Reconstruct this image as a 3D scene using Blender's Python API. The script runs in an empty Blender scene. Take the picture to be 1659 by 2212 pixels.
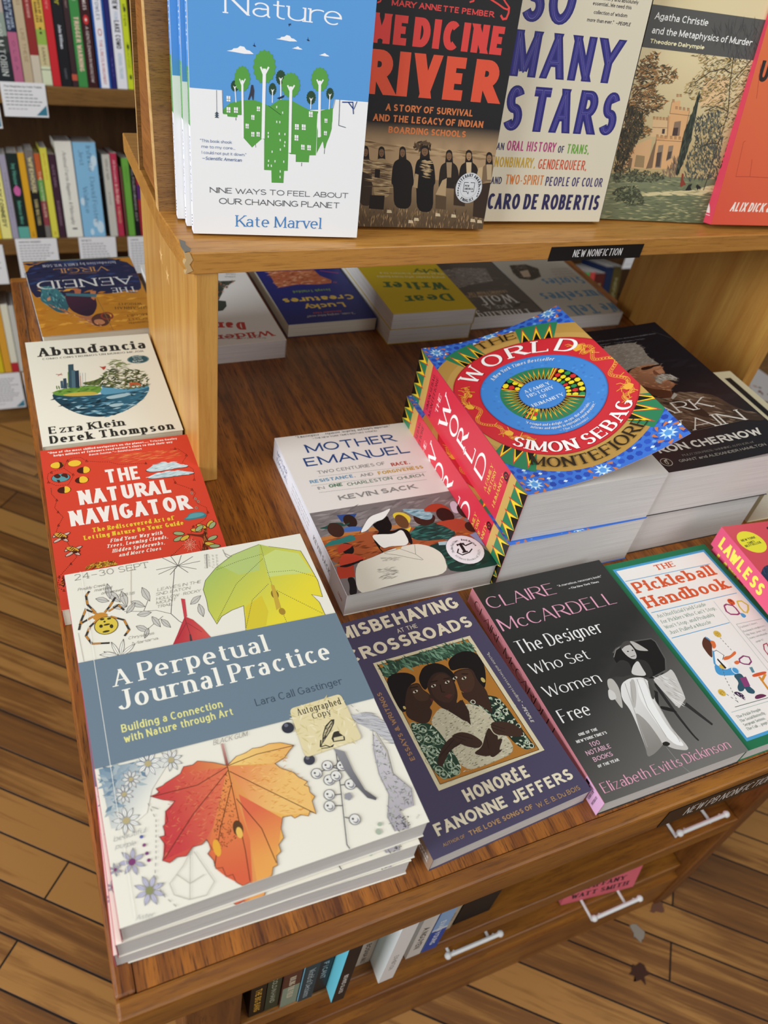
import bpy, bmesh, math, random
from mathutils import Vector, Matrix, Euler
PI = math.pi
D = bpy.data
SC = bpy.context.scene
COL = SC.collection

# ---------------------------------------------------------------- camera, light, exposure
cam = D.cameras.new('camera'); camo = D.objects.new('camera', cam); COL.objects.link(camo)
camo.location = (.0187, -.1388, .5097); camo.rotation_euler = (.8267, -.1499, -.394)
cam.sensor_fit = 'VERTICAL'; cam.sensor_height = 36.0; cam.lens = 1666.6 / 2212 * 36
cam.clip_start = .01; cam.clip_end = 30
cam.dof.use_dof = True; cam.dof.focus_distance = .62; cam.dof.aperture_fstop = 8.0
SC.camera = camo
SC.view_settings.view_transform = 'Standard'; SC.view_settings.look = 'None'
SC.view_settings.exposure = .16; SC.view_settings.gamma = 1.0; SC.view_settings.use_curve_mapping = False
wd = D.worlds.new('room_light'); SC.world = wd; wd.use_nodes = True
wd.node_tree.nodes['Background'].inputs[0].default_value = (.95, .98, 1.0, 1); wd.node_tree.nodes['Background'].inputs[1].default_value = .16
def area(name, loc, target, sx, sy, power, col):
    l = D.lights.new(name, 'AREA'); l.shape = 'RECTANGLE'; l.size = sx; l.size_y = sy; l.energy = power; l.color = col
    o = D.objects.new(name, l); COL.objects.link(o); o.location = loc
    o.rotation_euler = (Vector(target) - Vector(loc)).to_track_quat('-Z', 'Y').to_euler(); return o
area('shop_window_light', (-2.3, -.1, 1.0), (.5, .4, 0), 1.5, 1.3, 80, (.88, .95, 1.0))
area('ceiling_light', (.5, -.5, 2.0), (.5, .3, 0), 1.8, 1.0, 14, (1.0, .97, .92))
area('right_front_fill', (1.7, -2.1, 1.45), (.7, .1, -.1), 1.8, 1.4, 24, (.9, .96, 1.0))  # unseen fill added at right front to brighten the floor and panels there

# ---------------------------------------------------------------- materials
def lin(c):
    return c / 12.92 if c <= .04045 else ((c + .055) / 1.055) ** 2.4
_hx = {}
def hx(s):
    if s not in _hx:
        _hx[s] = tuple(lin(int(s[i:i + 2], 16) / 255) for i in (0, 2, 4)) + (1,)
    return _hx[s]
def mat(name, rough=.5, col=None, spec=.5):
    m = D.materials.new(name); m.use_nodes = True
    b = m.node_tree.nodes['Principled BSDF']
    b.inputs['Roughness'].default_value = rough
    b.inputs['Specular IOR Level'].default_value = spec
    if col: b.inputs['Base Color'].default_value = hx(col)
    return m
def nd(m, t, **kw):
    n = m.node_tree.nodes.new(t)
    for k, v in kw.items():
        if k in n.inputs: n.inputs[k].default_value = v
        else: setattr(n, k, v)
    return n
def lk(m, a, b): m.node_tree.links.new(a, b)
def ink(name, rough, spec):
    m = mat(name, rough, spec=spec)
    a = nd(m, 'ShaderNodeAttribute', attribute_name='ink')
    n = nd(m, 'ShaderNodeTexNoise', Scale=900.0)
    tc = nd(m, 'ShaderNodeTexCoord'); lk(m, tc.outputs['Object'], n.inputs['Vector'])
    bp = nd(m, 'ShaderNodeBump', Strength=.02, Distance=.0005); lk(m, n.outputs['Fac'], bp.inputs['Height'])
    b = m.node_tree.nodes['Principled BSDF']
    lk(m, a.outputs['Color'], b.inputs['Base Color']); lk(m, bp.outputs['Normal'], b.inputs['Normal'])
    return m
INK = ink('printed_satin_cover', .33, .45)
MATTE = ink('printed_matte_cover', .5, .3)
def wood(name, c1, c2, c3, stretch, rough, pores=1.0, spec=.5, big=3.0):
    """oak: long soft bands plus fine dark pores, drawn out along the axis with the small scale"""
    m = mat(name, rough, spec=spec)
    b = m.node_tree.nodes['Principled BSDF']
    tc = nd(m, 'ShaderNodeTexCoord')
    mp = nd(m, 'ShaderNodeMapping'); mp.inputs['Scale'].default_value = stretch
    lk(m, tc.outputs['Object'], mp.inputs['Vector'])
    n1 = nd(m, 'ShaderNodeTexNoise', Scale=big, Detail=6.0, Roughness=.6, Distortion=.6); lk(m, mp.outputs['Vector'], n1.inputs['Vector'])
    r1 = nd(m, 'ShaderNodeValToRGB'); r1.color_ramp.elements[0].position = .32; r1.color_ramp.elements[1].position = .68
    r1.color_ramp.elements[0].color = hx(c1); r1.color_ramp.elements[1].color = hx(c2)
    lk(m, n1.outputs['Fac'], r1.inputs['Fac'])
    n2 = nd(m, 'ShaderNodeTexNoise', Scale=big * 9, Detail=3.0, Roughness=.7); lk(m, mp.outputs['Vector'], n2.inputs['Vector'])
    r2 = nd(m, 'ShaderNodeValToRGB'); r2.color_ramp.elements[0].position = .50; r2.color_ramp.elements[1].position = .68
    r2.color_ramp.elements[0].color = (0, 0, 0, 1); r2.color_ramp.elements[1].color = (pores, pores, pores, 1)
    lk(m, n2.outputs['Fac'], r2.inputs['Fac'])
    mx = nd(m, 'ShaderNodeMix', data_type='RGBA'); mx.inputs['B'].default_value = hx(c3)
    ii = [i for i in mx.inputs if i.type == 'RGBA']
    lk(m, r2.outputs['Color'], mx.inputs[0]); lk(m, r1.outputs['Color'], ii[0]); ii[1].default_value = hx(c3)
    lk(m, [o for o in mx.outputs if o.type == 'RGBA'][0], b.inputs['Base Color'])
    bp = nd(m, 'ShaderNodeBump', Strength=.12, Distance=.001, invert=True); lk(m, r2.outputs['Color'], bp.inputs['Height'])
    lk(m, bp.outputs['Normal'], b.inputs['Normal'])
    return m
def paper(name, c1, c2):
    m = mat(name, .8, spec=.2)
    b = m.node_tree.nodes['Principled BSDF']
    tc = nd(m, 'ShaderNodeTexCoord'); mp = nd(m, 'ShaderNodeMapping'); mp.inputs['Scale'].default_value = (12, 12, 2600)
    lk(m, tc.outputs['Object'], mp.inputs['Vector'])
    n = nd(m, 'ShaderNodeTexNoise', Scale=1.0, Detail=2.0); lk(m, mp.outputs['Vector'], n.inputs['Vector'])
    r = nd(m, 'ShaderNodeValToRGB'); r.color_ramp.elements[0].position = .3; r.color_ramp.elements[1].position = .7
    r.color_ramp.elements[0].color = hx(c1); r.color_ramp.elements[1].color = hx(c2)
    lk(m, n.outputs['Fac'], r.inputs['Fac']); lk(m, r.outputs['Color'], b.inputs['Base Color'])
    bp = nd(m, 'ShaderNodeBump', Strength=.25, Distance=.0006); lk(m, n.outputs['Fac'], bp.inputs['Height']); lk(m, bp.outputs['Normal'], b.inputs['Normal'])
    return m
PAPER = paper('page_edges_white', 'c9c3bd', 'e6e1dc')
CREAM = paper('page_edges_cream', 'd8cfb8', 'efe8d6')

# ---------------------------------------------------------------- stroke lettering
GL = {}
def _defs(txt):
    for ln in txt.strip().split('\n'):
        ch, w, sp = ln.strip().split(' ', 2)
        GL[ch] = (float(w), sp)
_defs('''
A .7 0,0 .35,1;.35,1 .7,0;.13,.34 .57,.34
B .58 0,0 0,1;0,1 .3,1 @.3,.76,.23,.24,90,-90 0,.52;0,.52 .32,.52 @.32,.26,.26,.26,90,-90 0,0
C .66 @.36,.5,.36,.5,48,312
D .66 0,0 0,1;0,1 .26,1 @.26,.5,.4,.5,90,-90 0,0
E .5 0,0 0,1;0,1 .5,1;0,.52 .42,.52;0,0 .5,0
F .48 0,0 0,1;0,1 .48,1;0,.5 .4,.5
G .7 @.36,.5,.36,.5,48,320;.68,.08 .68,.45;.68,.45 .42,.45
H .66 0,0 0,1;.66,0 .66,1;0,.52 .66,.52
I 0 0,0 0,1
J .42 .42,1 .42,.28 @.2,.28,.22,.28,0,-160
K .62 0,0 0,1;.6,1 .04,.42;.2,.58 .64,0
L .48 0,1 0,0;0,0 .48,0
M .8 0,0 0,1;0,1 .4,.05;.4,.05 .8,1;.8,1 .8,0
N .66 0,0 0,1;0,1 .66,0;.66,0 .66,1
O .76 @.38,.5,.38,.5,90,450
P .55 0,0 0,1;0,1 .28,1 @.28,.73,.27,.27,90,-90 0,.46
Q .76 @.38,.5,.38,.5,90,450;.45,.25 .76,-.06
R .6 0,0 0,1;0,1 .28,1 @.28,.74,.28,.26,90,-90 0,.48;.26,.48 .62,0
S .55 @.28,.75,.24,.25,25,270 @.28,.25,.27,.25,90,-155
T .62 0,1 .62,1;.31,1 .31,0
U .64 0,1 0,.32 @.32,.32,.32,.32,180,360 .64,1
V .68 0,1 .34,0;.34,0 .68,1
W 1 0,1 .26,0;.26,0 .5,.9;.5,.9 .74,0;.74,0 1,1
X .64 0,1 .64,0;.64,1 0,0
Y .64 0,1 .32,.45;.64,1 .32,.45;.32,.45 .32,0
Z .58 0,1 .58,1;.58,1 0,0;0,0 .58,0
a .46 @.23,.46,.2,.22,155,0 .43,.12 @.5,.12,.07,.12,180,270;.43,.4 .24,.38 @.2,.2,.2,.2,80,300 .43,.16
b .5 0,0 0,1.03;@.25,.34,.25,.34,180,540
c .46 @.26,.34,.26,.34,45,315
d .5 @.25,.34,.25,.34,0,360;.5,1.03 .5,0
e .5 .02,.36 .5,.36 @.25,.34,.25,.34,5,310
f .34 @.3,.82,.17,.21,50,180 .13,0;0,.66 .32,.66
g .5 @.25,.36,.25,.32,0,360;.5,.68 .5,-.06 @.25,-.06,.25,.22,0,-150
h .5 0,0 0,1.03;0,.42 @.25,.42,.25,.26,180,0 .5,0
i 0 0,0 0,.68;!0,.92
j .12 .12,.68 .12,-.1 @0,-.1,.12,.18,0,-100;!.12,.92
k .46 0,0 0,1.03;.44,.68 .03,.26;.16,.4 .48,0
l 0 0,0 0,1.03
m .84 0,0 0,.68;0,.44 @.21,.44,.21,.24,180,0 .42,0;.42,.44 @.63,.44,.21,.24,180,0 .84,0
n .5 0,0 0,.68;0,.42 @.25,.42,.25,.26,180,0 .5,0
o .54 @.27,.34,.27,.34,90,450
p .5 0,.68 0,-.3;@.25,.34,.25,.34,180,540
q .5 .5,.68 .5,-.3;@.25,.34,.25,.34,0,360
r .34 0,0 0,.68;0,.4 @.25,.4,.25,.27,180,55
s .4 @.2,.51,.17,.17,25,270 @.2,.17,.2,.17,90,-155
t .32 .13,.9 .13,.16 @.29,.16,.16,.16,180,285;0,.66 .32,.66
u .5 0,.68 0,.25 @.25,.25,.25,.25,180,360;.5,.68 .5,0
v .48 0,.68 .24,0;.24,0 .48,.68
w .76 0,.68 .19,0;.19,0 .38,.62;.38,.62 .57,0;.57,0 .76,.68
x .46 0,.68 .46,0;.46,.68 0,0
y .48 0,.68 .25,0;.48,.68 .15,-.3
z .44 0,.68 .44,.68;.44,.68 0,0;0,0 .44,0
0 .56 @.28,.5,.28,.5,90,450
1 .3 .16,0 .16,1;.16,1 0,.82
2 .52 @.26,.74,.25,.26,160,-40 0,0;0,0 .54,0
3 .52 @.25,.75,.23,.25,150,-90;@.25,.26,.27,.26,90,-150
4 .56 .42,0 .42,1;.42,1 0,.3;0,.3 .58,.3
5 .52 .48,1 .06,1;.06,1 .03,.55;@.25,.31,.26,.31,130,-150
6 .54 @.27,.31,.27,.31,0,360;.02,.4 .4,1
7 .52 0,1 .52,1;.52,1 .16,0
8 .54 @.27,.75,.23,.25,90,450;@.27,.26,.27,.26,90,450
9 .54 @.27,.69,.27,.31,0,360;.52,.6 .14,0
. 0 !0,.06
, .06 .06,.1 0,-.16
' 0 0,1 0,.74
" .16 0,1 0,.74;.16,1 .16,.74
- .3 0,.36 .3,.36
– .5 0,.42 .5,.42
— .8 0,.42 .8,.42
! 0 0,1 0,.3;!0,.06
? .42 @.21,.76,.2,.24,160,-60 .21,.3;!.21,.06
: 0 !0,.06;!0,.56
& .7 .7,0 .2,.62 @.34,.78,.18,.2,200,-30 .1,.36 @.26,.22,.24,.22,140,350 .66,.5
( .16 .16,1.05 0,.65 0,.3 .16,-.1
) .16 0,1.05 .16,.65 .16,.3 0,-.1
/ .3 0,-.1 .3,1.05
| 0 0,-.1 0,1.05
• .1 !.05,.4
♥ .5 !.1,.5;!.3,.5
''')
for a, b in (('é', 'e'), ('ó', 'o'), ('ú', 'u'), ('á', 'a'), ('í', 'i')):
    GL[a] = (GL[b][0], GL[b][1].split(';!')[0] + ';%g,.8 %g,1' % (GL[b][0] / 2, GL[b][0] / 2 + .12))
GL['É'] = (.5, GL['E'][1] + ';.2,1.1 .34,1.32')

def _parse(sp, step):
    out = []
    for st in sp.split(';'):
        if st[0] == '!':
            x, y = st[1:].split(','); out.append(('dot', float(x), float(y))); continue
        pts = []; kinds = []
        for tk in st.split(' '):
            if tk[0] == '@':
                cx, cy, rx, ry, a0, a1 = map(float, tk[1:].split(','))
                n = max(2, int(abs(a1 - a0) / step + .5))
                for i in range(n + 1):
                    a = math.radians(a0 + (a1 - a0) * i / n)
                    pts.append((cx + rx * math.cos(a), cy + ry * math.sin(a))); kinds.append(1)
            else:
                x, y = tk.split(','); pts.append((float(x), float(y))); kinds.append(0)
        q = [pts[0]]; k = [kinds[0]]
        for p, kk in zip(pts[1:], kinds[1:]):
            if abs(p[0] - q[-1][0]) + abs(p[1] - q[-1][1]) > 1e-4: q.append(p); k.append(kk)
        out.append(('path', q, any(k)))
    return out
_pc = {}
def glyph(ch, step):
    if (ch, step) not in _pc:
        w, sp = GL.get(ch, GL['-']); _pc[(ch, step)] = (w, _parse(sp, step))
    return _pc[(ch, step)]

def stroke(pts, wfun, closed=False):
    """quads along a centre line; wfun(dx,dy) gives the width for a direction"""
    n = len(pts); L = []; R = []
    for i in range(n):
        p = pts[i]
        if closed: a = pts[(i - 1) % (n - 1)] if i in (0, n - 1) else pts[i - 1]; b = pts[1] if i in (0, n - 1) else pts[i + 1]
        else: a = pts[max(i - 1, 0)]; b = pts[min(i + 1, n - 1)]
        if closed and i in (0, n - 1): a = pts[n - 2]
        d1 = (p[0] - a[0], p[1] - a[1]); d2 = (b[0] - p[0], b[1] - p[1])
        if d1 == (0, 0): d1 = d2
        if d2 == (0, 0): d2 = d1
        l1 = math.hypot(*d1) or 1; l2 = math.hypot(*d2) or 1
        d1 = (d1[0] / l1, d1[1] / l1); d2 = (d2[0] / l2, d2[1] / l2)
        dx, dy = d1[0] + d2[0], d1[1] + d2[1]; l = math.hypot(dx, dy)
        if l < 1e-6: dx, dy, l = d1[0], d1[1], 1
        dx /= l; dy /= l
        c = max(.5, dx * d1[0] + dy * d1[1])
        w = wfun(dx, dy) / 2 / c
        L.append((p[0] - dy * w, p[1] + dx * w)); R.append((p[0] + dy * w, p[1] - dx * w))
    return [(R[i], R[i + 1], L[i + 1], L[i]) for i in range(n - 1)]

OPENR, OPENL = set('AVWYTFPLKRXvwyrk'), set('AVWYTJXvwyoecadg')
ARM = {'T': .62, 'E': .3, 'F': .3, 'L': .3, 'Z': .4, 'J': .25, 't': .35, 'f': .35, 'r': .3, 'z': .3, 'Y': .3, 'K': .2, 'R': .2}
def cscale(ch, sx, thick):
    """letters with free arms keep some arm length when the lettering is narrow and bold"""
    g = glyph(ch, 24)[0]
    return sx + ARM.get(ch, 0) * thick / g if g else sx
def fit(body, style, wh, track=0.0):
    """place letters in a width of wh cap heights: (x scale, adjusted style, [(x, ch)])"""
    thick, thin, serif, slant = style
    SPW = .22; body = body.strip()
    S = sum(SPW if c == ' ' else glyph(c, 24)[0] for c in body)
    def fixed(q):
        t = thick * q; gap = (.13 if not serif else .19) * q + track; x = 0; pos = []; prev = None
        for i, c in enumerate(body):
            if prev is not None:
                g = gap + t
                if c == ' ': g = gap * .5 + t * .6 + .04 * q
                elif prev == ' ': g = gap * .5 + t * .6 + .04 * q
                elif prev in OPENR and c in OPENL: g -= .12 * q
                elif prev == 'C' and c in 'AHY': g -= .1 * q
                elif c in 'tfj' and prev.islower(): g -= .07 * q
                elif prev in 'rtfc' and c.islower(): g -= .06 * q
                elif prev in 'OCDGQSoecbp' and c in 'OCGQoecdgq': g -= .04 * q
                x += g
            pos.append((x, c)); prev = c; x += ARM.get(c, 0) * t
        return x + t, pos
    F, pos = fixed(1.0); q = 1.0
    sx = (wh - F) / S if S else 1.0
    if sx < .5 and S:
        q = max(.3, (wh - .5 * S) / F); F, pos = fixed(q); sx = max(.2, (wh - F) / S)
    out = []; acc = 0
    for (x, c) in pos:
        if c == ' ': acc += SPW; continue
        out.append((x + acc * sx + thick * q / 2, c)); acc += glyph(c, 24)[0]
    return min(sx, 2.2), (thick * q, thin * q if q > .8 else thin * (q * .7 + .3), serif, slant), out

def glyph_polys(ch, style, sx, step):
    """polygons of one letter, unit cap height, x already scaled by sx"""
    thick, thin, serif, slant = style
    gw, st0 = glyph(ch, step); x0 = 0.0
    lay = [(0.0, ch, st0, gw)]
    t2 = thin / 2
    def wf(curved):
        def f(dx, dy):
            if curved: k = abs(dy) ** 1.3
            elif abs(dx) < .12: k = 1
            elif abs(dy) < .12: k = 0
            else: k = .25 if dx * dy > 0 else 1
            return thin + (thick - thin) * k
        return f
    polys = []
    for x0, ch, st, gw in lay:
        ends = []
        for k in st:
            if k[0] == 'path': ends += [k[1][0], k[1][-1]]
        for k in st:
            if k[0] == 'dot':
                r = thick * .62; cx, cy = (x0 + k[1]) * sx, k[2] * (1 - thin) + t2
                n = 8 if step < 40 else 6
                polys.append([(cx + r * math.cos(2 * PI * i / n), max(cy, r * .9) + r * math.sin(2 * PI * i / n)) for i in range(n)]); continue
            P0 = k[1]; closed = len(P0) > 3 and abs(P0[0][0] - P0[-1][0]) + abs(P0[0][1] - P0[-1][1]) < 1e-3
            pts = [((x0 + x) * sx, y * (1 - thin) + t2) for x, y in P0]
            f = wf(k[2])
            ext = []
            if not closed:
                for e, nb in ((0, 1), (len(pts) - 1, len(pts) - 2)):
                    dx, dy = pts[e][0] - pts[nb][0], pts[e][1] - pts[nb][1]; l = math.hypot(dx, dy)
                    steep = abs(dy) > .5 * l
                    free = sum(abs(q[0] - P0[e][0]) + abs(q[1] - P0[e][1]) < .03 for q in ends) < 2
                    yy = P0[e][1]
                    lvl = any(abs(yy - v) < .02 for v in (0, 1, .68, 1.03, -.3))
                    ext.append((e, steep and lvl, free, dx / l, dy / l))
                    if steep and lvl:
                        m = t2 / (abs(dy) / l)
                        pts[e] = (pts[e][0] + dx / l * m, pts[e][1] + dy / l * m)
            q = stroke(pts, f, closed)
            for e, flat, free, dx, dy in ext:
                if flat and abs(dx) > .05:          # cut slanted stroke ends level
                    Y = pts[e][1]
                    i = 0 if e == 0 else len(q) - 1
                    quad = list(q[i])
                    ids = (0, 3) if e == 0 else (1, 2)
                    for j in ids:
                        vx, vy = quad[j]; quad[j] = (vx + (Y - vy) * dx / dy, Y)
                    q[i] = tuple(quad)
                if serif and flat and free:
                    w = f(dx, dy) / 2; Y = pts[e][1]; X = pts[e][0]
                    L = w + (.10 if serif == 1 else .12) * min(1, sx * 1.1); h = thin * (1 if serif == 1 else 1.15); sg = -1 if dy > 0 else 1
                    a, b = X - L, X + L
                    if ch in 'bhklimnrpuj' and Y > .5 and dy > 0: b = X + w
                    if ch == 'd' or ch == 'u' and X > (x0 + .3) * sx and Y < .1: pass
                    polys.append([(a, Y), (b, Y), (b, Y + sg * h), (a, Y + sg * h)])
                if serif and not flat and free and abs(dy) < .2 and ch in 'EFTLZz':
                    X, Y = pts[e]; d = .16; up = Y < .3; 
                    lo, hi = (Y - t2, Y + d) if up else (Y - d, Y + t2)
                    if ch in 'EF' and .3 < Y < .7: lo, hi = Y - .1, Y + .1
                    polys.append([(X - thin * .5, lo), (X + thin * .5, lo), (X + thin * .5, hi), (X - thin * .5, hi)])
            polys += [list(z) for z in q]
    if slant: polys = [[(x + slant * y, y) for x, y in p] for p in polys]
    return polys

# ---------------------------------------------------------------- printed art: flat ink shapes laid on a cover
STY = {'sb': (.24, .21, 0, 0), 'sm': (.15, .14, 0, 0), 'sl': (.085, .08, 0, 0), 'hv': (.3, .25, 0, 0), 'sk': (.11, .1, 0, .0),
       'se': (.17, .055, 1, 0), 'sB': (.21, .07, 1, 0), 'sr': (.12, .055, 1, 0), 'sx': (.125, .035, 0, 0), 'sd': (.2, .09, 2, 0), 'si': (.13, .06, 1, .22), 'sdi': (.2, .1, 2, .25),
       'ii': (.14, .13, 0, .2), 'hw': (.07, .06, 0, .3), 'sbi': (.2, .18, 0, .22), 'tw': (.06, .06, 2, 0), 'ds': (.26, .12, 2, 0)}
def inside(p, poly):
    x, y = p; r = False; j = len(poly) - 1
    for i in range(len(poly)):
        a, b = poly[i], poly[j]
        if (a[1] > y) != (b[1] > y) and x < (b[0] - a[0]) * (y - a[1]) / (b[1] - a[1]) + a[0]: r = not r
        j = i
    return r
def clip(poly, w, h):
    for ax, lim, sg in ((0, 0, 1), (0, w, -1), (1, 0, 1), (1, h, -1)):
        o = []
        for i in range(len(poly)):
            a, b = poly[i - 1], poly[i]
            ia = (a[ax] - lim) * sg >= 0; ib = (b[ax] - lim) * sg >= 0
            if ia != ib:
                t = (lim - a[ax]) / (b[ax] - a[ax]); o.append((a[0] + (b[0] - a[0]) * t, a[1] + (b[1] - a[1]) * t))
            if ib: o.append(b)
        poly = o
        if len(poly) < 3: return []
    return poly
def tri(poly):
    if len(poly) == 3: return [tuple(poly)]
    if len(poly) == 4:
        s = []
        for i in range(4):
            a, b, c = poly[i - 1], poly[i], poly[(i + 1) % 4]
            s.append((b[0] - a[0]) * (c[1] - b[1]) - (b[1] - a[1]) * (c[0] - b[0]))
        if all(v >= 0 for v in s) or all(v <= 0 for v in s): return [(poly[0], poly[1], poly[2]), (poly[0], poly[2], poly[3])]
    from mathutils.geometry import tessellate_polygon
    v = [Vector((p[0], p[1], 0)) for p in poly]
    return [tuple(poly[i] for i in t) for t in tessellate_polygon([v])]
class Art:
    """ink laid on a w x h mm rectangle, u to the right, v downwards"""
    def __init__(s, w, h, seg=0, eps=1.3e-6):
        s.w, s.h, s.seg, s.eps = w, h, seg, eps; s.tris = []; s.k = 0.0
    def add(s, poly, col, cl=True):
        if cl: poly = clip(poly, s.w, s.h)
        if len(poly) < 3: return
        cf = col if callable(col) else None
        c = None if cf else (hx(col) if isinstance(col, str) else col)
        st = [t for t in tri(poly)]
        lim = s.seg or (14 if cf else 0)
        while st:
            t = st.pop()
            if lim:
                e = [(t[i][0] - t[i - 1][0]) ** 2 + (t[i][1] - t[i - 1][1]) ** 2 for i in range(3)]
                m = max(e)
                if m > lim * lim:
                    i = e.index(m); a, b, o = t[i - 1], t[i], t[i - 2]
                    mid = ((a[0] + b[0]) / 2, (a[1] + b[1]) / 2); st += [(a, mid, o), (mid, b, o)]; continue
            s.tris.append((t, s.k, [cf(*p) for p in t] if cf else (c, c, c)))
    def op(s): s.k += 1.0
    def poly(s, col, pts): s.op(); s.add(pts, col)
    def grad(s, c0, c1, g, pts):
        A, B = hx(c0), hx(c1); x0, y0, x1, y1 = g; dx, dy = x1 - x0, y1 - y0; l = dx * dx + dy * dy
        def f(x, y):
            t = min(1, max(0, ((x - x0) * dx + (y - y0) * dy) / l)); return tuple(a + (b - a) * t for a, b in zip(A, B))
        s.op(); s.add(pts, f)
    def line(s, col, w, pts, closed=False):
        s.op()
        if closed: pts = list(pts) + [pts[0]]
        for q in stroke(pts, lambda a, b: w, closed): s.k += .01; s.add(list(q), col)
    def dots(s, col, w, pts, gap, on=.5):
        s.op(); acc = 0
        for a, b in zip(pts, pts[1:]):
            L = math.hypot(b[0] - a[0], b[1] - a[1]); n = max(1, int(L / gap))
            for i in range(n):
                t0, t1 = i / n, (i + on) / n
                p = (a[0] + (b[0] - a[0]) * t0, a[1] + (b[1] - a[1]) * t0); q = (a[0] + (b[0] - a[0]) * t1, a[1] + (b[1] - a[1]) * t1)
                for z in stroke([p, q], lambda a, b: w): s.add(list(z), col)
    def ell(s, col, cx, cy, rx, ry, rot=0, n=24, ring=0):
        c, si = math.cos(math.radians(rot)), math.sin(math.radians(rot))
        f = lambda k, i: (cx + k * rx * math.cos(2 * PI * i / n) * c - k * ry * math.sin(2 * PI * i / n) * si, cy + k * rx * math.cos(2 * PI * i / n) * si + k * ry * math.sin(2 * PI * i / n) * c)
        s.op()
        if ring:
            k = 1 - ring
            for i in range(n): s.add([f(1, i), f(1, i + 1), f(k, i + 1), f(k, i)], col)
        else: s.add([f(1, i) for i in range(n)], col)
    def scat(s, cols, pts, n, ln, wd, a0, a1, seed):
        """n short brush or pen marks inside an outline"""
        r = random.Random(seed); s.op()
        xs = [p[0] for p in pts]; ys = [p[1] for p in pts]; m = 0; tries = 0
        while m < n and tries < n * 20:
            tries += 1
            p = (r.uniform(min(xs), max(xs)), r.uniform(min(ys), max(ys)))
            if not inside(p, pts): continue
            a = math.radians(r.uniform(a0, a1)); l = ln * r.uniform(.6, 1.3) / 2; w = wd * r.uniform(.6, 1.3) / 2
            c, si = math.cos(a), math.sin(a); m += 1; s.k += .02
            s.add([(p[0] - c * l, p[1] - si * l), (p[0] - si * w, p[1] + c * w), (p[0] + c * l, p[1] + si * l), (p[0] + si * w, p[1] - c * w)], cols[r.randrange(len(cols))])
    def text(s, st, col, body, x, y, w, h, rot=0, track=0, core=None):
        """baseline starts at (x,y); w wide, caps h high; rot in degrees, clockwise on the page"""
        style = STY[st] if isinstance(st, str) else st
        step = 15 if h > 9 else (22 if h > 4 else (34 if h > 2 else 46))
        sx, style, place = fit(body, style, w / h, track)
        c, si = math.cos(math.radians(rot)), math.sin(math.radians(rot)); s.op(); k0 = s.k
        for gx, ch in place:
            s.k = k0
            for p in glyph_polys(ch, style, cscale(ch, sx, style[0]), step):
                s.k += .15
                s.add([(x + ((a + gx) * h) * c + (b * h) * si, y + ((a + gx) * h) * si - (b * h) * c) for a, b in p], col)
        s.k = k0 + 2
        for q, c2 in core or ():
            st2 = (style[0] * q, style[1] * q, 0, style[3]); s.op(); k0 = s.k
            for gx, ch in place:
                s.k = k0
                for p in glyph_polys(ch, st2, cscale(ch, sx, style[0]), step):
                    s.k += .15
                    s.add([(x + ((a + gx) * h) * c + ((b * .93 + .035) * h) * si, y + ((a + gx) * h) * si - ((b * .93 + .035) * h) * c) for a, b in p], c2)
    def arc(s, st, col, body, cx, cy, r, a0, a1, h, flip=False, track=0):
        """letters round a circle; angles in degrees, 0 to the right, 90 up; flip reads along the bottom"""
        style = STY[st] if isinstance(st, str) else st
        step = 15 if h > 9 else 26
        s.op(); span = abs(math.radians(a1 - a0)) * r / h
        sx, style, place = fit(body, style, span, track); k0 = s.k
        for gx, ch in place:
            s.k = k0; gw = glyph(ch, 24)[0]; sx0 = sx; sx = cscale(ch, sx, style[0])
            a = math.radians(a0 + (a1 - a0) * (gx + gw * sx / 2) / span)
            ox, oy = cx + r * math.cos(a), cy - r * math.sin(a)
            up = (math.cos(a), -math.sin(a)) if not flip else (-math.cos(a), math.sin(a))
            rt = (-up[1], up[0])
            for p in glyph_polys(ch, style, sx, step):
                s.k += .15
                s.add([(ox + (q[0] - gw * sx / 2) * h * rt[0] + q[1] * h * up[0], oy + (q[0] - gw * sx / 2) * h * rt[1] + q[1] * h * up[1]) for q in p], col)
            sx = sx0
        s.k = k0 + 2
    def run(s, ops, soft=False):
        def rnd(p):
            if not soft or len(p) < 5: return p
            for _ in (0, 1):
                q = []
                for a, b in zip(p, p[1:] + p[:1]): q += [(a[0] * .78 + b[0] * .22, a[1] * .78 + b[1] * .22), (a[0] * .22 + b[0] * .78, a[1] * .22 + b[1] * .78)]
                p = q
            return p
        for o in ops.strip().split('\n'):
            f = o.split('\t'); k = f[0]
            num = lambda t: [float(v) / 10 for v in t.split()]
            pl = lambda t: [(a, b) for a, b in zip(*[iter(num(t))] * 2)]
            if k == 'p': s.poly(f[1], rnd(pl(f[2])))
            elif k == 'g': s.grad(f[1], f[2], num(f[3]), rnd(pl(f[4])))
            elif k == 'l': s.line(f[1], float(f[2]), pl(f[3]))
            elif k == 'd': s.dots(f[1], float(f[2]), pl(f[4]), float(f[3]))
            elif k == 'e': v = num(f[2]); s.ell(f[1], v[0], v[1], v[2], v[3], v[4] * 10, ring=float(f[3]))
            elif k == 's': s.scat(f[1].split(), pl(f[3]), *[float(v) if i else int(v) for i, v in enumerate(f[2].split())])
            elif k in 'tb': v = num(f[3]); s.text(f[1], f[2], f[4], v[0], v[1], v[2], v[3], v[4], core=((.55, '3d3786'), (.2, '6d66a8'), (.1, '2a2670')) if k == 'b' else None)
        return s

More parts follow.
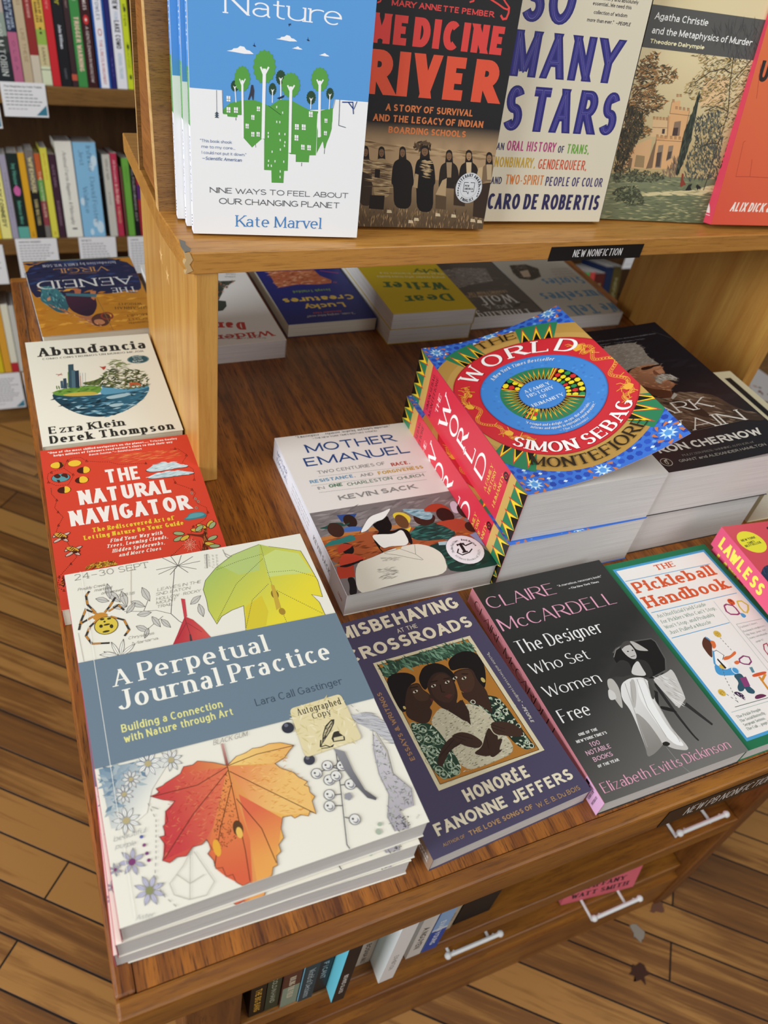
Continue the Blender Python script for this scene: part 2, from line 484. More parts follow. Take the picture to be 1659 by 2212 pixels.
# ---------------------------------------------------------------- meshes and objects
class MB:
    def __init__(s): s.v = []; s.f = []; s.c = []
    def vert(s, p, c=(1, 1, 1, 1)): s.v.append(tuple(p)); s.c.append(c); return len(s.v) - 1
    def box(s, a, b, col='ffffff'):
        c = hx(col); i = len(s.v)
        for z in (a[2], b[2]):
            for x, y in ((a[0], a[1]), (b[0], a[1]), (b[0], b[1]), (a[0], b[1])): s.vert((x, y, z), c)
        for f in ((3, 2, 1, 0), (4, 5, 6, 7), (0, 1, 5, 4), (1, 2, 6, 5), (2, 3, 7, 6), (3, 0, 4, 7)): s.f.append(tuple(i + k for k in f))
    def prism(s, pts, f, d, col='ffffff'):
        """outline in 2D mapped by f(u,v,t), extruded from t=0 to t=d"""
        c = hx(col); n = len(pts); i = len(s.v)
        for t in (0, d):
            for p in pts: s.vert(f(p[0], p[1], t), c)
        s.f.append(tuple(i + k for k in range(n - 1, -1, -1))); s.f.append(tuple(i + n + k for k in range(n)))
        for k in range(n): s.f.append((i + k, i + (k + 1) % n, i + n + (k + 1) % n, i + n + k))
    def tube(s, pts, r, col='ffffff', n=8):
        c = hx(col); P = [Vector(p) for p in pts]; rings = []
        for i, p in enumerate(P):
            d = (P[min(i + 1, len(P) - 1)] - P[max(i - 1, 0)]).normalized()
            a = d.orthogonal().normalized(); b = d.cross(a)
            rings.append([s.vert(p + (a * math.cos(2 * PI * k / n) + b * math.sin(2 * PI * k / n)) * r, c) for k in range(n)])
        for A, B in zip(rings, rings[1:]):
            for k in range(n): s.f.append((A[k], A[(k + 1) % n], B[(k + 1) % n], B[k]))
        s.f.append(tuple(rings[0][::-1])); s.f.append(tuple(rings[-1]))
    def ball(s, c0, r, col='ffffff', n=10):
        c = hx(col); R = []
        for j in range(n // 2 + 1):
            a = PI * j / (n // 2); R.append([s.vert((c0[0] + r * math.sin(a) * math.cos(2 * PI * k / n), c0[1] + r * math.sin(a) * math.sin(2 * PI * k / n), c0[2] + r * math.cos(a)), c) for k in range(n)])
        for A, B in zip(R, R[1:]):
            for k in range(n): s.f.append((A[k], A[(k + 1) % n], B[(k + 1) % n], B[k]))
    def art(s, a, f, eps=None, base=3e-5):
        """ink triangles carried to 3D by f(u_mm, v_mm, height)"""
        eps = eps or a.eps
        for t, k, cs in a.tris:
            hgt = base + k * eps; i = len(s.v)
            P = [f(p[0], p[1], hgt) for p in t]
            for p, c in zip(P, cs): s.vert(p, c)
            ar = (t[1][0] - t[0][0]) * (t[2][1] - t[0][1]) - (t[1][1] - t[0][1]) * (t[2][0] - t[0][0])
            s.f.append((i, i + 1, i + 2) if ar < 0 else (i, i + 2, i + 1))
    def mesh(s, name, m, bevel=0):
        me = D.meshes.new(name); me.from_pydata(s.v, [], s.f)
        a = me.attributes.new('ink', 'FLOAT_COLOR', 'POINT')
        a.data.foreach_set('color', [x for c in s.c for x in c])
        for mm in (m if isinstance(m, (list, tuple)) else [m]): me.materials.append(mm)
        me.update(); return me
    def obj(s, name, m, parent=None, bevel=0):
        o = D.objects.new(name, s.mesh(name, m)); COL.objects.link(o)
        if parent is not None: o.parent = parent
        if bevel:
            b = o.modifiers.new('bevel', 'BEVEL'); b.width = bevel; b.segments = 2; b.limit_method = 'ANGLE'
        return o
def tag(o, label=None, cat=None, group=None, kind=None):
    if label: o['label'] = label
    if cat: o['category'] = cat
    if group: o['group'] = group
    if kind: o['kind'] = kind
    return o
def empty(name, loc=(0, 0, 0), rot=(0, 0, 0), label=None, cat=None, group=None):
    o = D.objects.new(name, None); o.empty_display_size = .02; COL.objects.link(o)
    o.location = loc; o.rotation_euler = rot
    return tag(o, label, cat, group)
def copy_tree(o):
    r = o.copy(); COL.objects.link(r)
    for ch in o.children:
        c = ch.copy(); COL.objects.link(c); c.parent = r
        for g in ch.children:
            d = g.copy(); COL.objects.link(d); d.parent = c
    return r
def flat_curl(u, v): return 0.0
def make_book(name, w, h, t, front, spine='ffffff', back='ffffff', art=None, spine_art=None, curl=None, pages=None, inkm=None, page_lift=None, base_col='f4f0e6'):
    """a paperback: printed cover wrapped round a page block. Local frame: x from the spine across the cover,
    y from its foot to its head, z from the back cover up to the front one (metres; art in mm)"""
    root = empty(name)
    mb = MB(); W, H, T = w, h, t; th = .00035
    cz = curl or flat_curl
    nu, nv = (22, 22) if curl else (1, 1)
    c = hx(front); ci = hx(base_col)
    g = {}
    for side in (0, 1):
        for i in range(nu + 1):
            for j in range(nv + 1):
                u, v = i / nu, j / nv
                g[side, i, j] = mb.vert((u * W, (1 - v) * H, T + cz(u, v) - (th if side else 0)), ci if side else c)
    for i in range(nu):
        for j in range(nv):
            mb.f.append((g[0, i, j], g[0, i, j + 1], g[0, i + 1, j + 1], g[0, i + 1, j]))
            mb.f.append((g[1, i, j], g[1, i + 1, j], g[1, i + 1, j + 1], g[1, i, j + 1]))
    for i in range(nu):
        for j, o in ((0, 1), (nv, 0)):
            q = (g[0, i, j], g[0, i + 1, j], g[1, i + 1, j], g[1, i, j]); mb.f.append(q if o else q[::-1])
    for j in range(nv): mb.f.append((g[0, nu, j], g[0, nu, j + 1], g[1, nu, j + 1], g[1, nu, j]))
    mb.box((-th, 0, 0), (0, H, T), spine)
    mb.box((0, 0, 0), (W, H, th), back)
    if art is not None:
        mb.art(art, lambda u, v, k: (u / 1000, H - v / 1000, T + cz(u / 1000 / W, v / 1000 / H) + k))
    if spine_art is not None:
        mb.art(spine_art, lambda u, v, k: (-th - k, H - u / 1000, T - v / 1000))
    mb.obj('cover', inkm or INK, root)
    pb = MB(); e = .0008
    pl = page_lift or (lambda u: 0.0)
    n = 10; top = []
    z0, z1 = th + .0001, T - th - .0001
    ids = []
    for i in range(n + 1):
        u = i / n; x = .0003 + u * (W - e - .0003)
        ids.append([pb.vert((x, y, z)) for y in (e, H - e) for z in (z0, z1 + pl(u))])
    for a, b in zip(ids, ids[1:]):
        pb.f += [(a[0], b[0], b[1], a[1]), (a[2], a[3], b[3], b[2]), (a[1], b[1], b[3], a[3]), (a[0], a[2], b[2], b[0])]
    pb.f += [(ids[0][0], ids[0][1], ids[0][3], ids[0][2]), (ids[-1][0], ids[-1][2], ids[-1][3], ids[-1][1])]
    pb.obj('page_block', pages or PAPER, root)
    return root
def lay(root, x, y, th, z=0.0):
    root.location = (x, y, z); root.rotation_euler = (0, 0, th)
def stand(root, x, y, z, yaw, lean, t):
    """front cover's lower left corner at (x,y,z), cover facing the front, leaning back"""
    R = Matrix.Rotation(yaw, 3, 'Z') @ Matrix.Rotation(PI / 2 - lean, 3, 'X')
    root.rotation_euler = R.to_euler(); root.location = Vector((x, y, z)) - R @ Vector((0, 0, t))

A_per = '''
l	6b6762	0.50	800 110 637 112
l	6b6762	0.50	800 110 694 -11
l	6b6762	0.50	800 110 764 -13
l	6b6762	0.50	800 110 847 8
l	6b6762	0.50	800 110 928 43
l	6b6762	0.50	800 110 971 104
l	6b6762	0.50	800 110 926 179
l	6b6762	0.50	800 110 859 199
l	6b6762	0.50	800 110 725 187
l	6b6762	0.50	800 110 645 162
l	6b6762	0.50	800 110 768 139 701 392 659 560 700 640 719 663
l	6b6762	0.40	659 560 566 501 480 488 351 453
l	6b6762	0.40	480 488 529 391
l	6b6762	0.40	602 566 474 658
p	c9c4ba	507 259 496 305 498 344 515 377 538 405 547 362 547 321 533 287
l	57534f	0.30	507 259 496 305 498 344 515 377 538 405 547 362 547 321 533 287 507 259
l	57534f	0.25	507 259 538 405
p	c9c4ba	408 372 421 411 441 436 467 446 498 448 483 413 465 384 439 372
l	57534f	0.30	408 372 421 411 441 436 467 446 498 448 483 413 465 384 439 372 408 372
l	57534f	0.25	408 372 498 448
p	c9c4ba	431 509 455 530 479 538 505 529 531 512 506 493 482 483 456 489
l	57534f	0.30	431 509 455 530 479 538 505 529 531 512 506 493 482 483 456 489 431 509
l	57534f	0.25	431 509 531 512
p	c9c4ba	526 549 523 586 528 617 545 640 567 659 569 623 565 591 550 567
l	57534f	0.30	526 549 523 586 528 617 545 640 567 659 569 623 565 591 550 567 526 549
l	57534f	0.25	526 549 567 659
p	c9c4ba	364 474 391 469 412 454 427 427 439 393 412 401 390 414 374 439
l	57534f	0.30	364 474 391 469 412 454 427 427 439 393 412 401 390 414 374 439 364 474
l	57534f	0.25	364 474 439 393
p	c9c4ba	361 258 346 302 344 342 357 379 376 414 389 372 394 331 384 293
l	57534f	0.30	361 258 346 302 344 342 357 379 376 414 389 372 394 331 384 293 361 258
l	57534f	0.25	361 258 376 414
p	c9c4ba	266 231 270 281 284 318 309 343 340 361 334 314 323 274 300 247
l	57534f	0.30	266 231 270 281 284 318 309 343 340 361 334 314 323 274 300 247 266 231
l	57534f	0.25	266 231 340 361
p	c9c4ba	277 160 259 199 253 236 260 274 274 312 289 275 297 237 292 199
l	57534f	0.30	277 160 259 199 253 236 260 274 274 312 289 275 297 237 292 199 277 160
l	57534f	0.25	277 160 274 312
p	c9c4ba	808 510 837 513 861 503 881 479 899 447 870 446 844 453 824 476
l	57534f	0.30	808 510 837 513 861 503 881 479 899 447 870 446 844 453 824 476 808 510
l	57534f	0.25	808 510 899 447
p	c9c4ba	867 520 851 556 847 589 856 619 872 647 886 613 892 580 885 549
l	57534f	0.30	867 520 851 556 847 589 856 619 872 647 886 613 892 580 885 549 867 520
l	57534f	0.25	867 520 872 647
p	c9c4ba	582 590 583 625 592 652 610 669 633 682 630 649 623 621 606 602
l	57534f	0.30	582 590 583 625 592 652 610 669 633 682 630 649 623 621 606 602 582 590
l	57534f	0.25	582 590 633 682
p	c9c4ba	407 607 418 641 435 662 458 671 484 672 472 641 456 617 434 606
l	57534f	0.30	407 607 418 641 435 662 458 671 484 672 472 641 456 617 434 606 407 607
l	57534f	0.25	407 607 484 672
p	c9c4ba	486 646 466 658 453 677 447 701 445 728 464 715 478 698 485 675
l	57534f	0.30	486 646 466 658 453 677 447 701 445 728 464 715 478 698 485 675 486 646
l	57534f	0.25	486 646 445 728
p	c9c4ba	179 285 196 315 216 332 240 335 266 331 249 304 229 283 206 278
l	57534f	0.30	179 285 196 315 216 332 240 335 266 331 249 304 229 283 206 278 179 285
l	57534f	0.25	179 285 266 331
p	c9c4ba	282 390 301 415 323 428 347 425 372 415 352 392 331 377 307 377
l	57534f	0.30	282 390 301 415 323 428 347 425 372 415 352 392 331 377 307 377 282 390
l	57534f	0.25	282 390 372 415
p	efeadd	227 699 227 743 234 784 248 821 267 856 266 813 261 772 248 734
l	57534f	0.30	227 699 227 743 234 784 248 821 267 856 266 813 261 772 248 734 227 699
l	57534f	0.25	227 699 267 856
p	efeadd	309 696 287 729 272 766 266 806 263 849 283 816 299 781 307 740
l	57534f	0.30	309 696 287 729 272 766 266 806 263 849 283 816 299 781 307 740 309 696
l	57534f	0.25	309 696 263 849
p	efeadd	374 760 342 767 312 782 288 807 265 837 297 829 326 816 352 793
l	57534f	0.30	374 760 342 767 312 782 288 807 265 837 297 829 326 816 352 793 374 760
l	57534f	0.25	374 760 265 837
p	efeadd	168 767 189 801 213 826 242 842 273 853 251 821 228 794 200 776
l	57534f	0.30	168 767 189 801 213 826 242 842 273 853 251 821 228 794 200 776 168 767
l	57534f	0.25	168 767 273 853
p	efeadd	139 787 167 809 196 823 227 825 259 821 231 800 202 785 171 781
l	57534f	0.30	139 787 167 809 196 823 227 825 259 821 231 800 202 785 171 781 139 787
l	57534f	0.25	139 787 259 821
p	efeadd	396 832 364 823 333 824 303 836 274 854 306 861 337 862 367 852
l	57534f	0.30	396 832 364 823 333 824 303 836 274 854 306 861 337 862 367 852 396 832
l	57534f	0.25	396 832 274 854
g	a9bf63	e8d63a	1068 204 1495 721	1458 40 1377 59 1218 104 1068 204 964 310 928 395 929 499 920 598 948 738 996 679 1081 642 1175 623 1154 740 1131 851 1468 863 1730 868 1728 739 1695 650 1769 693 1787 527 1770 322 1756 189 1639 133 1522 80
l	4a4a35	0.35	1458 40 1377 59 1218 104 1068 204 964 310 928 395 929 499 920 598 948 738 996 679 1081 642 1175 623 1154 740 1131 851 1468 863 1730 868 1728 739 1695 650 1769 693 1787 527 1770 322 1756 189 1639 133 1522 80
p	b7c877	1456 47 1375 67 1227 107 1107 189 1218 316 1382 310
p	cdd77e	1448 176 1565 127 1731 209 1771 436 1556 405 1430 396
p	d9c437	1185 637 1329 561 1335 723 1282 846 1133 843
d	5d6238	0.50	1.6	1465 50 1441 325 1428 587 1435 858
d	5d6238	0.50	1.6	1441 199 1177 402 953 717
d	5d6238	0.50	1.6	1435 348 1639 377 1790 491
d	5d6238	0.50	1.6	1410 464 1251 586 1136 833
d	5d6238	0.50	1.6	1431 517 1564 671 1721 852
d	5d6238	0.50	1.6	1446 149 1254 177 1062 227
e	8a6a2a	1428 576 28 45 0	0
e	a8862f	1432 750 24 34 0	0
p	c9a73e	1424 480 1449 486 1437 706 1395 728
p	c8434c	755 438 781 450 762 614 739 625
g	b52f3c	d4564f	665 733 862 789	747 610 795 654 841 740 884 849 611 846 663 758 714 666
l	5c2a2a	0.30	743 626 752 849
l	5c2a2a	0.25	750 672 832 780
l	5c2a2a	0.25	745 670 660 794
p	4a3a3a	744 776 754 779 752 849 733 850
l	3b3530	1.50	182 439 102 367 60 463 37 540
d	c9832f	1.10	7.0	182 439 102 367 60 463 37 540
l	3b3530	1.50	169 478 109 531 75 604 104 681 216 705
d	c9832f	1.10	7.0	169 478 109 531 75 604 104 681 216 705
l	3b3530	1.50	222 428 260 385 313 306
d	c9832f	1.10	7.0	222 428 260 385 313 306
l	3b3530	1.50	254 474 338 531 358 626 319 673
d	c9832f	1.10	7.0	254 474 338 531 358 626 319 673
l	3b3530	1.50	248 425 322 384 352 442
d	c9832f	1.10	7.0	248 425 322 384 352 442
l	3b3530	1.50	162 412 119 324 120 240 147 202
d	c9832f	1.10	7.0	162 412 119 324 120 240 147 202
l	3b3530	1.50	143 443 66 481 44 496
d	c9832f	1.10	7.0	143 443 66 481 44 496
e	c98a35	188 456 49 34 0	0
e	4a3a24	216 548 80 80 0	0
e	dcc148	216 548 75 75 0	0
e	3c3420	198 486 15 9 0	0
e	3c3420	243 492 14 9 0	0
e	3c3420	221 541 21 8 0	0
e	3c3420	182 545 12 15 0	0
e	3c3420	249 564 12 18 0	0
e	3c3420	208 600 24 9 0	0
e	3c3420	210 511 8 8 0	0
l	cbbfae	0.40	464 47 403 423
l	b9b2a4	0.30	30 564 36 815
t	tw	77726b	63 75 529 59 0.0	24–30 SEPT
t	hw	55514c	606 325 321 28 0.0	LEAVES IN THE
t	hw	55514c	587 366 250 27 0.0	SND. EATON
t	hw	55514c	582 412 322 27 0.0	HOLLOW • ROCKY
t	hw	55514c	575 448 143 27 0.0	MOUNT
t	hw	55514c	572 485 117 26 0.0	TRAIL.
t	hw	55514c	70 182 190 27 0.0	Preddy Creek
t	hw	55514c	180 218 119 27 0.0	marbled
t	hw	55514c	221 258 155 27 0.0	orb weaver
t	hw	55514c	322 312 122 27 0.0	9.28.18
t	hw	55514c	338 711 175 25 0.0	Chrysopsis
t	hw	55514c	355 763 179 24 0.0	Mariana.
t	hw	6d6963	1000 191 150 17 -796.7	hypsela
t	hw	6d6963	1028 199 151 17 -794.7	• pistil of
t	hw	6d6963	1057 206 151 17 -792.8	fused
t	hw	6d6963	1085 213 151 17 -790.8	carpels
l	6d6963	0.50	1034 45 1004 192
l	8b867d	0.40	1165 27 1172 106 1193 131
l	8b867d	0.40	1164 65 1214 121
g	7a93a4	f1ebdc	45 1696 290 1927	22 1627 462 1663 375 1756 290 1852 240 1984 142 2037 38 2016
s	8fa3b0 6f8799 a9b5b8	60 7 2.2 -60 60 4	22 1627 326 1653 247 1792 166 1886 38 1931
p	f0ede6	313 1685 323 1704 335 1717 351 1723 369 1726 359 1709 347 1694 331 1687
l	8b8a8a	0.30	313 1685 323 1704 335 1717 351 1723 369 1726 359 1709 347 1694 331 1687 313 1685
l	8b8a8a	0.25	313 1685 369 1726
p	f0ede6	306 1692 304 1713 307 1732 316 1749 329 1764 330 1744 328 1724 320 1707
l	8b8a8a	0.30	306 1692 304 1713 307 1732 316 1749 329 1764 330 1744 328 1724 320 1707 306 1692
l	8b8a8a	0.25	306 1692 329 1764
p	f0ede6	297 1692 283 1705 276 1721 274 1741 276 1761 288 1747 297 1732 300 1713
l	8b8a8a	0.30	297 1692 283 1705 276 1721 274 1741 276 1761 288 1747 297 1732 300 1713 297 1692
l	8b8a8a	0.25	297 1692 276 1761
p	f0ede6	289 1684 271 1684 256 1690 245 1703 235 1719 252 1718 268 1714 280 1702
l	8b8a8a	0.30	289 1684 271 1684 256 1690 245 1703 235 1719 252 1718 268 1714 280 1702 289 1684
l	8b8a8a	0.25	289 1684 235 1719
p	f0ede6	288 1673 273 1659 258 1652 241 1652 225 1657 239 1670 254 1678 270 1679
l	8b8a8a	0.30	288 1673 273 1659 258 1652 241 1652 225 1657 239 1670 254 1678 270 1679 288 1673
l	8b8a8a	0.25	288 1673 225 1657
p	f0ede6	292 1664 288 1642 280 1625 266 1613 250 1603 255 1624 262 1642 275 1655
l	8b8a8a	0.30	292 1664 288 1642 280 1625 266 1613 250 1603 255 1624 262 1642 275 1655 292 1664
l	8b8a8a	0.25	292 1664 250 1603
p	f0ede6	301 1660 309 1642 312 1623 307 1603 300 1583 292 1602 289 1621 292 1641
l	8b8a8a	0.30	301 1660 309 1642 312 1623 307 1603 300 1583 292 1602 289 1621 292 1641 301 1660
l	8b8a8a	0.25	301 1660 300 1583
p	f0ede6	310 1665 327 1657 339 1646 346 1628 351 1608 334 1616 321 1627 313 1644
l	8b8a8a	0.30	310 1665 327 1657 339 1646 346 1628 351 1608 334 1616 321 1627 313 1644 310 1665
l	8b8a8a	0.25	310 1665 351 1608
p	f0ede6	315 1675 332 1682 348 1683 363 1676 378 1664 361 1658 344 1656 329 1662
l	8b8a8a	0.30	315 1675 332 1682 348 1683 363 1676 378 1664 361 1658 344 1656 329 1662 315 1675
l	8b8a8a	0.25	315 1675 378 1664
e	b9a97c	301 1677 20 20 0	0
p	f0ede6	445 1703 454 1719 464 1731 478 1736 494 1738 485 1723 475 1711 461 1704
l	8b8a8a	0.30	445 1703 454 1719 464 1731 478 1736 494 1738 485 1723 475 1711 461 1704 445 1703
l	8b8a8a	0.25	445 1703 494 1738
p	f0ede6	439 1709 437 1727 439 1744 447 1758 458 1771 459 1753 458 1737 451 1722
l	8b8a8a	0.30	439 1709 437 1727 439 1744 447 1758 458 1771 459 1753 458 1737 451 1722 439 1709
l	8b8a8a	0.25	439 1709 458 1771
p	f0ede6	431 1708 419 1720 412 1734 410 1751 412 1768 422 1756 430 1743 433 1727
l	8b8a8a	0.30	431 1708 419 1720 412 1734 410 1751 412 1768 422 1756 430 1743 433 1727 431 1708
l	8b8a8a	0.25	431 1708 412 1768
p	f0ede6	424 1702 409 1702 395 1707 385 1718 376 1732 391 1731 405 1727 416 1717
l	8b8a8a	0.30	424 1702 409 1702 395 1707 385 1718 376 1732 391 1731 405 1727 416 1717 424 1702
l	8b8a8a	0.25	424 1702 376 1732
p	f0ede6	423 1692 410 1680 397 1674 383 1674 368 1678 381 1689 394 1697 408 1697
l	8b8a8a	0.30	423 1692 410 1680 397 1674 383 1674 368 1678 381 1689 394 1697 408 1697 423 1692
l	8b8a8a	0.25	423 1692 368 1678
p	f0ede6	427 1684 424 1666 417 1651 405 1640 391 1631 395 1649 401 1665 412 1676
l	8b8a8a	0.30	427 1684 424 1666 417 1651 405 1640 391 1631 395 1649 401 1665 412 1676 427 1684
l	8b8a8a	0.25	427 1684 391 1631
p	f0ede6	435 1681 442 1665 445 1648 442 1632 435 1614 428 1631 425 1647 427 1664
l	8b8a8a	0.30	435 1681 442 1665 445 1648 442 1632 435 1614 428 1631 425 1647 427 1664 435 1681
l	8b8a8a	0.25	435 1681 435 1614
p	f0ede6	443 1685 458 1679 469 1668 475 1653 479 1636 465 1643 453 1652 446 1667
l	8b8a8a	0.30	443 1685 458 1679 469 1668 475 1653 479 1636 465 1643 453 1652 446 1667 443 1685
l	8b8a8a	0.25	443 1685 479 1636
p	f0ede6	447 1693 462 1700 476 1701 490 1695 503 1685 487 1679 473 1677 459 1683
l	8b8a8a	0.30	447 1693 462 1700 476 1701 490 1695 503 1685 487 1679 473 1677 459 1683 447 1693
l	8b8a8a	0.25	447 1693 503 1685
e	b9a97c	435 1695 18 18 0	0
p	f0ede6	197 1756 204 1769 213 1779 224 1783 236 1785 229 1773 220 1763 209 1757
l	8b8a8a	0.30	197 1756 204 1769 213 1779 224 1783 236 1785 229 1773 220 1763 209 1757 197 1756
l	8b8a8a	0.25	197 1756 236 1785
p	f0ede6	192 1761 190 1776 193 1789 200 1801 209 1812 209 1797 208 1784 202 1772
l	8b8a8a	0.30	192 1761 190 1776 193 1789 200 1801 209 1812 209 1797 208 1784 202 1772 192 1761
l	8b8a8a	0.25	192 1761 209 1812
p	f0ede6	185 1761 176 1770 171 1781 170 1795 171 1809 180 1800 186 1789 187 1776
l	8b8a8a	0.30	185 1761 176 1770 171 1781 170 1795 171 1809 180 1800 186 1789 187 1776 185 1761
l	8b8a8a	0.25	185 1761 171 1809
p	f0ede6	180 1755 167 1755 157 1759 149 1768 142 1780 154 1779 165 1776 174 1768
l	8b8a8a	0.30	180 1755 167 1755 157 1759 149 1768 142 1780 154 1779 165 1776 174 1768 180 1755
l	8b8a8a	0.25	180 1755 142 1780
p	f0ede6	178 1747 168 1738 157 1732 146 1733 134 1736 144 1745 155 1751 166 1752
l	8b8a8a	0.30	178 1747 168 1738 157 1732 146 1733 134 1736 144 1745 155 1751 166 1752 178 1747
l	8b8a8a	0.25	178 1747 134 1736
p	f0ede6	182 1741 178 1726 172 1714 163 1705 151 1698 155 1713 160 1725 169 1735
l	8b8a8a	0.30	182 1741 178 1726 172 1714 163 1705 151 1698 155 1713 160 1725 169 1735 182 1741
l	8b8a8a	0.25	182 1741 151 1698
p	f0ede6	188 1739 193 1725 195 1712 192 1698 186 1684 181 1698 179 1711 181 1725
l	8b8a8a	0.30	188 1739 193 1725 195 1712 192 1698 186 1684 181 1698 179 1711 181 1725 188 1739
l	8b8a8a	0.25	188 1739 186 1684
p	f0ede6	194 1742 206 1737 214 1728 219 1716 222 1702 211 1708 202 1715 196 1727
l	8b8a8a	0.30	194 1742 206 1737 214 1728 219 1716 222 1702 211 1708 202 1715 196 1727 194 1742
l	8b8a8a	0.25	194 1742 222 1702
p	f0ede6	198 1749 210 1754 221 1755 232 1750 242 1742 230 1737 218 1736 207 1740
l	8b8a8a	0.30	198 1749 210 1754 221 1755 232 1750 242 1742 230 1737 218 1736 207 1740 198 1749
l	8b8a8a	0.25	198 1749 242 1742
e	b9a97c	188 1750 14 14 0	0
p	f0ede6	144 1838 151 1851 160 1860 171 1864 183 1866 176 1854 168 1844 157 1839
l	8b8a8a	0.30	144 1838 151 1851 160 1860 171 1864 183 1866 176 1854 168 1844 157 1839 144 1838
l	8b8a8a	0.25	144 1838 183 1866
p	f0ede6	139 1842 138 1857 141 1870 147 1881 156 1892 157 1878 155 1864 149 1853
l	8b8a8a	0.30	139 1842 138 1857 141 1870 147 1881 156 1892 157 1878 155 1864 149 1853 139 1842
l	8b8a8a	0.25	139 1842 156 1892
p	f0ede6	133 1842 124 1851 119 1862 118 1875 120 1889 128 1880 134 1869 135 1857
l	8b8a8a	0.30	133 1842 124 1851 119 1862 118 1875 120 1889 128 1880 134 1869 135 1857 133 1842
l	8b8a8a	0.25	133 1842 120 1889
p	f0ede6	128 1837 115 1836 105 1840 97 1849 91 1860 103 1860 113 1857 122 1849
l	8b8a8a	0.30	128 1837 115 1836 105 1840 97 1849 91 1860 103 1860 113 1857 122 1849 128 1837
l	8b8a8a	0.25	128 1837 91 1860
p	f0ede6	126 1829 116 1819 105 1814 94 1814 83 1817 93 1826 103 1832 115 1833
l	8b8a8a	0.30	126 1829 116 1819 105 1814 94 1814 83 1817 93 1826 103 1832 115 1833 126 1829
l	8b8a8a	0.25	126 1829 83 1817
p	f0ede6	129 1823 126 1808 120 1796 111 1788 99 1781 103 1795 108 1807 117 1816
l	8b8a8a	0.30	129 1823 126 1808 120 1796 111 1788 99 1781 103 1795 108 1807 117 1816 129 1823
l	8b8a8a	0.25	129 1823 99 1781
p	f0ede6	135 1820 141 1808 142 1795 139 1781 133 1768 129 1781 126 1794 129 1807
l	8b8a8a	0.30	135 1820 141 1808 142 1795 139 1781 133 1768 129 1781 126 1794 129 1807 135 1820
l	8b8a8a	0.25	135 1820 133 1768
p	f0ede6	142 1823 153 1819 161 1811 166 1799 169 1785 158 1790 149 1798 144 1809
l	8b8a8a	0.30	142 1823 153 1819 161 1811 166 1799 169 1785 158 1790 149 1798 144 1809 142 1823
l	8b8a8a	0.25	142 1823 169 1785
p	f0ede6	145 1830 157 1836 168 1836 179 1832 189 1824 177 1819 165 1818 155 1822
l	8b8a8a	0.30	145 1830 157 1836 168 1836 179 1832 189 1824 177 1819 165 1818 155 1822 145 1830
l	8b8a8a	0.25	145 1830 189 1824
e	b9a97c	136 1832 14 14 0	0
p	f0ede6	135 2004 145 2022 158 2035 174 2041 192 2045 181 2027 169 2013 153 2006
l	8b8a8a	0.30	135 2004 145 2022 158 2035 174 2041 192 2045 181 2027 169 2013 153 2006 135 2004
l	8b8a8a	0.25	135 2004 192 2045
p	f0ede6	128 2010 126 2031 130 2049 140 2065 153 2080 153 2060 151 2042 142 2025
l	8b8a8a	0.30	128 2010 126 2031 130 2049 140 2065 153 2080 153 2060 151 2042 142 2025 128 2010
l	8b8a8a	0.25	128 2010 153 2080
p	f0ede6	119 2010 106 2022 99 2038 98 2056 100 2076 112 2063 120 2048 122 2030
l	8b8a8a	0.30	119 2010 106 2022 99 2038 98 2056 100 2076 112 2063 120 2048 122 2030 119 2010
l	8b8a8a	0.25	119 2010 100 2076
p	f0ede6	111 2002 94 2001 79 2007 68 2019 59 2034 76 2034 91 2030 103 2019
l	8b8a8a	0.30	111 2002 94 2001 79 2007 68 2019 59 2034 76 2034 91 2030 103 2019 111 2002
l	8b8a8a	0.25	111 2002 59 2034
p	f0ede6	109 1991 95 1978 79 1970 63 1970 46 1974 61 1987 77 1995 93 1997
l	8b8a8a	0.30	109 1991 95 1978 79 1970 63 1970 46 1974 61 1987 77 1995 93 1997 109 1991
l	8b8a8a	0.25	109 1991 46 1974
p	f0ede6	114 1982 109 1962 100 1945 86 1933 70 1923 76 1943 84 1961 97 1973
l	8b8a8a	0.30	114 1982 109 1962 100 1945 86 1933 70 1923 76 1943 84 1961 97 1973 114 1982
l	8b8a8a	0.25	114 1982 70 1923
p	f0ede6	122 1979 130 1962 132 1943 127 1924 119 1905 112 1923 109 1942 113 1960
l	8b8a8a	0.30	122 1979 130 1962 132 1943 127 1924 119 1905 112 1923 109 1942 113 1960 122 1979
l	8b8a8a	0.25	122 1979 119 1905
p	f0ede6	131 1984 148 1977 160 1966 166 1949 170 1930 155 1937 142 1948 134 1964
l	8b8a8a	0.30	131 1984 148 1977 160 1966 166 1949 170 1930 155 1937 142 1948 134 1964 131 1984
l	8b8a8a	0.25	131 1984 170 1930
p	f0ede6	136 1993 154 2001 170 2002 185 1996 199 1985 182 1979 165 1976 150 1982
l	8b8a8a	0.30	136 1993 154 2001 170 2002 185 1996 199 1985 182 1979 165 1976 150 1982 136 1993
l	8b8a8a	0.25	136 1993 199 1985
e	b9a97c	123 1995 20 20 0	0
p	bdb7cf	126 2248 136 2264 148 2276 163 2282 179 2285 169 2270 158 2257 143 2250
l	8b8a8a	0.30	126 2248 136 2264 148 2276 163 2282 179 2285 169 2270 158 2257 143 2250 126 2248
l	8b8a8a	0.25	126 2248 179 2285
p	bdb7cf	117 2254 113 2271 113 2287 119 2303 129 2319 133 2302 134 2286 128 2270
l	8b8a8a	0.30	117 2254 113 2271 113 2287 119 2303 129 2319 133 2302 134 2286 128 2270 117 2254
l	8b8a8a	0.25	117 2254 129 2319
p	bdb7cf	107 2249 91 2254 80 2263 73 2277 69 2293 84 2288 96 2280 103 2267
l	8b8a8a	0.30	107 2249 91 2254 80 2263 73 2277 69 2293 84 2288 96 2280 103 2267 107 2249
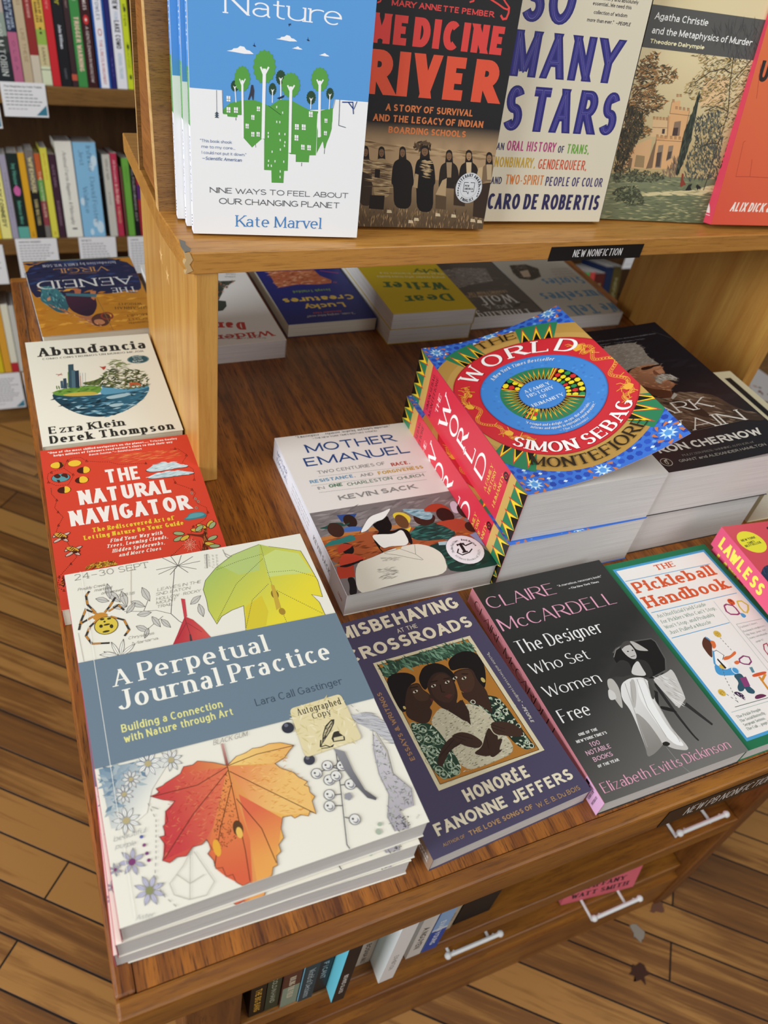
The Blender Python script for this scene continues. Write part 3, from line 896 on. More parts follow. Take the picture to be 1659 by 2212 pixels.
l	8b8a8a	0.25	107 2249 69 2293
p	bdb7cf	102 2237 88 2226 73 2220 58 2222 43 2227 58 2237 72 2244 87 2244
l	8b8a8a	0.30	102 2237 88 2226 73 2220 58 2222 43 2227 58 2237 72 2244 87 2244 102 2237
l	8b8a8a	0.25	102 2237 43 2227
p	bdb7cf	107 2227 105 2208 98 2192 86 2180 71 2169 75 2188 81 2204 92 2217
l	8b8a8a	0.30	107 2227 105 2208 98 2192 86 2180 71 2169 75 2188 81 2204 92 2217 107 2227
l	8b8a8a	0.25	107 2227 71 2169
p	bdb7cf	118 2226 130 2214 136 2200 136 2183 133 2164 122 2177 115 2191 114 2208
l	8b8a8a	0.30	118 2226 130 2214 136 2200 136 2183 133 2164 122 2177 115 2191 114 2208 118 2226
l	8b8a8a	0.25	118 2226 133 2164
p	bdb7cf	127 2236 143 2239 158 2237 170 2229 181 2216 165 2214 149 2215 137 2222
l	8b8a8a	0.30	127 2236 143 2239 158 2237 170 2229 181 2216 165 2214 149 2215 137 2222 127 2236
l	8b8a8a	0.25	127 2236 181 2216
e	7f3f70	115 2240 19 19 0	0
p	c4c0d6	190 2432 200 2450 214 2463 230 2470 248 2473 237 2456 225 2442 209 2434
l	8b8a8a	0.30	190 2432 200 2450 214 2463 230 2470 248 2473 237 2456 225 2442 209 2434 190 2432
l	8b8a8a	0.25	190 2432 248 2473
p	c4c0d6	182 2438 178 2457 180 2475 189 2492 201 2508 203 2489 203 2471 195 2454
l	8b8a8a	0.30	182 2438 178 2457 180 2475 189 2492 201 2508 203 2489 203 2471 195 2454 182 2438
l	8b8a8a	0.25	182 2438 201 2508
p	c4c0d6	171 2435 155 2444 145 2457 141 2474 141 2493 155 2483 166 2471 171 2455
l	8b8a8a	0.30	171 2435 155 2444 145 2457 141 2474 141 2493 155 2483 166 2471 171 2455 171 2435
l	8b8a8a	0.25	171 2435 141 2493
p	c4c0d6	164 2425 146 2419 129 2419 115 2426 101 2437 119 2442 136 2444 151 2438
l	8b8a8a	0.30	164 2425 146 2419 129 2419 115 2426 101 2437 119 2442 136 2444 151 2438 164 2425
l	8b8a8a	0.25	164 2425 101 2437
p	c4c0d6	165 2414 154 2396 141 2383 124 2376 106 2372 117 2389 130 2403 146 2411
l	8b8a8a	0.30	165 2414 154 2396 141 2383 124 2376 106 2372 117 2389 130 2403 146 2411 165 2414
l	8b8a8a	0.25	165 2414 106 2372
p	c4c0d6	173 2408 177 2388 175 2370 166 2353 153 2336 151 2356 152 2374 160 2391
l	8b8a8a	0.30	173 2408 177 2388 175 2370 166 2353 153 2336 151 2356 152 2374 160 2391 173 2408
l	8b8a8a	0.25	173 2408 153 2336
p	c4c0d6	184 2410 200 2401 210 2388 214 2371 215 2351 201 2361 189 2373 184 2390
l	8b8a8a	0.30	184 2410 200 2401 210 2388 214 2371 215 2351 201 2361 189 2373 184 2390 184 2410
l	8b8a8a	0.25	184 2410 215 2351
p	c4c0d6	191 2420 209 2427 226 2427 241 2420 255 2408 237 2403 219 2402 204 2408
l	8b8a8a	0.30	191 2420 209 2427 226 2427 241 2420 255 2408 237 2403 219 2402 204 2408 191 2420
l	8b8a8a	0.25	191 2420 255 2408
e	8f8f62	177 2423 21 21 0	0
p	bdb7cf	30 2258 34 2267 40 2273 48 2275 56 2277 51 2269 45 2263 38 2259
l	8b8a8a	0.30	30 2258 34 2267 40 2273 48 2275 56 2277 51 2269 45 2263 38 2259 30 2258
l	8b8a8a	0.25	30 2258 56 2277
p	bdb7cf	24 2261 21 2269 20 2277 22 2285 26 2294 29 2286 30 2278 29 2270
l	8b8a8a	0.30	24 2261 21 2269 20 2277 22 2285 26 2294 29 2286 30 2278 29 2270 24 2261
l	8b8a8a	0.25	24 2261 26 2294
p	bdb7cf	19 2257 10 2257 4 2259 -1 2264 -6 2271 2 2271 9 2270 15 2265
l	8b8a8a	0.30	19 2257 10 2257 4 2259 -1 2264 -6 2271 2 2271 9 2270 15 2265 19 2257
l	8b8a8a	0.25	19 2257 -6 2271
p	bdb7cf	18 2250 13 2242 7 2236 0 2233 -8 2232 -3 2239 3 2246 10 2249
l	8b8a8a	0.30	18 2250 13 2242 7 2236 0 2233 -8 2232 -3 2239 3 2246 10 2249 18 2250
l	8b8a8a	0.25	18 2250 -8 2232
p	bdb7cf	23 2247 27 2240 28 2231 25 2223 22 2215 19 2222 17 2231 19 2239
l	8b8a8a	0.30	23 2247 27 2240 28 2231 25 2223 22 2215 19 2222 17 2231 19 2239 23 2247
l	8b8a8a	0.25	23 2247 22 2215
p	bdb7cf	29 2251 37 2252 44 2250 49 2244 54 2237 46 2237 38 2239 33 2244
l	8b8a8a	0.30	29 2251 37 2252 44 2250 49 2244 54 2237 46 2237 38 2239 33 2244 29 2251
l	8b8a8a	0.25	29 2251 54 2237
e	7f3f70	24 2254 9 9 0	0
e	5b62a0	187 2116 10 10 0	0
e	8a4a7a	193 2168 10 10 0	0
e	7a3f78	199 2219 10 10 0	0
e	86356e	202 2260 10 10 0	0
d	9a978f	0.45	3.0	256 1930 282 2041 243 2250 217 2360 239 2469 305 2567
l	8d8a82	0.35	271 1957 305 1983
l	b3aea3	0.35	427 2285 375 2348 285 2422 296 2489 366 2539 457 2546 515 2489 472 2368 445 2291
l	b3aea3	0.35	427 2285 369 2540
l	b3aea3	0.35	387 2457 330 2386
l	b3aea3	0.35	387 2457 470 2434
t	hw	8e8f92	39 2097 174 30 0.0	beautiful
t	hw	8e8f92	41 2141 108 29 63.0	purple
t	hw	8e8f92	82 2552 95 26 70.5	Aster
g	cf4a42	eab05a	423 2117 964 2148	749 1836 674 1791 584 1751 552 1768 497 1763 469 1802 373 1836 358 1846 316 1854 330 1885 276 1892 341 1936 404 1964 368 2001 340 2009 343 2073 311 2093 315 2151 281 2148 304 2210 271 2286 307 2312 348 2293 400 2303 444 2264 495 2267 526 2247 542 2304 514 2329 536 2374 537 2424 574 2430 580 2485 618 2485 625 2533 654 2563 697 2558 729 2582 821 2561 839 2521 867 2517 876 2465 908 2449 907 2407 946 2378 947 2320 976 2257 1028 2264 1042 2286 1081 2277 1124 2299 1140 2274 1172 2301 1174 2217 1199 2194 1179 2157 1185 2124 1160 2104 1187 2089 1142 2042 1124 2005 1052 1949 1031 1911 1100 1891 1142 1854 1182 1827 1103 1782 1031 1768 983 1778 926 1769 877 1787 817 1792
g	c63f42	de7450	358 2052 716 2021	747 1843 468 1805 289 1897 404 1964 340 2009 274 2287 444 2264 527 2243 673 2083
g	e6904f	d8613f	734 1950 648 2495	747 1851 532 2280 537 2424 580 2485 654 2560 710 2556 759 2329 753 2094
g	f0c878	e9ad62	825 1819 1137 1919	755 1838 820 1793 926 1772 1030 1771 1177 1828 1101 1887 1027 1909
g	e38a55	edbd70	768 1929 1033 2109	753 1848 1030 1914 1180 2086 1179 2157 1164 2289 991 2247 826 2133
g	dc6a48	e9a352	802 2170 838 2480	768 2038 972 2263 907 2407 822 2555 732 2570 759 2329
s	b52a2a e08a5a d8433c	240 3.5 0.35 -60 60 9	491 1793 391 1885 325 2084 288 2279 498 2255 680 2055 730 1854
s	d9862f f2c877 c98033	200 3.5 0.35 -30 50 10	825 1819 1119 1830 1166 2106 1129 2263 965 2238 831 2012
s	7a3a1a 4a2a1a	200 1.2 0.5 0 180 11	736 1856 606 2134 535 2322 583 2339 685 2304 732 2176
l	5b2f1d	0.45	749 1836 739 2013 728 2189 717 2384 698 2552
l	5b2f1d	0.45	749 1844 550 1906 289 1897
l	5b2f1d	0.45	748 1867 484 2079 281 2283
l	5b2f1d	0.45	747 1954 615 2209 534 2409
l	5b2f1d	0.45	752 1877 910 2038 1163 2292
l	5b2f1d	0.45	755 1838 943 1816 1177 1828
l	5b2f1d	0.45	748 2062 840 2284 865 2503
e	5a3a20	711 2241 29 50 0	0
e	e9b85a	712 2267 18 34 0	0
e	e8a73a	570 2313 21 51 0	0
l	54322a	0.30	749 1836 674 1791 584 1751 552 1768 497 1763 469 1802 373 1836 358 1846 316 1854 330 1885 276 1892 341 1936 404 1964 368 2001 340 2009 343 2073 311 2093 315 2151 281 2148 304 2210 271 2286 307 2312 348 2293 400 2303 444 2264 495 2267 526 2247 542 2304 514 2329 536 2374 537 2424 574 2430 580 2485 618 2485 625 2533 654 2563 697 2558 729 2582 821 2561 839 2521 867 2517 876 2465 908 2449 907 2407 946 2378 947 2320 976 2257 1028 2264 1042 2286 1081 2277 1124 2299 1140 2274 1172 2301 1174 2217 1199 2194 1179 2157 1185 2124 1160 2104 1187 2089 1142 2042 1124 2005 1052 1949 1031 1911 1100 1891 1142 1854 1182 1827 1103 1782 1031 1768 983 1778 926 1769 877 1787 817 1792 749 1836
g	c99a92	8f4a3a	758 1682 749 1836	747 1679 763 1680 758 1839 741 1838
t	hw	77706a	701 1675 218 34 0.0	BLACK GUM
l	57545a	0.55	1425 1952 1370 2188 1313 2413 1283 2534 1291 2562
l	57545a	0.55	1399 2068 1337 2024
l	57545a	0.55	1384 2129 1318 2123
l	57545a	0.55	1376 2174 1433 2184
l	57545a	0.55	1359 2231 1285 2215
l	57545a	0.55	1339 2302 1263 2277
l	57545a	0.55	1328 2374 1379 2406
l	57545a	0.55	1405 2037 1274 2053
l	57545a	0.55	1413 2007 1429 2048
e	54525a	1340 2025 36 36 0	0
e	e5e1d8	1340 2025 32 32 0	0
e	8f8c92	1345 2034 19 19 0	0
e	e5e1d8	1342 2025 16 16 0	0
e	54525a	1330 2018 7 7 0	0
e	54525a	1428 2053 37 37 0	0
e	e5e1d8	1428 2053 32 32 0	0
e	8f8c92	1432 2062 19 19 0	0
e	e5e1d8	1429 2053 16 16 0	0
e	54525a	1418 2046 7 7 0	0
e	54525a	1258 2055 36 36 0	0
e	e5e1d8	1258 2055 32 32 0	0
e	8f8c92	1262 2065 19 19 0	0
e	e5e1d8	1259 2056 16 16 0	0
e	54525a	1248 2049 7 7 0	0
e	54525a	1319 2120 36 36 0	0
e	e5e1d8	1319 2120 32 32 0	0
e	8f8c92	1323 2130 19 19 0	0
e	e5e1d8	1320 2121 16 16 0	0
e	54525a	1309 2114 7 7 0	0
e	54525a	1435 2187 36 36 0	0
e	e5e1d8	1435 2187 32 32 0	0
e	8f8c92	1439 2196 19 19 0	0
e	e5e1d8	1436 2187 16 16 0	0
e	54525a	1425 2180 7 7 0	0
e	54525a	1287 2211 35 35 0	0
e	e5e1d8	1287 2211 31 31 0	0
e	8f8c92	1291 2220 18 18 0	0
e	e5e1d8	1288 2211 16 16 0	0
e	54525a	1277 2204 7 7 0	0
e	54525a	1264 2280 35 35 0	0
e	e5e1d8	1264 2280 31 31 0	0
e	8f8c92	1268 2289 18 18 0	0
e	e5e1d8	1265 2281 15 15 0	0
e	54525a	1254 2274 7 7 0	0
e	54525a	1381 2406 35 35 0	0
e	e5e1d8	1381 2406 31 31 0	0
e	8f8c92	1385 2415 18 18 0	0
e	e5e1d8	1382 2407 15 15 0	0
e	54525a	1371 2400 7 7 0	0
e	54525a	1369 2107 36 36 0	0
e	e5e1d8	1369 2107 32 32 0	0
e	8f8c92	1373 2117 19 19 0	0
e	e5e1d8	1370 2108 16 16 0	0
e	54525a	1359 2101 7 7 0	0
e	34343f	1183 1695 40 40 0	0
e	6a6a78	1177 1675 13 13 0	0
e	3f3e48	1244 1953 36 36 0	0
e	77757f	1237 1937 12 12 0	0
e	9a979c	1407 2262 13 13 0	0
e	9a979c	1394 2271 13 13 0	0
e	9a979c	1382 2262 13 13 0	0
e	9a979c	1387 2248 13 13 0	0
e	9a979c	1403 2248 13 13 0	0
g	8f8d90	5d5a5f	1421 1942 1543 2315	1418 1924 1478 1968 1484 2109 1508 2248 1559 2322 1548 2334 1505 2304 1463 2205 1434 2086
p	c3c1c3	1594 1724 1740 1743 1814 1850 1825 1991 1797 2009 1727 1899 1636 1795
s	7d7b80 9b999c	60 9 0.35 15 35 3	1594 1724 1740 1743 1814 1850 1825 1991 1797 2009 1727 1899 1636 1795
g	cfc9cc	a9a2a8	1714 1930 1616 2544	1705 1892 1735 2041 1715 2203 1787 2331 1758 2440 1663 2442 1676 2564 1586 2552 1577 2457 1641 2323 1633 2179 1656 2016
s	8a8488 77756f b7b0a8 9fa395	170 3.2 0.7 0 180 6	1705 1892 1735 2041 1715 2203 1787 2331 1758 2440 1663 2442 1676 2564 1586 2552 1577 2457 1641 2323 1633 2179 1656 2016
l	8b8790	0.40	1712 1876 1663 2018 1633 2179 1641 2323 1577 2457 1586 2552
l	8b8790	0.40	1727 1899 1749 2045 1722 2205 1790 2332 1758 2440
s	4a4848	40 1.2 0.8 0 180 7	1618 2462 1707 2477 1686 2553 1600 2546
e	a9b5a0	1515 2482 14 13 0	0
e	a9b5a0	1490 2522 17 19 0	0
t	hw	77756f	1745 2531 36 15 -425.4	Yvs
d	a9a59c	0.40	4.0	1640 1653 1723 1826 1665 2053
p	70818e	-57 819 1952 876 1914 1651 -68 1621
l	e6e3da	0.35	109 -16 78 2538
t	se	f4efe2	192 1073 105 131 0.0	A
t	se	f4efe2	359 1072 878 147 0.0	Perpetual
t	se	f4efe2	194 1259 1449 149 0.0	Journal Practice
t	sm	e6df8c	188 1424 637 58 0.0	Building a Connection
t	sm	e6df8c	192 1499 685 57 0.0	with Nature through Art
t	sk	3d4c58	1032 1481 617 58 0.0	Lara Call Gastinger
'''
A_sti = '''
p	e3d4a6	1231 1599 1234 1584 1240 1573 1250 1566 1264 1563 1566 1552 1581 1553 1592 1559 1599 1570 1602 1585 1618 1883 1616 1897 1610 1907 1599 1914 1583 1916 1260 1932 1245 1931 1234 1925 1228 1916 1226 1902
s	d9c892 ecdfba d3c28c	90 6 1.2 0 180 5	1231 1599 1234 1584 1240 1573 1250 1566 1264 1563 1566 1552 1581 1553 1592 1559 1599 1570 1602 1585 1618 1883 1616 1897 1610 1907 1599 1914 1583 1916 1260 1932 1245 1931 1234 1925 1228 1916 1226 1902
t	sr	26221c	1275 1630 304 52 0.0	Autographed
t	sr	26221c	1360 1685 128 47 0.0	Copy
p	3a352c	1354 1878 1383 1809 1421 1754 1472 1723 1494 1726 1482 1755 1446 1797 1397 1840
p	d9cba0	1368 1860 1390 1811 1423 1766 1468 1735 1480 1737 1467 1761 1435 1797 1393 1835
l	3a352c	0.50	1342 1891 1383 1836 1431 1780 1484 1731
s	3a352c	26 4 0.35 -50 -20 2	1368 1860 1390 1811 1423 1766 1468 1735 1480 1737 1467 1761 1435 1797 1393 1835
p	3a352c	1446 1829 1458 1815 1490 1818 1492 1833 1515 1868 1508 1894 1430 1883 1428 1855
p	d9cba0	1443 1854 1507 1858 1502 1885 1438 1877
e	3a352c	1473 1823 21 9 0	0
l	3a352c	0.70	1338 1890 1376 1890 1401 1910 1428 1901
l	3a352c	0.60	1341 1903 1385 1910 1420 1911
l	3a352c	0.90	1358 1845 1339 1890
'''
A_nav = '''
t	sb	f6ebe2	63 60 1187 29 0.0	"One of the most skilled navigators on the planet.... Tristan Gooley
t	sb	f6ebe2	109 107 1088 29 0.0	helps millions of followers read nature's clues to find their way
t	sbi	f6ebe2	414 154 479 27 0.0	back home."—Smithsonian
s	e8834a c9502f f09a5c	170 9 0.5 -15 8 5	524 201 657 178 874 203 1046 187 1198 230 1239 313 1108 343 923 314 764 340 629 300
d	5a1d12	0.55	1.7	35 462 29 410 39 345 77 318 176 296 218 190 263 159 336 163 382 226 495 264 578 281 657 336 892 366 911 385
d	5a1d12	0.55	1.7	1157 203 1225 207 1286 304 1287 332 1228 422 1307 538 1289 677
d	5a1d12	0.55	1.7	1103 638 1106 708 1191 778 1237 822 1258 878 1223 937 1248 1026 1310 1089 1304 1169 1266 1240 1146 1306 1108 1389
d	5a1d12	0.55	1.7	47 548 45 629 82 718 54 807 77 874 110 943 68 1032 36 1122
d	5a1d12	0.55	1.7	112 1257 168 1441 115 1511 22 1622 3 1684 -3 1747 34 1782
d	5a1d12	0.55	1.7	1159 1492 1153 1616 1106 1450 1011 1516 901 1613 838 1633
d	5a1d12	0.55	1.7	182 297 240 387 246 422 194 530 95 522 35 462
l	5a1d12	0.45	210 202 229 206 223 174 210 202
l	5a1d12	0.45	373 239 392 243 386 211 373 239
l	5a1d12	0.45	238 409 256 412 250 382 238 409
l	5a1d12	0.45	23 473 40 477 34 447 23 473
l	5a1d12	0.45	70 725 88 729 81 700 70 725
l	5a1d12	0.45	67 881 84 885 78 857 67 881
l	5a1d12	0.45	55 1046 72 1050 66 1023 55 1046
l	5a1d12	0.45	106 1519 122 1523 116 1498 106 1519
l	5a1d12	0.45	5 1639 21 1643 15 1619 5 1639
l	5a1d12	0.45	27 1793 42 1797 36 1774 27 1793
l	5a1d12	0.45	1188 215 1208 219 1204 186 1188 215
l	5a1d12	0.45	1274 332 1294 336 1290 303 1274 332
l	5a1d12	0.45	1272 700 1291 704 1288 673 1272 700
l	5a1d12	0.45	1097 703 1116 707 1112 676 1097 703
l	5a1d12	0.45	1224 833 1243 837 1240 807 1224 833
l	5a1d12	0.45	1297 1164 1316 1168 1312 1140 1297 1164
l	5a1d12	0.45	1135 1313 1153 1317 1150 1290 1135 1313
l	5a1d12	0.45	891 1622 908 1626 904 1601 891 1622
l	5a1d12	0.45	886 376 905 380 900 348 886 376
l	5a1d12	0.45	58 342 76 345 69 315 58 342
e	3a130d	125 238 59 46 0	0
e	f2c53a	125 238 56 44 0	0
p	4a1811	130 184 157 197 175 221 180 249 170 274 148 289 120 291 142 276 150 243 149 207
e	3a130d	277 241 60 47 0	0
e	f2c53a	277 241 57 45 0	0
e	3a130d	344 356 59 47 0	0
e	4a1811	344 356 56 45 0	0
p	f2c53a	360 303 376 312 389 326 397 343 398 361 393 377 382 390 367 398 349 400 336 393 342 352 345 315
e	3a130d	313 491 59 46 0	0
e	4a1811	313 491 56 44 0	0
p	f2c53a	328 438 344 448 357 462 364 478 366 495 361 511 350 524 335 531 317 533 291 523 291 483 299 447
e	3a130d	153 595 57 45 0	0
e	4a1811	153 595 54 43 0	0
p	f2c53a	167 544 183 554 195 567 203 583 204 600 200 615 189 627 175 635 158 637 151 631 158 593 158 557
e	3a130d	141 421 80 61 0	0
e	5d9da3	141 421 75 57 0	0
p	4a2018	81 388 109 359 133 373 145 410 118 429 99 417
p	4a2018	143 375 191 363 206 414 193 445 170 415 151 406
p	4a2018	102 443 126 448 133 483 113 487
p	42201a	868 476 924 439 957 405 1001 407 1034 381 1072 385 1089 414 1142 399 1178 419 1200 451 1284 483 1251 507 1162 501 1072 506 993 513 912 508
p	c5d9de	875 470 930 434 964 399 1008 401 1040 375 1079 379 1096 408 1138 391 1174 411 1196 443 1280 475 1247 499 1158 493 1079 500 1000 507 918 502
s	8fb0b8 e6f0f0	36 7 0.9 -25 10 2	875 470 930 434 964 399 1008 401 1040 375 1079 379 1096 408 1138 391 1174 411 1196 443 1280 475 1247 499 1158 493 1079 500 1000 507 918 502
p	42201a	867 581 933 548 980 528 1026 544 1070 518 1132 542 1168 531 1218 559 1322 599 1262 617 1174 611 1085 615 976 609 901 602
p	c5d9de	873 575 939 542 986 522 1033 539 1076 512 1128 534 1164 523 1214 551 1318 591 1258 609 1170 603 1081 607 983 604 908 597
s	8fb0b8 e6f0f0	36 7 0.9 -25 10 3	873 575 939 542 986 522 1033 539 1076 512 1128 534 1164 523 1214 551 1318 591 1258 609 1170 603 1081 607 983 604 908 597
t	hv	f8efe6	507 580 321 190 0.0	THE
t	hv	f8efe6	260 824 811 191 0.0	NATURAL
t	hv	f8efe6	161 1077 1021 194 0.0	NAVIGATOR
t	ds	f0c83c	320 1186 686 54 0.0	The Rediscovered Art of
t	ds	f0c83c	246 1264 828 52 0.0	Letting Nature Be Your Guide
t	sdi	f8e9d8	446 1339 429 41 0.0	Find Your Way with
t	sdi	f8e9d8	407 1399 507 40 0.0	Trees, Looming Clouds,
t	sdi	f8e9d8	445 1463 430 40 0.0	Hidden Spiderwebs,
t	sdi	f8e9d8	489 1522 343 39 0.0	and More Clues
p	3e7f86	1079 1197 1121 1175 1139 1139 1194 1128 1267 1141 1291 1178 1277 1214 1229 1216 1197 1216 1122 1222
p	5fa0a5	1094 1194 1131 1174 1148 1146 1194 1137 1259 1149 1280 1179 1227 1199 1157 1202
e	7a9a8a	1224 870 12 18 0	0.4
e	7a9a8a	1239 957 12 18 0	0.4
e	7a9a8a	1258 998 12 18 0	0.4
e	7a9a8a	1222 1077 12 18 0	0.4
p	6b2a17	1235 1343 1256 1344 1239 1436 1215 1565 1214 1642 1151 1635 1182 1528 1203 1457 1113 1414 1072 1389 1079 1380 1209 1429
s	c97a3a 3a120b	50 5 0.5 70 110 8	1235 1343 1256 1344 1239 1436 1215 1565 1214 1642 1151 1635 1182 1528 1203 1457
e	4a1a10	1010 1362 50 26 20	0
e	9fae7a	1010 1362 44 20 20	0
e	4a1a10	996 1426 50 26 -20	0
e	9fae7a	996 1426 44 20 -20	0
e	4a1a10	1049 1428 50 26 -30	0
e	d8b13f	1049 1428 44 20 -30	0
e	4a1a10	1295 1302 50 26 -50	0
e	d8b13f	1295 1302 44 20 -50	0
e	4a1a10	1311 1326 50 26 -50	0
e	9fae7a	1311 1326 44 20 -50	0
e	4a1a10	1217 1320 50 26 40	0
e	d8b13f	1217 1320 44 20 40	0
e	4a1a10	1162 1356 50 26 20	0
e	d8b13f	1162 1356 44 20 20	0
e	4a1a10	1276 1482 50 26 -20	0
e	9fae7a	1276 1482 44 20 -20	0
e	4a1a10	1240 1549 50 26 30	0
e	d8b13f	1240 1549 44 20 30	0
e	4a1a10	1272 1582 50 26 10	0
e	9fae7a	1272 1582 44 20 10	0
e	4a1a10	952 1635 50 26 10	0
e	d8b13f	952 1635 44 20 10	0
e	4a1a10	1192 1340 50 26 -40	0
e	9fae7a	1192 1340 44 20 -40	0
l	f0a98c	0.30	1074 1516 1134 1531
l	f0a98c	0.30	1074 1516 1112 1579
l	f0a98c	0.30	1074 1516 1075 1603
l	f0a98c	0.30	1074 1516 1038 1594
l	f0a98c	0.30	1074 1516 1015 1556
l	f0a98c	0.30	1074 1516 1013 1502
l	f0a98c	0.30	1074 1516 1035 1453
l	f0a98c	0.30	1074 1516 1072 1428
l	f0a98c	0.30	1074 1516 1110 1437
l	f0a98c	0.30	1074 1516 1133 1476
l	f0a98c	0.25	1088 1520 1083 1532 1074 1538 1065 1535 1059 1526 1059 1513 1064 1501 1073 1495 1082 1497 1088 1507 1088 1520
l	f0a98c	0.25	1101 1523 1091 1545 1074 1556 1058 1552 1047 1534 1046 1510 1056 1488 1073 1477 1090 1481 1100 1498 1101 1523
l	f0a98c	0.25	1115 1526 1099 1559 1075 1576 1050 1569 1034 1543 1033 1507 1048 1474 1072 1457 1098 1463 1114 1489 1115 1526
e	4a1a10	39 1153 42 17 -35	0
e	d0b5a5	39 1153 37 12 -35	0
e	4a1a10	43 1217 42 17 -30	0
e	d0b5a5	43 1217 37 12 -30	0
e	4a1a10	109 1162 42 17 -25	0
e	d0b5a5	109 1162 37 12 -25	0
e	4a1a10	94 1217 42 17 50	0
e	d0b5a5	94 1217 37 12 50	0
e	4a1a10	71 1170 62 29 35	0
e	d9a03a	69 1166 54 23 35	0
e	4a1a10	88 1203 18 18 0	0
l	4a1a10	0.80	46 1162 70 1136
l	4a1a10	0.80	56 1178 80 1153
l	4a1a10	0.80	66 1194 90 1169
e	4a1a10	115 1338 42 17 -35	0
e	d0b5a5	115 1338 37 12 -35	0
e	4a1a10	118 1399 42 17 -30	0
e	d0b5a5	118 1399 37 12 -30	0
e	4a1a10	184 1346 42 17 -25	0
e	d0b5a5	184 1346 37 12 -25	0
e	4a1a10	169 1400 42 17 50	0
e	d0b5a5	169 1400 37 12 50	0
e	4a1a10	147 1354 62 29 35	0
e	d9a03a	145 1350 54 23 35	0
e	4a1a10	164 1386 18 18 0	0
l	4a1a10	0.80	122 1345 146 1321
l	4a1a10	0.80	132 1361 156 1337
l	4a1a10	0.80	141 1377 165 1353
s	c98a2a e8c34a 5a2a10 8a5a1a	160 4 1 -80 20 12	197 1599 276 1551 333 1548 444 1564 456 1609
s	6a2a12 3a140a e07a3a	50 4 1 0 180 13	21 1727 38 1646 62 1632 50 1748
'''
A_abu = '''
t	sd	2a2a28	104 309 1131 171 0.0	Abundancia
t	sd	55554f	139 377 1053 34 0.0	COMO CONSTRUIMOS UN MUNDO MEJOR
e	2d5560	1107 519 116 83 0	0
e	8fb5b5	1107 519 109 80 0	0.04
t	sd	d5e2dc	1057 478 113 28 -72.5	Bestseller
t	sd	d5e2dc	1066 525 87 33 -120.1	No 1 The
t	sd	d5e2dc	1045 566 112 28 -69.9	New York
t	sd	d5e2dc	1064 613 66 39 -189.7	Times
g	16323f	2f6a86	252 1417 815 1053	165 1006 175 1119 241 1255 344 1382 451 1461 564 1500 684 1497 814 1447 936 1360 1052 1241 1114 1122 1127 1051 1036 1064 811 1082 557 1121 334 1093
s	6fa6bf 1a3b4a a9cbd6 0f2733 3f7d97	110 9 2.2 -25 15 3	165 1006 175 1119 241 1255 344 1382 451 1461 564 1500 684 1497 814 1447 936 1360 1052 1241 1114 1122 1127 1051 1036 1064 807 1110 555 1134 332 1107
p	a9c9d4	667 1314 746 1296 837 1308 783 1353 706 1357
p	a9c9d4	658 1168 770 1146 865 1135 939 1163 839 1201 697 1217
p	a9c9d4	356 1277 415 1282 380 1322
p	a9c9d4	784 1441 872 1375 921 1357
p	6d9a3c	165 1006 229 961 352 941 522 928 641 964 659 1054 558 1115 334 1093 204 1055
p	c9b54a	249 1050 386 1033 567 1051 621 1104 497 1115 319 1093
p	5f9fbf	623 873 674 955 815 1053 1039 1050 1130 1037 1096 1090 867 1121 633 1129 629 1048 667 998
s	4a7a2e 86b04a 3a5a22	60 6 1.2 -20 0 4	165 1006 229 961 352 941 522 928 641 964 569 1037 342 1024
p	3e5a6a	270 805 295 800 288 943 261 939
p	2f4658	302 763 333 760 321 949 288 943
p	5a7a88	329 850 366 848 364 943 325 936
p	8aa852	359 648 396 646 371 930 333 923
p	35525f	381 506 435 506 391 948 337 938
p	4f6f7d	399 625 437 622 406 950 367 943
p	22384a	435 637 473 634 441 957 403 950
p	5a7a3a	219 888 229 881 230 947 219 945
p	5a7a3a	239 892 249 885 252 945 240 943
l	9fb0b5	0.40	451 944 481 684
l	9fb0b5	0.40	473 948 504 688
l	9fb0b5	0.40	500 953 531 693
l	c05040	0.60	457 931 475 743
p	4d5f34	467 875 594 853 697 797 643 950 522 928
s	5d6d3a 3f4f28 8a9350	50 5 1.4 -30 10 5	467 875 594 853 697 797 643 950 522 928
s	4a5a34 6b7645 39472a 8a8f5a 5c6a3f 2f3b22	260 7 2 -70 60 6	641 964 701 767 786 629 886 615 987 694 1099 713 1144 874 1122 1036 1036 1064 815 1059 713 1006
s	6f7d4a 8d9a5f	50 7 1.2 -30 30 7	781 551 841 482 919 510 1003 603 928 653 853 616
l	6a5a3a	0.50	831 909 867 580
l	6a5a3a	0.60	886 1008 942 717
l	6a5a3a	0.60	1010 1030 1046 735
p	c0603a	937 943 1045 971 1049 1037 1038 1035 1031 1004 953 990 941 1041 932 1040 937 973
p	b5463a	682 587 716 611 759 594 737 652 715 673 712 641
l	b5463a	1.00	242 673 304 693
l	b5463a	0.70	257 705 300 662
t	sd	2a2a28	74 1683 702 114 0.0	Ezra Klein
t	sd	2a2a28	68 1835 1158 121 0.0	Derek Thompson
t	sd	4a4a45	67 1895 469 26 0.0	Traducción de Jesús Cuéllar
'''
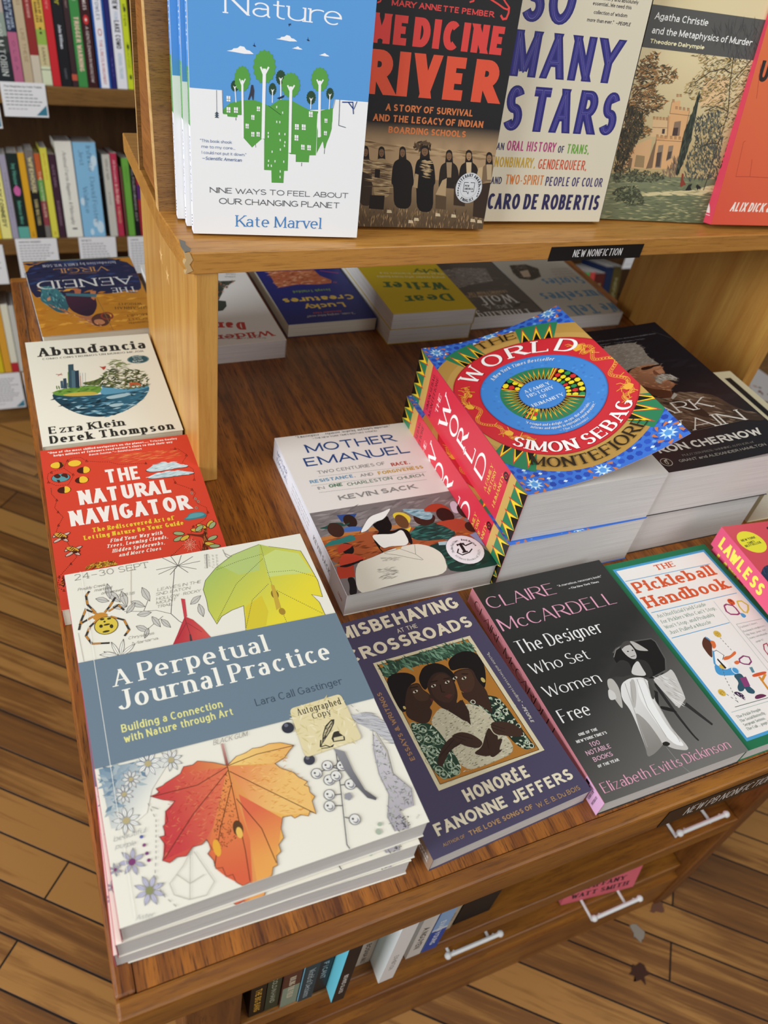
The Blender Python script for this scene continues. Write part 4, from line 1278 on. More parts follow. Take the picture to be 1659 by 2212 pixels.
A_aen = '''
p	1f2547	0 900 200 930 450 860 800 920 1100 840 1315 880 1315 1838 0 1838
s	2d3a6b 161a38 3a3050 26406e	80 14 5 -20 20 3	1320 1875 13 1745 4 799 157 842 410 1000 762 1110 1291 1184
s	cf8a26 b9741f dd9d3a c07a20	120 14 5 -30 30 4	1311 1167 801 1095 420 940 29 683 155 56 696 7 1296 43
p	6a6a55	0 1808 1315 1808 1315 1838 0 1838
g	3f7f85	2d5a66	1174 1128 988 561	1196 1163 1030 1139 945 859 938 666 982 486 1083 502 1177 703 1239 826 1202 974
s	6aa5a5 2a4a58	40 9 1.5 50 110 5	1196 1163 1030 1139 945 859 938 666 982 486 1083 502 1177 703 1239 826
g	4a2438	2a1830	904 1010 691 439	943 968 819 978 757 909 615 889 616 616 697 403 775 360 869 431 937 553 953 744
p	b56a4a	822 1078 740 1018 766 911 827 927
p	c0784f	645 981 576 955 632 734 661 777
p	3f6f7c	931 954 579 883 601 808 931 888
p	a96a48	1169 758 1131 658 988 561 908 401 790 272 756 158 677 116 581 164 613 279 704 367 843 372 951 462 1027 530
p	54302a	750 301 680 400 587 422 524 375 523 264 587 130 677 116 740 156
p	b87a55	719 278 630 282 595 185 672 144 725 189
e	8a3a2a	557 343 74 91 0	0.3
p	c98a66	1157 852 1115 903 1119 808 1156 794
l	8a6a3a	0.70	596 787 548 9
s	c98a60 6a3a2a e0b48a	40 5 1.2 0 90 6	1160 700 988 561 784 307 632 173 678 109 835 207 987 450
t	sr	dcdad6	89 1290 1138 206 0.0	AENEID
t	sr	d5d5d8	88 1008 306 130 0.0	THE
t	sr	c98f4a	333 1595 656 122 0.0	VIRGIL
t	sr	b9b9c5	207 1723 889 71 0.0	Introduction by EMILY WILSON
l	c98f4a	0.50	821 1449 488 1432
t	sr	5a3f1c	116 152 232 40 0.0	Translated by
t	sr	5a3f1c	115 241 230 51 0.0	SCOTT
t	sr	5a3f1c	98 336 259 52 0.0	MCGILL
t	sr	5a3f1c	227 410 36 30 90.7	&
t	sr	5a3f1c	50 497 382 61 66.0	SUSANNAH
t	sr	5a3f1c	105 591 283 54 71.6	WRIGHT
'''
A_mot = '''
p	7d7472	0 1134 1500 1134 1500 2200 0 2200
s	8f8684 6f6766 9a9290 837a78	150 16 3 -30 10 2	18 1141 1428 1165 1454 1513 874 1593 33 1476
p	a8562f	-20 1483 259 1427 447 1492 899 1536 1418 1482 1432 1788 1220 1882 607 1852 2 1817 9 1589
s	8f4522 b9652f c9752f 7a3a1c	150 10 2 -20 10 3	-6 1506 252 1446 891 1555 1409 1502 1402 1781 622 1816 8 1800
p	c07a3f	-18 1455 378 1435 377 1476 -12 1501
p	c07a3f	469 1435 862 1474 860 1516 451 1483
p	2f4b8a	237 1212 429 1235 363 1310 250 1305
e	2f1d18	333 1315 62 87 0	0
p	4a6fb0	252 1384 320 1384 417 1412 391 1459 252 1446 221 1429
p	1f4a42	13 1339 114 1327 141 1292 253 1318 264 1350 325 1328 306 1360 190 1366 99 1369
e	3f261d	165 1395 74 94 0	0
p	2f7a72	-7 1561 80 1511 153 1514 285 1479 309 1537 283 1565 0 1573
e	171214	188 1642 56 73 0	0
p	c9462f	63 1766 115 1702 162 1694 226 1720 304 1787 257 1814 173 1822 52 1839
p	b93f2a	104 1612 147 1573 196 1579 246 1606 229 1632 151 1663 85 1685
p	b93f2a	22 1822 175 1838 135 1971 -13 1961
p	171214	51 1820 177 1813 288 1789 263 1816 183 1834 105 1852 47 1832
p	1a1516	64 1963 135 1971 90 2167 15 2156 60 2052
p	15433d	793 1615 927 1510 1038 1515 1195 1530 1263 1695 1139 1749 843 1699
s	2a6a60 0f332e 3a7a70	60 12 1.6 -20 20 5	793 1615 927 1510 1038 1515 1195 1530 1263 1695 1139 1749 843 1699
p	0f3832	885 1781 1083 1767 1291 1838 1439 1935 1484 2187 952 2140 1025 1955
s	1d5248 2f6a5a 0c2a26	50 12 2 -20 20 6	905 1806 1282 1856 1435 2095 978 2118
p	3c1d14	938 1373 1045 1353 1162 1424 1101 1519 995 1537 925 1478
p	8fb5c0	854 1266 1002 1303 1093 1320 1141 1397 1102 1465 1029 1463 938 1373
s	b5d0d5 6f9aa8	30 10 1.5 -10 20 7	880 1282 1089 1330 1124 1415 1035 1449
p	b04028	1074 1326 1165 1273 1266 1273 1330 1351 1334 1414 1195 1387 1077 1356
e	2f160f	1252 1444 85 102 0	0
p	b5482f	1097 1528 1204 1510 1384 1519 1410 1634 1239 1679 1187 1582
p	d6c9d5	1367 1291 1437 1272 1435 1397 1390 1454 1337 1424
e	3a1f18	1451 1434 55 94 0	0
e	3c1d14	1428 1649 59 69 0	0
p	8f9bc5	1365 1740 1466 1722 1512 1890 1438 1904
p	e5c93a	747 1329 792 1300 865 1317 915 1389 874 1466 819 1464 758 1418
e	6a4526	805 1429 60 93 0	0
p	e5c93a	758 1513 804 1535 871 1508 817 1579 751 1585
p	0e0b0c	549 1391 652 1329 707 1331 685 1422 617 1512 681 1527 762 1504 825 1560 795 1718 766 1732 738 1561 465 1679 491 1765 468 1749 450 1565 546 1516 540 1452
e	0e0b0c	609 1415 89 115 0	0
p	f2f0ea	358 1488 522 1299 678 1265 786 1228 655 1362 553 1381 441 1470
l	3a3a3a	0.30	358 1488 522 1299 678 1265 786 1228 655 1362 553 1381 441 1470 358 1488
p	efece2	449 1534 537 1538 664 1568 772 1517 768 1692 720 1731 576 1706 496 1717
l	2a2a2a	0.30	449 1534 496 1717 576 1706 720 1731 768 1692 772 1517
p	e6e0cf	189 1826 361 1792 579 1737 817 1724 942 1794 1014 1912 957 2136 639 2127 339 2142 79 2173
s	b9b4a6 d0cabb 9a968a	60 7 1 -20 20 8	367 1927 536 1950 472 2066 346 2052
s	c5bfb0 aaa596	40 5 0.8 -20 20 9	443 1812 607 1852 565 1880 452 1862
p	e6e0cf	491 1765 648 1754 761 1850 803 1930 741 1895 618 1825 498 1786
l	2a2a2a	0.35	491 1765 648 1754 761 1850 803 1930
l	2a2a2a	0.35	488 1774 591 1819 725 1897 794 1931
l	2a2a2a	0.30	801 1740 761 1850
p	d3a05a	611 1734 681 1731 655 1755 615 1759
l	2a2a2a	0.30	189 1826 361 1792 579 1737
p	a9c5ca	1030 1759 1130 1768 1101 1812 1020 1797
e	1c2a3a	1237 1906 181 182 0	0
e	eee9ee	1237 1906 178 179 0	0
t	ds	17171a	1175 1942 95 118 0.0	T
l	17171a	1.30	1195 1835 1233 1824 1263 1862 1337 1844
l	17171a	1.20	1180 1882 1148 1925 1180 1963 1260 1948 1306 1913
t	sr	3c3c40	214 45 1046 35 0.0	"A masterpiece . . . expansive, inspiring, and hugely important."
t	sm	55555a	369 93 717 23 0.0	—THE NEW YORK TIMES (EDITORS' CHOICE)
t	sm	27467f	254 293 972 130 0.0	MOTHER
t	sm	27467f	178 495 1132 130 0.0	EMANUEL
t	sm	8d8885	250 625 721 47 0.0	TWO CENTURIES OF
t	sb	b5503f	1022 664 205 51 0.0	RACE,
t	sb	6f98b5	138 742 464 45 0.0	RESISTANCE,
t	sm	8d8885	651 752 138 42 0.0	AND
t	sb	c9a24a	840 758 493 47 0.0	FORGIVENESS
t	sm	8d8885	183 843 66 40 0.0	IN
t	sb	4f7a5a	297 838 141 45 0.0	ONE
t	sm	5d7a66	480 852 472 45 0.0	CHARLESTON
t	sm	5d7a66	1000 874 289 44 0.0	CHURCH
d	7d8f8a	0.50	1.6	247 660 1239 704
d	7d8f8a	0.50	1.6	138 776 1342 815
d	7d8f8a	0.50	1.6	180 883 1296 927
t	sb	8f8b87	333 1029 807 67 0.0	KEVIN SACK
'''
A_wor = '''

'''
A_mis = '''
t	sb	e8dcc0	139 164 1111 124 0.0	MISBEHAVING
t	sm	d9cdb4	607 242 189 42 0.0	AT THE
t	sb	e8dcc0	115 383 1140 117 0.0	CROSSROADS
p	ddd0ac	283 443 1170 463 1164 1580 262 1570
p	b5782f	313 473 1132 491 1126 1562 294 1531
p	2f4a3a	313 473 1132 491 1131 623 1039 591 927 595 796 608 645 580 551 588 496 552 380 609 312 600
s	5d8468 3a5f48 7aa083 2a4233	150 9 2 20 100 2	313 473 1132 491 1131 623 1039 591 927 595 796 608 645 580 551 588 496 552 380 609 312 600
p	1c2f24	999 1009 1095 1076 1103 1474 1125 1541 997 1520 938 1265 808 987 885 983
s	c9d0b5 8fa58a	110 2.6 2.2 0 90 3	991 1022 1087 1089 1091 1469 1107 1534 1004 1509 946 1252 833 996 877 996
p	15100f	858 630 965 582 1073 586 1135 642 1134 762 1072 890 1010 965 978 905 1020 755 931 723 838 724
p	3d271c	837 740 929 726 1020 755 1000 880 1023 970 1002 1042 956 1188 913 1087 808 987 821 912 838 935 866 913 844 873
p	4a3022	852 753 935 742 999 764 981 873 908 944 851 939 821 912 833 853
p	17110f	560 690 646 605 754 602 819 650 856 746 830 819 777 832 750 692 657 724 563 818 547 765
p	36231b	591 765 692 688 788 705 825 801 787 932 725 1003 803 969 746 1193 667 1103 596 971 571 884
p	422b20	616 774 710 710 780 719 808 803 776 912 695 976 638 948 595 893
p	c9c0a4	593 977 647 1036 742 1199 797 1006 917 1105 934 1248 973 1511 717 1526 502 1511 490 1214 456 1070
s	8f8a6f 6f6b55 e0d9c0 a9a286	420 2.6 0.6 -20 10 4	593 977 647 1036 742 1199 797 1006 917 1105 934 1248 973 1511 717 1526 502 1511 490 1214 456 1070
p	36231b	691 1036 796 982 792 1089 744 1201
p	15100f	312 616 394 581 496 609 544 659 531 711 468 721 390 818 343 923 295 921 295 752
p	3a251b	417 765 468 721 546 725 545 796 576 847 582 904 549 938 517 957 527 991 456 1070 391 1060 312 971 351 866
p	46301f	461 734 537 729 542 803 573 854 533 901 448 870
p	24402f	307 1007 394 1054 465 1080 497 1202 513 1516 309 1516 289 1279
s	9fb59a c5d0b8 5d7a60	120 4.5 1.2 0 180 5	313 1024 391 1060 461 1087 490 1214 505 1506 320 1508 300 1283
e	a5b295	331 1055 32 32 0	0.16
e	9fb09a	331 1055 11 11 0	0
e	a5b295	383 1101 32 32 0	0.16
e	9fb09a	383 1101 11 11 0	0
e	a5b295	317 1149 32 32 0	0.16
e	9fb09a	317 1149 11 11 0	0
e	a5b295	382 1187 32 32 0	0.16
e	9fb09a	382 1187 11 11 0	0
e	a5b295	319 1249 32 32 0	0.16
e	9fb09a	319 1249 11 11 0	0
e	a5b295	375 1284 32 32 0	0.16
e	9fb09a	375 1284 11 11 0	0
e	a5b295	310 1342 32 32 0	0.16
e	9fb09a	310 1342 11 11 0	0
e	a5b295	340 1435 32 32 0	0.16
e	9fb09a	340 1435 11 11 0	0
e	a5b295	437 1432 32 32 0	0.16
e	9fb09a	437 1432 11 11 0	0
e	a5b295	353 1474 32 32 0	0.16
e	9fb09a	353 1474 11 11 0	0
e	a5b295	449 1484 32 32 0	0.16
e	9fb09a	449 1484 11 11 0	0
e	a5b295	442 1225 32 32 0	0.16
e	9fb09a	442 1225 11 11 0	0
e	d5d8c0	1060 1095 20 20 0	0.3
e	d5d8c0	1062 1189 20 20 0	0.3
e	d5d8c0	1043 1289 20 20 0	0.3
e	d5d8c0	985 1191 20 20 0	0.3
e	d5d8c0	1074 1404 20 20 0	0.3
e	d5d8c0	1077 1479 20 20 0	0.3
e	d5d8c0	1148 1174 20 20 0	0.3
e	d5d8c0	1089 1336 20 20 0	0.3
e	d5d8c0	1091 1513 20 20 0	0.3
e	d5d8c0	864 1031 20 20 0	0.3
p	3a251c	372 1352 457 1273 567 1228 642 1271 621 1307 484 1325 375 1422 347 1398
p	3f2a1f	555 1224 643 1220 715 1270 762 1360 699 1393 616 1340 567 1279
p	3a251c	729 1390 810 1305 867 1260 869 1328 898 1353 808 1449 734 1477 632 1410
p	422c20	892 1232 990 1254 1072 1314 1100 1399 1046 1423 946 1371 869 1328
p	3a251c	741 1465 852 1379 926 1378 832 1458 874 1460 765 1495
l	22140e	0.40	390 1345 565 1257
l	22140e	0.40	445 1345 617 1290
l	22140e	0.40	561 1226 640 1299
l	22140e	0.40	585 1221 700 1307
l	22140e	0.40	890 1246 976 1323
l	22140e	0.40	881 1273 961 1347
l	22140e	0.40	808 1319 769 1419
e	d5cbb5	482 792 22 11 -10	0
e	120c0a	482 792 9 11 0	0
e	d5cbb5	641 795 22 11 -10	0
e	120c0a	641 795 9 11 0	0
e	d5cbb5	761 802 22 11 -10	0
e	120c0a	761 802 9 11 0	0
e	d5cbb5	839 790 22 11 -10	0
e	120c0a	839 790 9 11 0	0
e	d5cbb5	908 815 22 11 -10	0
e	120c0a	908 815 9 11 0	0
l	22140e	0.80	455 748 521 759
l	22140e	0.80	639 758 696 763
l	22140e	0.80	747 765 801 776
l	22140e	0.80	909 774 960 792
p	5a2c26	672 908 723 901 743 919 701 940
p	5a2c26	559 880 586 905 557 923
p	5a2c26	841 904 880 910 857 933
l	251710	0.70	696 803 675 867 700 876
e	c9b26a	1045 883 16 24 0	0
e	c9b26a	336 890 10 15 0	0
l	1c1612	0.35	313 473 1132 491 1126 1562 294 1531 313 473
t	hw	8a7d5f	298 1541 135 12 0.0	To be Together
t	hw	8a7d5f	1015 1549 96 13 0.0	Catlett
t	sb	a97f5c	217 1300 596 38 -890.7	ESSAYS & WRITINGS
t	sr	d8d0bd	1210 665 505 24 895.7	"Incisive and necessary reading."
t	sbi	d8d0bd	1209 1181 167 27 930.0	—PEOPLE
t	sb	e8dcc0	411 1718 544 93 0.0	HONORÉE
t	sb	e8dcc0	102 1850 1143 84 0.0	FANONNE JEFFERS
t	sm	b08a60	104 1925 170 22 0.0	AUTHOR OF
t	sb	b08a60	304 1929 528 33 0.0	THE LOVE SONGS OF
t	sm	b08a60	859 1940 379 35 0.0	W. E. B. Du BOIS
'''
A_cla = '''
g	2b2b2a	75726d	600 1100 1120 1960	0 600 1376 600 1376 2084 0 2084
p	191817	854 974 914 935 1061 910 1286 935 1309 980 1287 1143 1212 1250 1122 1295 981 1290 831 1104 818 1046
l	5d5a56	1.20	854 974 909 943 1058 913 1287 939 1306 979 1275 1159 1204 1257 1049 1283
l	8b8781	0.70	833 1014 897 954 948 939
p	cfcac4	1042 1293 1190 1279 1277 1251 1191 1541 1154 1564 1060 1603 1060 1570 1029 1321
l	6a6660	0.90	1191 1541 1068 1605 1062 1574
s	e5e2de b5b0aa	40 8 1 40 70 4	1061 1304 1220 1288 1158 1549 1075 1574
p	2a2827	1039 1333 1024 1592 1030 1836 1044 1887 1024 1890 1009 1798 999 1568 1006 1340
p	2f2d2b	1169 1569 1255 1801 1236 1811 1135 1589
p	201e1d	924 1529 999 1568 1039 1630 987 1606 917 1560
p	232120	938 1347 994 1415 913 1542 904 1439
p	353331	881 1046 941 1099 888 1210 806 1212 724 1179 665 1188 669 1163 786 1091
p	302e2c	1024 1087 1103 1128 1073 1263 994 1285 1002 1189 990 1095
p	413e3b	757 1206 866 1203 1012 1272 1003 1296 865 1229 785 1241
p	d6d2cc	942 1136 1026 1096 1013 1174 1006 1262 871 1208
p	c5c0ba	947 953 1013 925 1059 938 1063 996 1046 1056 1016 1084 979 1074 955 1030
p	4a4743	953 937 1014 897 1078 900 1074 942 1002 941 952 964
p	bdb8b1	1074 904 1115 925 1178 1028 1179 1047 1080 1010 1076 952
l	2a2826	0.50	984 1053 1031 1052
e	2a2826	994 997 9 6 0	0
e	2a2826	1042 999 10 6 0	0
p	bdb8b1	648 1183 697 1192 696 1292 616 1453 597 1455 594 1363 606 1248
p	d8d4ce	599 1264 633 1308 615 1370 556 1369 554 1335
g	e9e6e2	c9c4be	666 1334 881 1805	729 1259 847 1229 983 1264 972 1408 922 1461 917 1560 889 1729 917 1910 884 1930 784 1883 732 1821 699 1841 608 1873 536 1881 577 1804 631 1619 662 1483 651 1380
g	a5a09a	8a857f	709 1513 662 1845	688 1507 734 1618 734 1819 699 1841 608 1873 536 1881 577 1804 635 1636
p	bcb7b1	834 1247 876 1250 809 1377 695 1509 719 1417
p	f2f0ed	893 1264 957 1274 894 1453 861 1721 904 1905 800 1842 796 1605 803 1409
l	a9a49e	0.50	770 1262 688 1507 591 1808
l	a9a49e	0.50	898 1257 814 1512 798 1780
l	a9a49e	0.50	960 1269 922 1461 878 1851
l	a9a49e	0.50	824 1261 730 1437
p	4d4a46	987 1282 972 1408 917 1468 901 1455 942 1365
p	26231f	730 1813 773 1811 793 1840 758 1852 722 1833
l	aaa6a0	0.25	740 1854 752 2008 797 2117
t	sx	e8a3bb	38 262 703 127 0.0	CLAIRE
t	sx	e8a3bb	32 509 1206 131 0.0	McCARDELL
t	sx	f2efeb	54 758 864 127 0.0	The Designer
t	sx	f2efeb	61 969 572 105 0.0	Who Set
t	sx	f2efeb	56 1194 537 103 0.0	Women
t	sx	f2efeb	57 1431 275 114 0.0	Free
t	sm	e8e4e0	785 198 488 23 0.0	"A marvelous, necessary book."
t	sbi	e8e4e0	869 250 335 21 0.0	—The New York Times
t	sb	e8e4e0	120 1566 174 23 0.0	ONE OF THE
t	sb	e8e4e0	70 1613 280 23 0.0	NEW YORK TIMES'S
t	sm	e3b3c5	158 1673 89 37 0.0	100
t	sm	e3b3c5	90 1726 221 37 0.0	NOTABLE
t	sm	e3b3c5	114 1786 173 36 0.0	BOOKS
t	sb	e8e4e0	116 1836 190 22 0.0	OF THE YEAR
t	sx	e8a3bb	43 2020 1216 77 0.0	Elizabeth Evitts Dickinson
'''
A_pic = '''
p	4f9fd0	56 65 1180 65 1180 1940 56 1940
p	f1ebe4	82 91 1154 91 1154 1914 82 1914
t	ds	d8592f	493 184 241 67 0.0	THE
t	ds	d8592f	124 383 955 128 0.0	Pickleball
t	ds	d8592f	119 563 976 130 0.0	Handbook
l	4f9fd0	0.70	92 225 1107 247
l	4f9fd0	0.70	105 614 1112 633
l	4f9fd0	0.70	110 909 780 911
t	sr	2f7055	132 683 565 37 0.0	An Unofficial Field Guide
t	sr	2f7055	127 747 640 37 0.0	for Picklers Who Can't Stop,
t	sr	2f7055	124 808 568 36 0.0	Won't Stop, and Probably
t	sr	2f7055	126 871 475 36 0.0	Just Pulled a Muscle
l	9fb5b0	0.35	805 659 754 1450
l	8a9a95	0.35	1135 959 831 945 814 1386
e	d8592f	974 711 34 39 0	0
s	6a2010	14 1.2 0.8 0 90 2	961 684 1002 679 1001 718 966 741 940 726
l	9c3a6a	1.60	870 731 906 722 957 751 964 787 958 846 928 854 862 833 843 793 870 731
l	d9c24a	1.60	1039 720 1087 728 1115 788 1079 832 1038 860 1013 846 1013 784 1039 720
p	4f9fd0	960 844 995 856 1004 892 966 906 950 890
t	sr	55605c	842 993 203 19 0.0	Fashion Crimes
t	sr	55605c	837 1041 266 19 0.0	Backward sunglasses,
t	sr	55605c	839 1080 230 18 0.0	flip-flops, jeans, too
t	sr	55605c	841 1119 213 18 0.0	many sweatbands
t	sr	55605c	858 1167 108 18 0.0	...page 47
p	5a3322	359 1023 413 983 445 989 456 1028 429 1077 386 1128 335 1196 324 1159 327 1105 332 1064
p	e0703a	444 1025 484 1046 465 1094 434 1113 409 1109 429 1077
l	4f9fd0	1.20	429 982 451 1034
p	f7f3ee	382 1141 431 1134 462 1198 417 1233 446 1282 394 1334 322 1294 331 1243
l	2a2a2a	0.50	382 1141 431 1134 462 1198 417 1233
l	4f9fd0	1.60	397 1131 315 1245 320 1313
p	e0703a	453 1209 517 1217 576 1192 601 1188 593 1214 543 1230 469 1248 418 1240
p	4a9ad0	298 1260 328 1262 361 1331 441 1321 489 1348 462 1394 403 1396 276 1364 262 1323
e	d5e6f0	453 1360 36 40 0	0.25
e	d9b24a	362 1292 30 24 0	0
p	2a2a2a	381 1209 391 1313 370 1321 366 1218
p	f7f3ee	489 1274 497 1370 485 1336 465 1294
p	e0703a	507 1279 551 1277 558 1302 517 1315 496 1299
l	8a3a6a	1.30	575 1270 638 1254 681 1279 667 1324 623 1343 580 1326 557 1300 575 1270
p	2f5566	394 1390 484 1393 473 1469 459 1523 478 1580 444 1602 397 1576 406 1527 372 1550 329 1543 344 1503 397 1467
p	8a3f72	435 1432 501 1438 470 1527 410 1522
p	3a2a44	267 1538 309 1534 349 1575 323 1636 306 1600
p	6a2f50	446 1616 515 1617 554 1651 440 1652 417 1639
s	f0d5e0	12 1 0.8 0 90 3	289 1541 339 1578 325 1624 310 1595
e	d9b24a	567 988 35 37 0	0
s	8a6a20	10 1 0.8 0 90 4	554 973 583 969 588 994 557 1008 543 996
e	d9b24a	171 1508 32 34 0	0
s	8a6a20	10 1 0.8 0 90 4	159 1494 185 1492 191 1514 163 1526 150 1514
d	55555a	0.50	3.0	564 1029 573 1187
d	55555a	0.50	3.0	347 1314 305 1395 240 1643
d	55555a	0.50	3.0	201 1531 254 1635
p	d8592f	562 1442 613 1434 728 1443 712 1468 568 1466
l	d98f2f	2.00	621 1472 607 1605
l	d98f2f	2.00	698 1467 608 1517
p	5a8a98	602 1369 633 1372 615 1424 587 1422
l	55605c	0.50	185 1655 547 1667
l	9fb5b0	0.40	119 1687 523 1695
t	sr	2f5f4c	130 1748 259 24 0.0	The Pickle People
t	sr	2f5f4c	132 1787 276 24 0.0	The Social Butterfly,
t	sr	2f5f4c	137 1826 233 24 0.0	Sergeant Serious,
t	sr	2f5f4c	133 1864 261 24 0.0	The Cub ... page 12
l	b5455a	1.00	920 1206 961 1203 943 1255 878 1307 886 1253 920 1206
'''
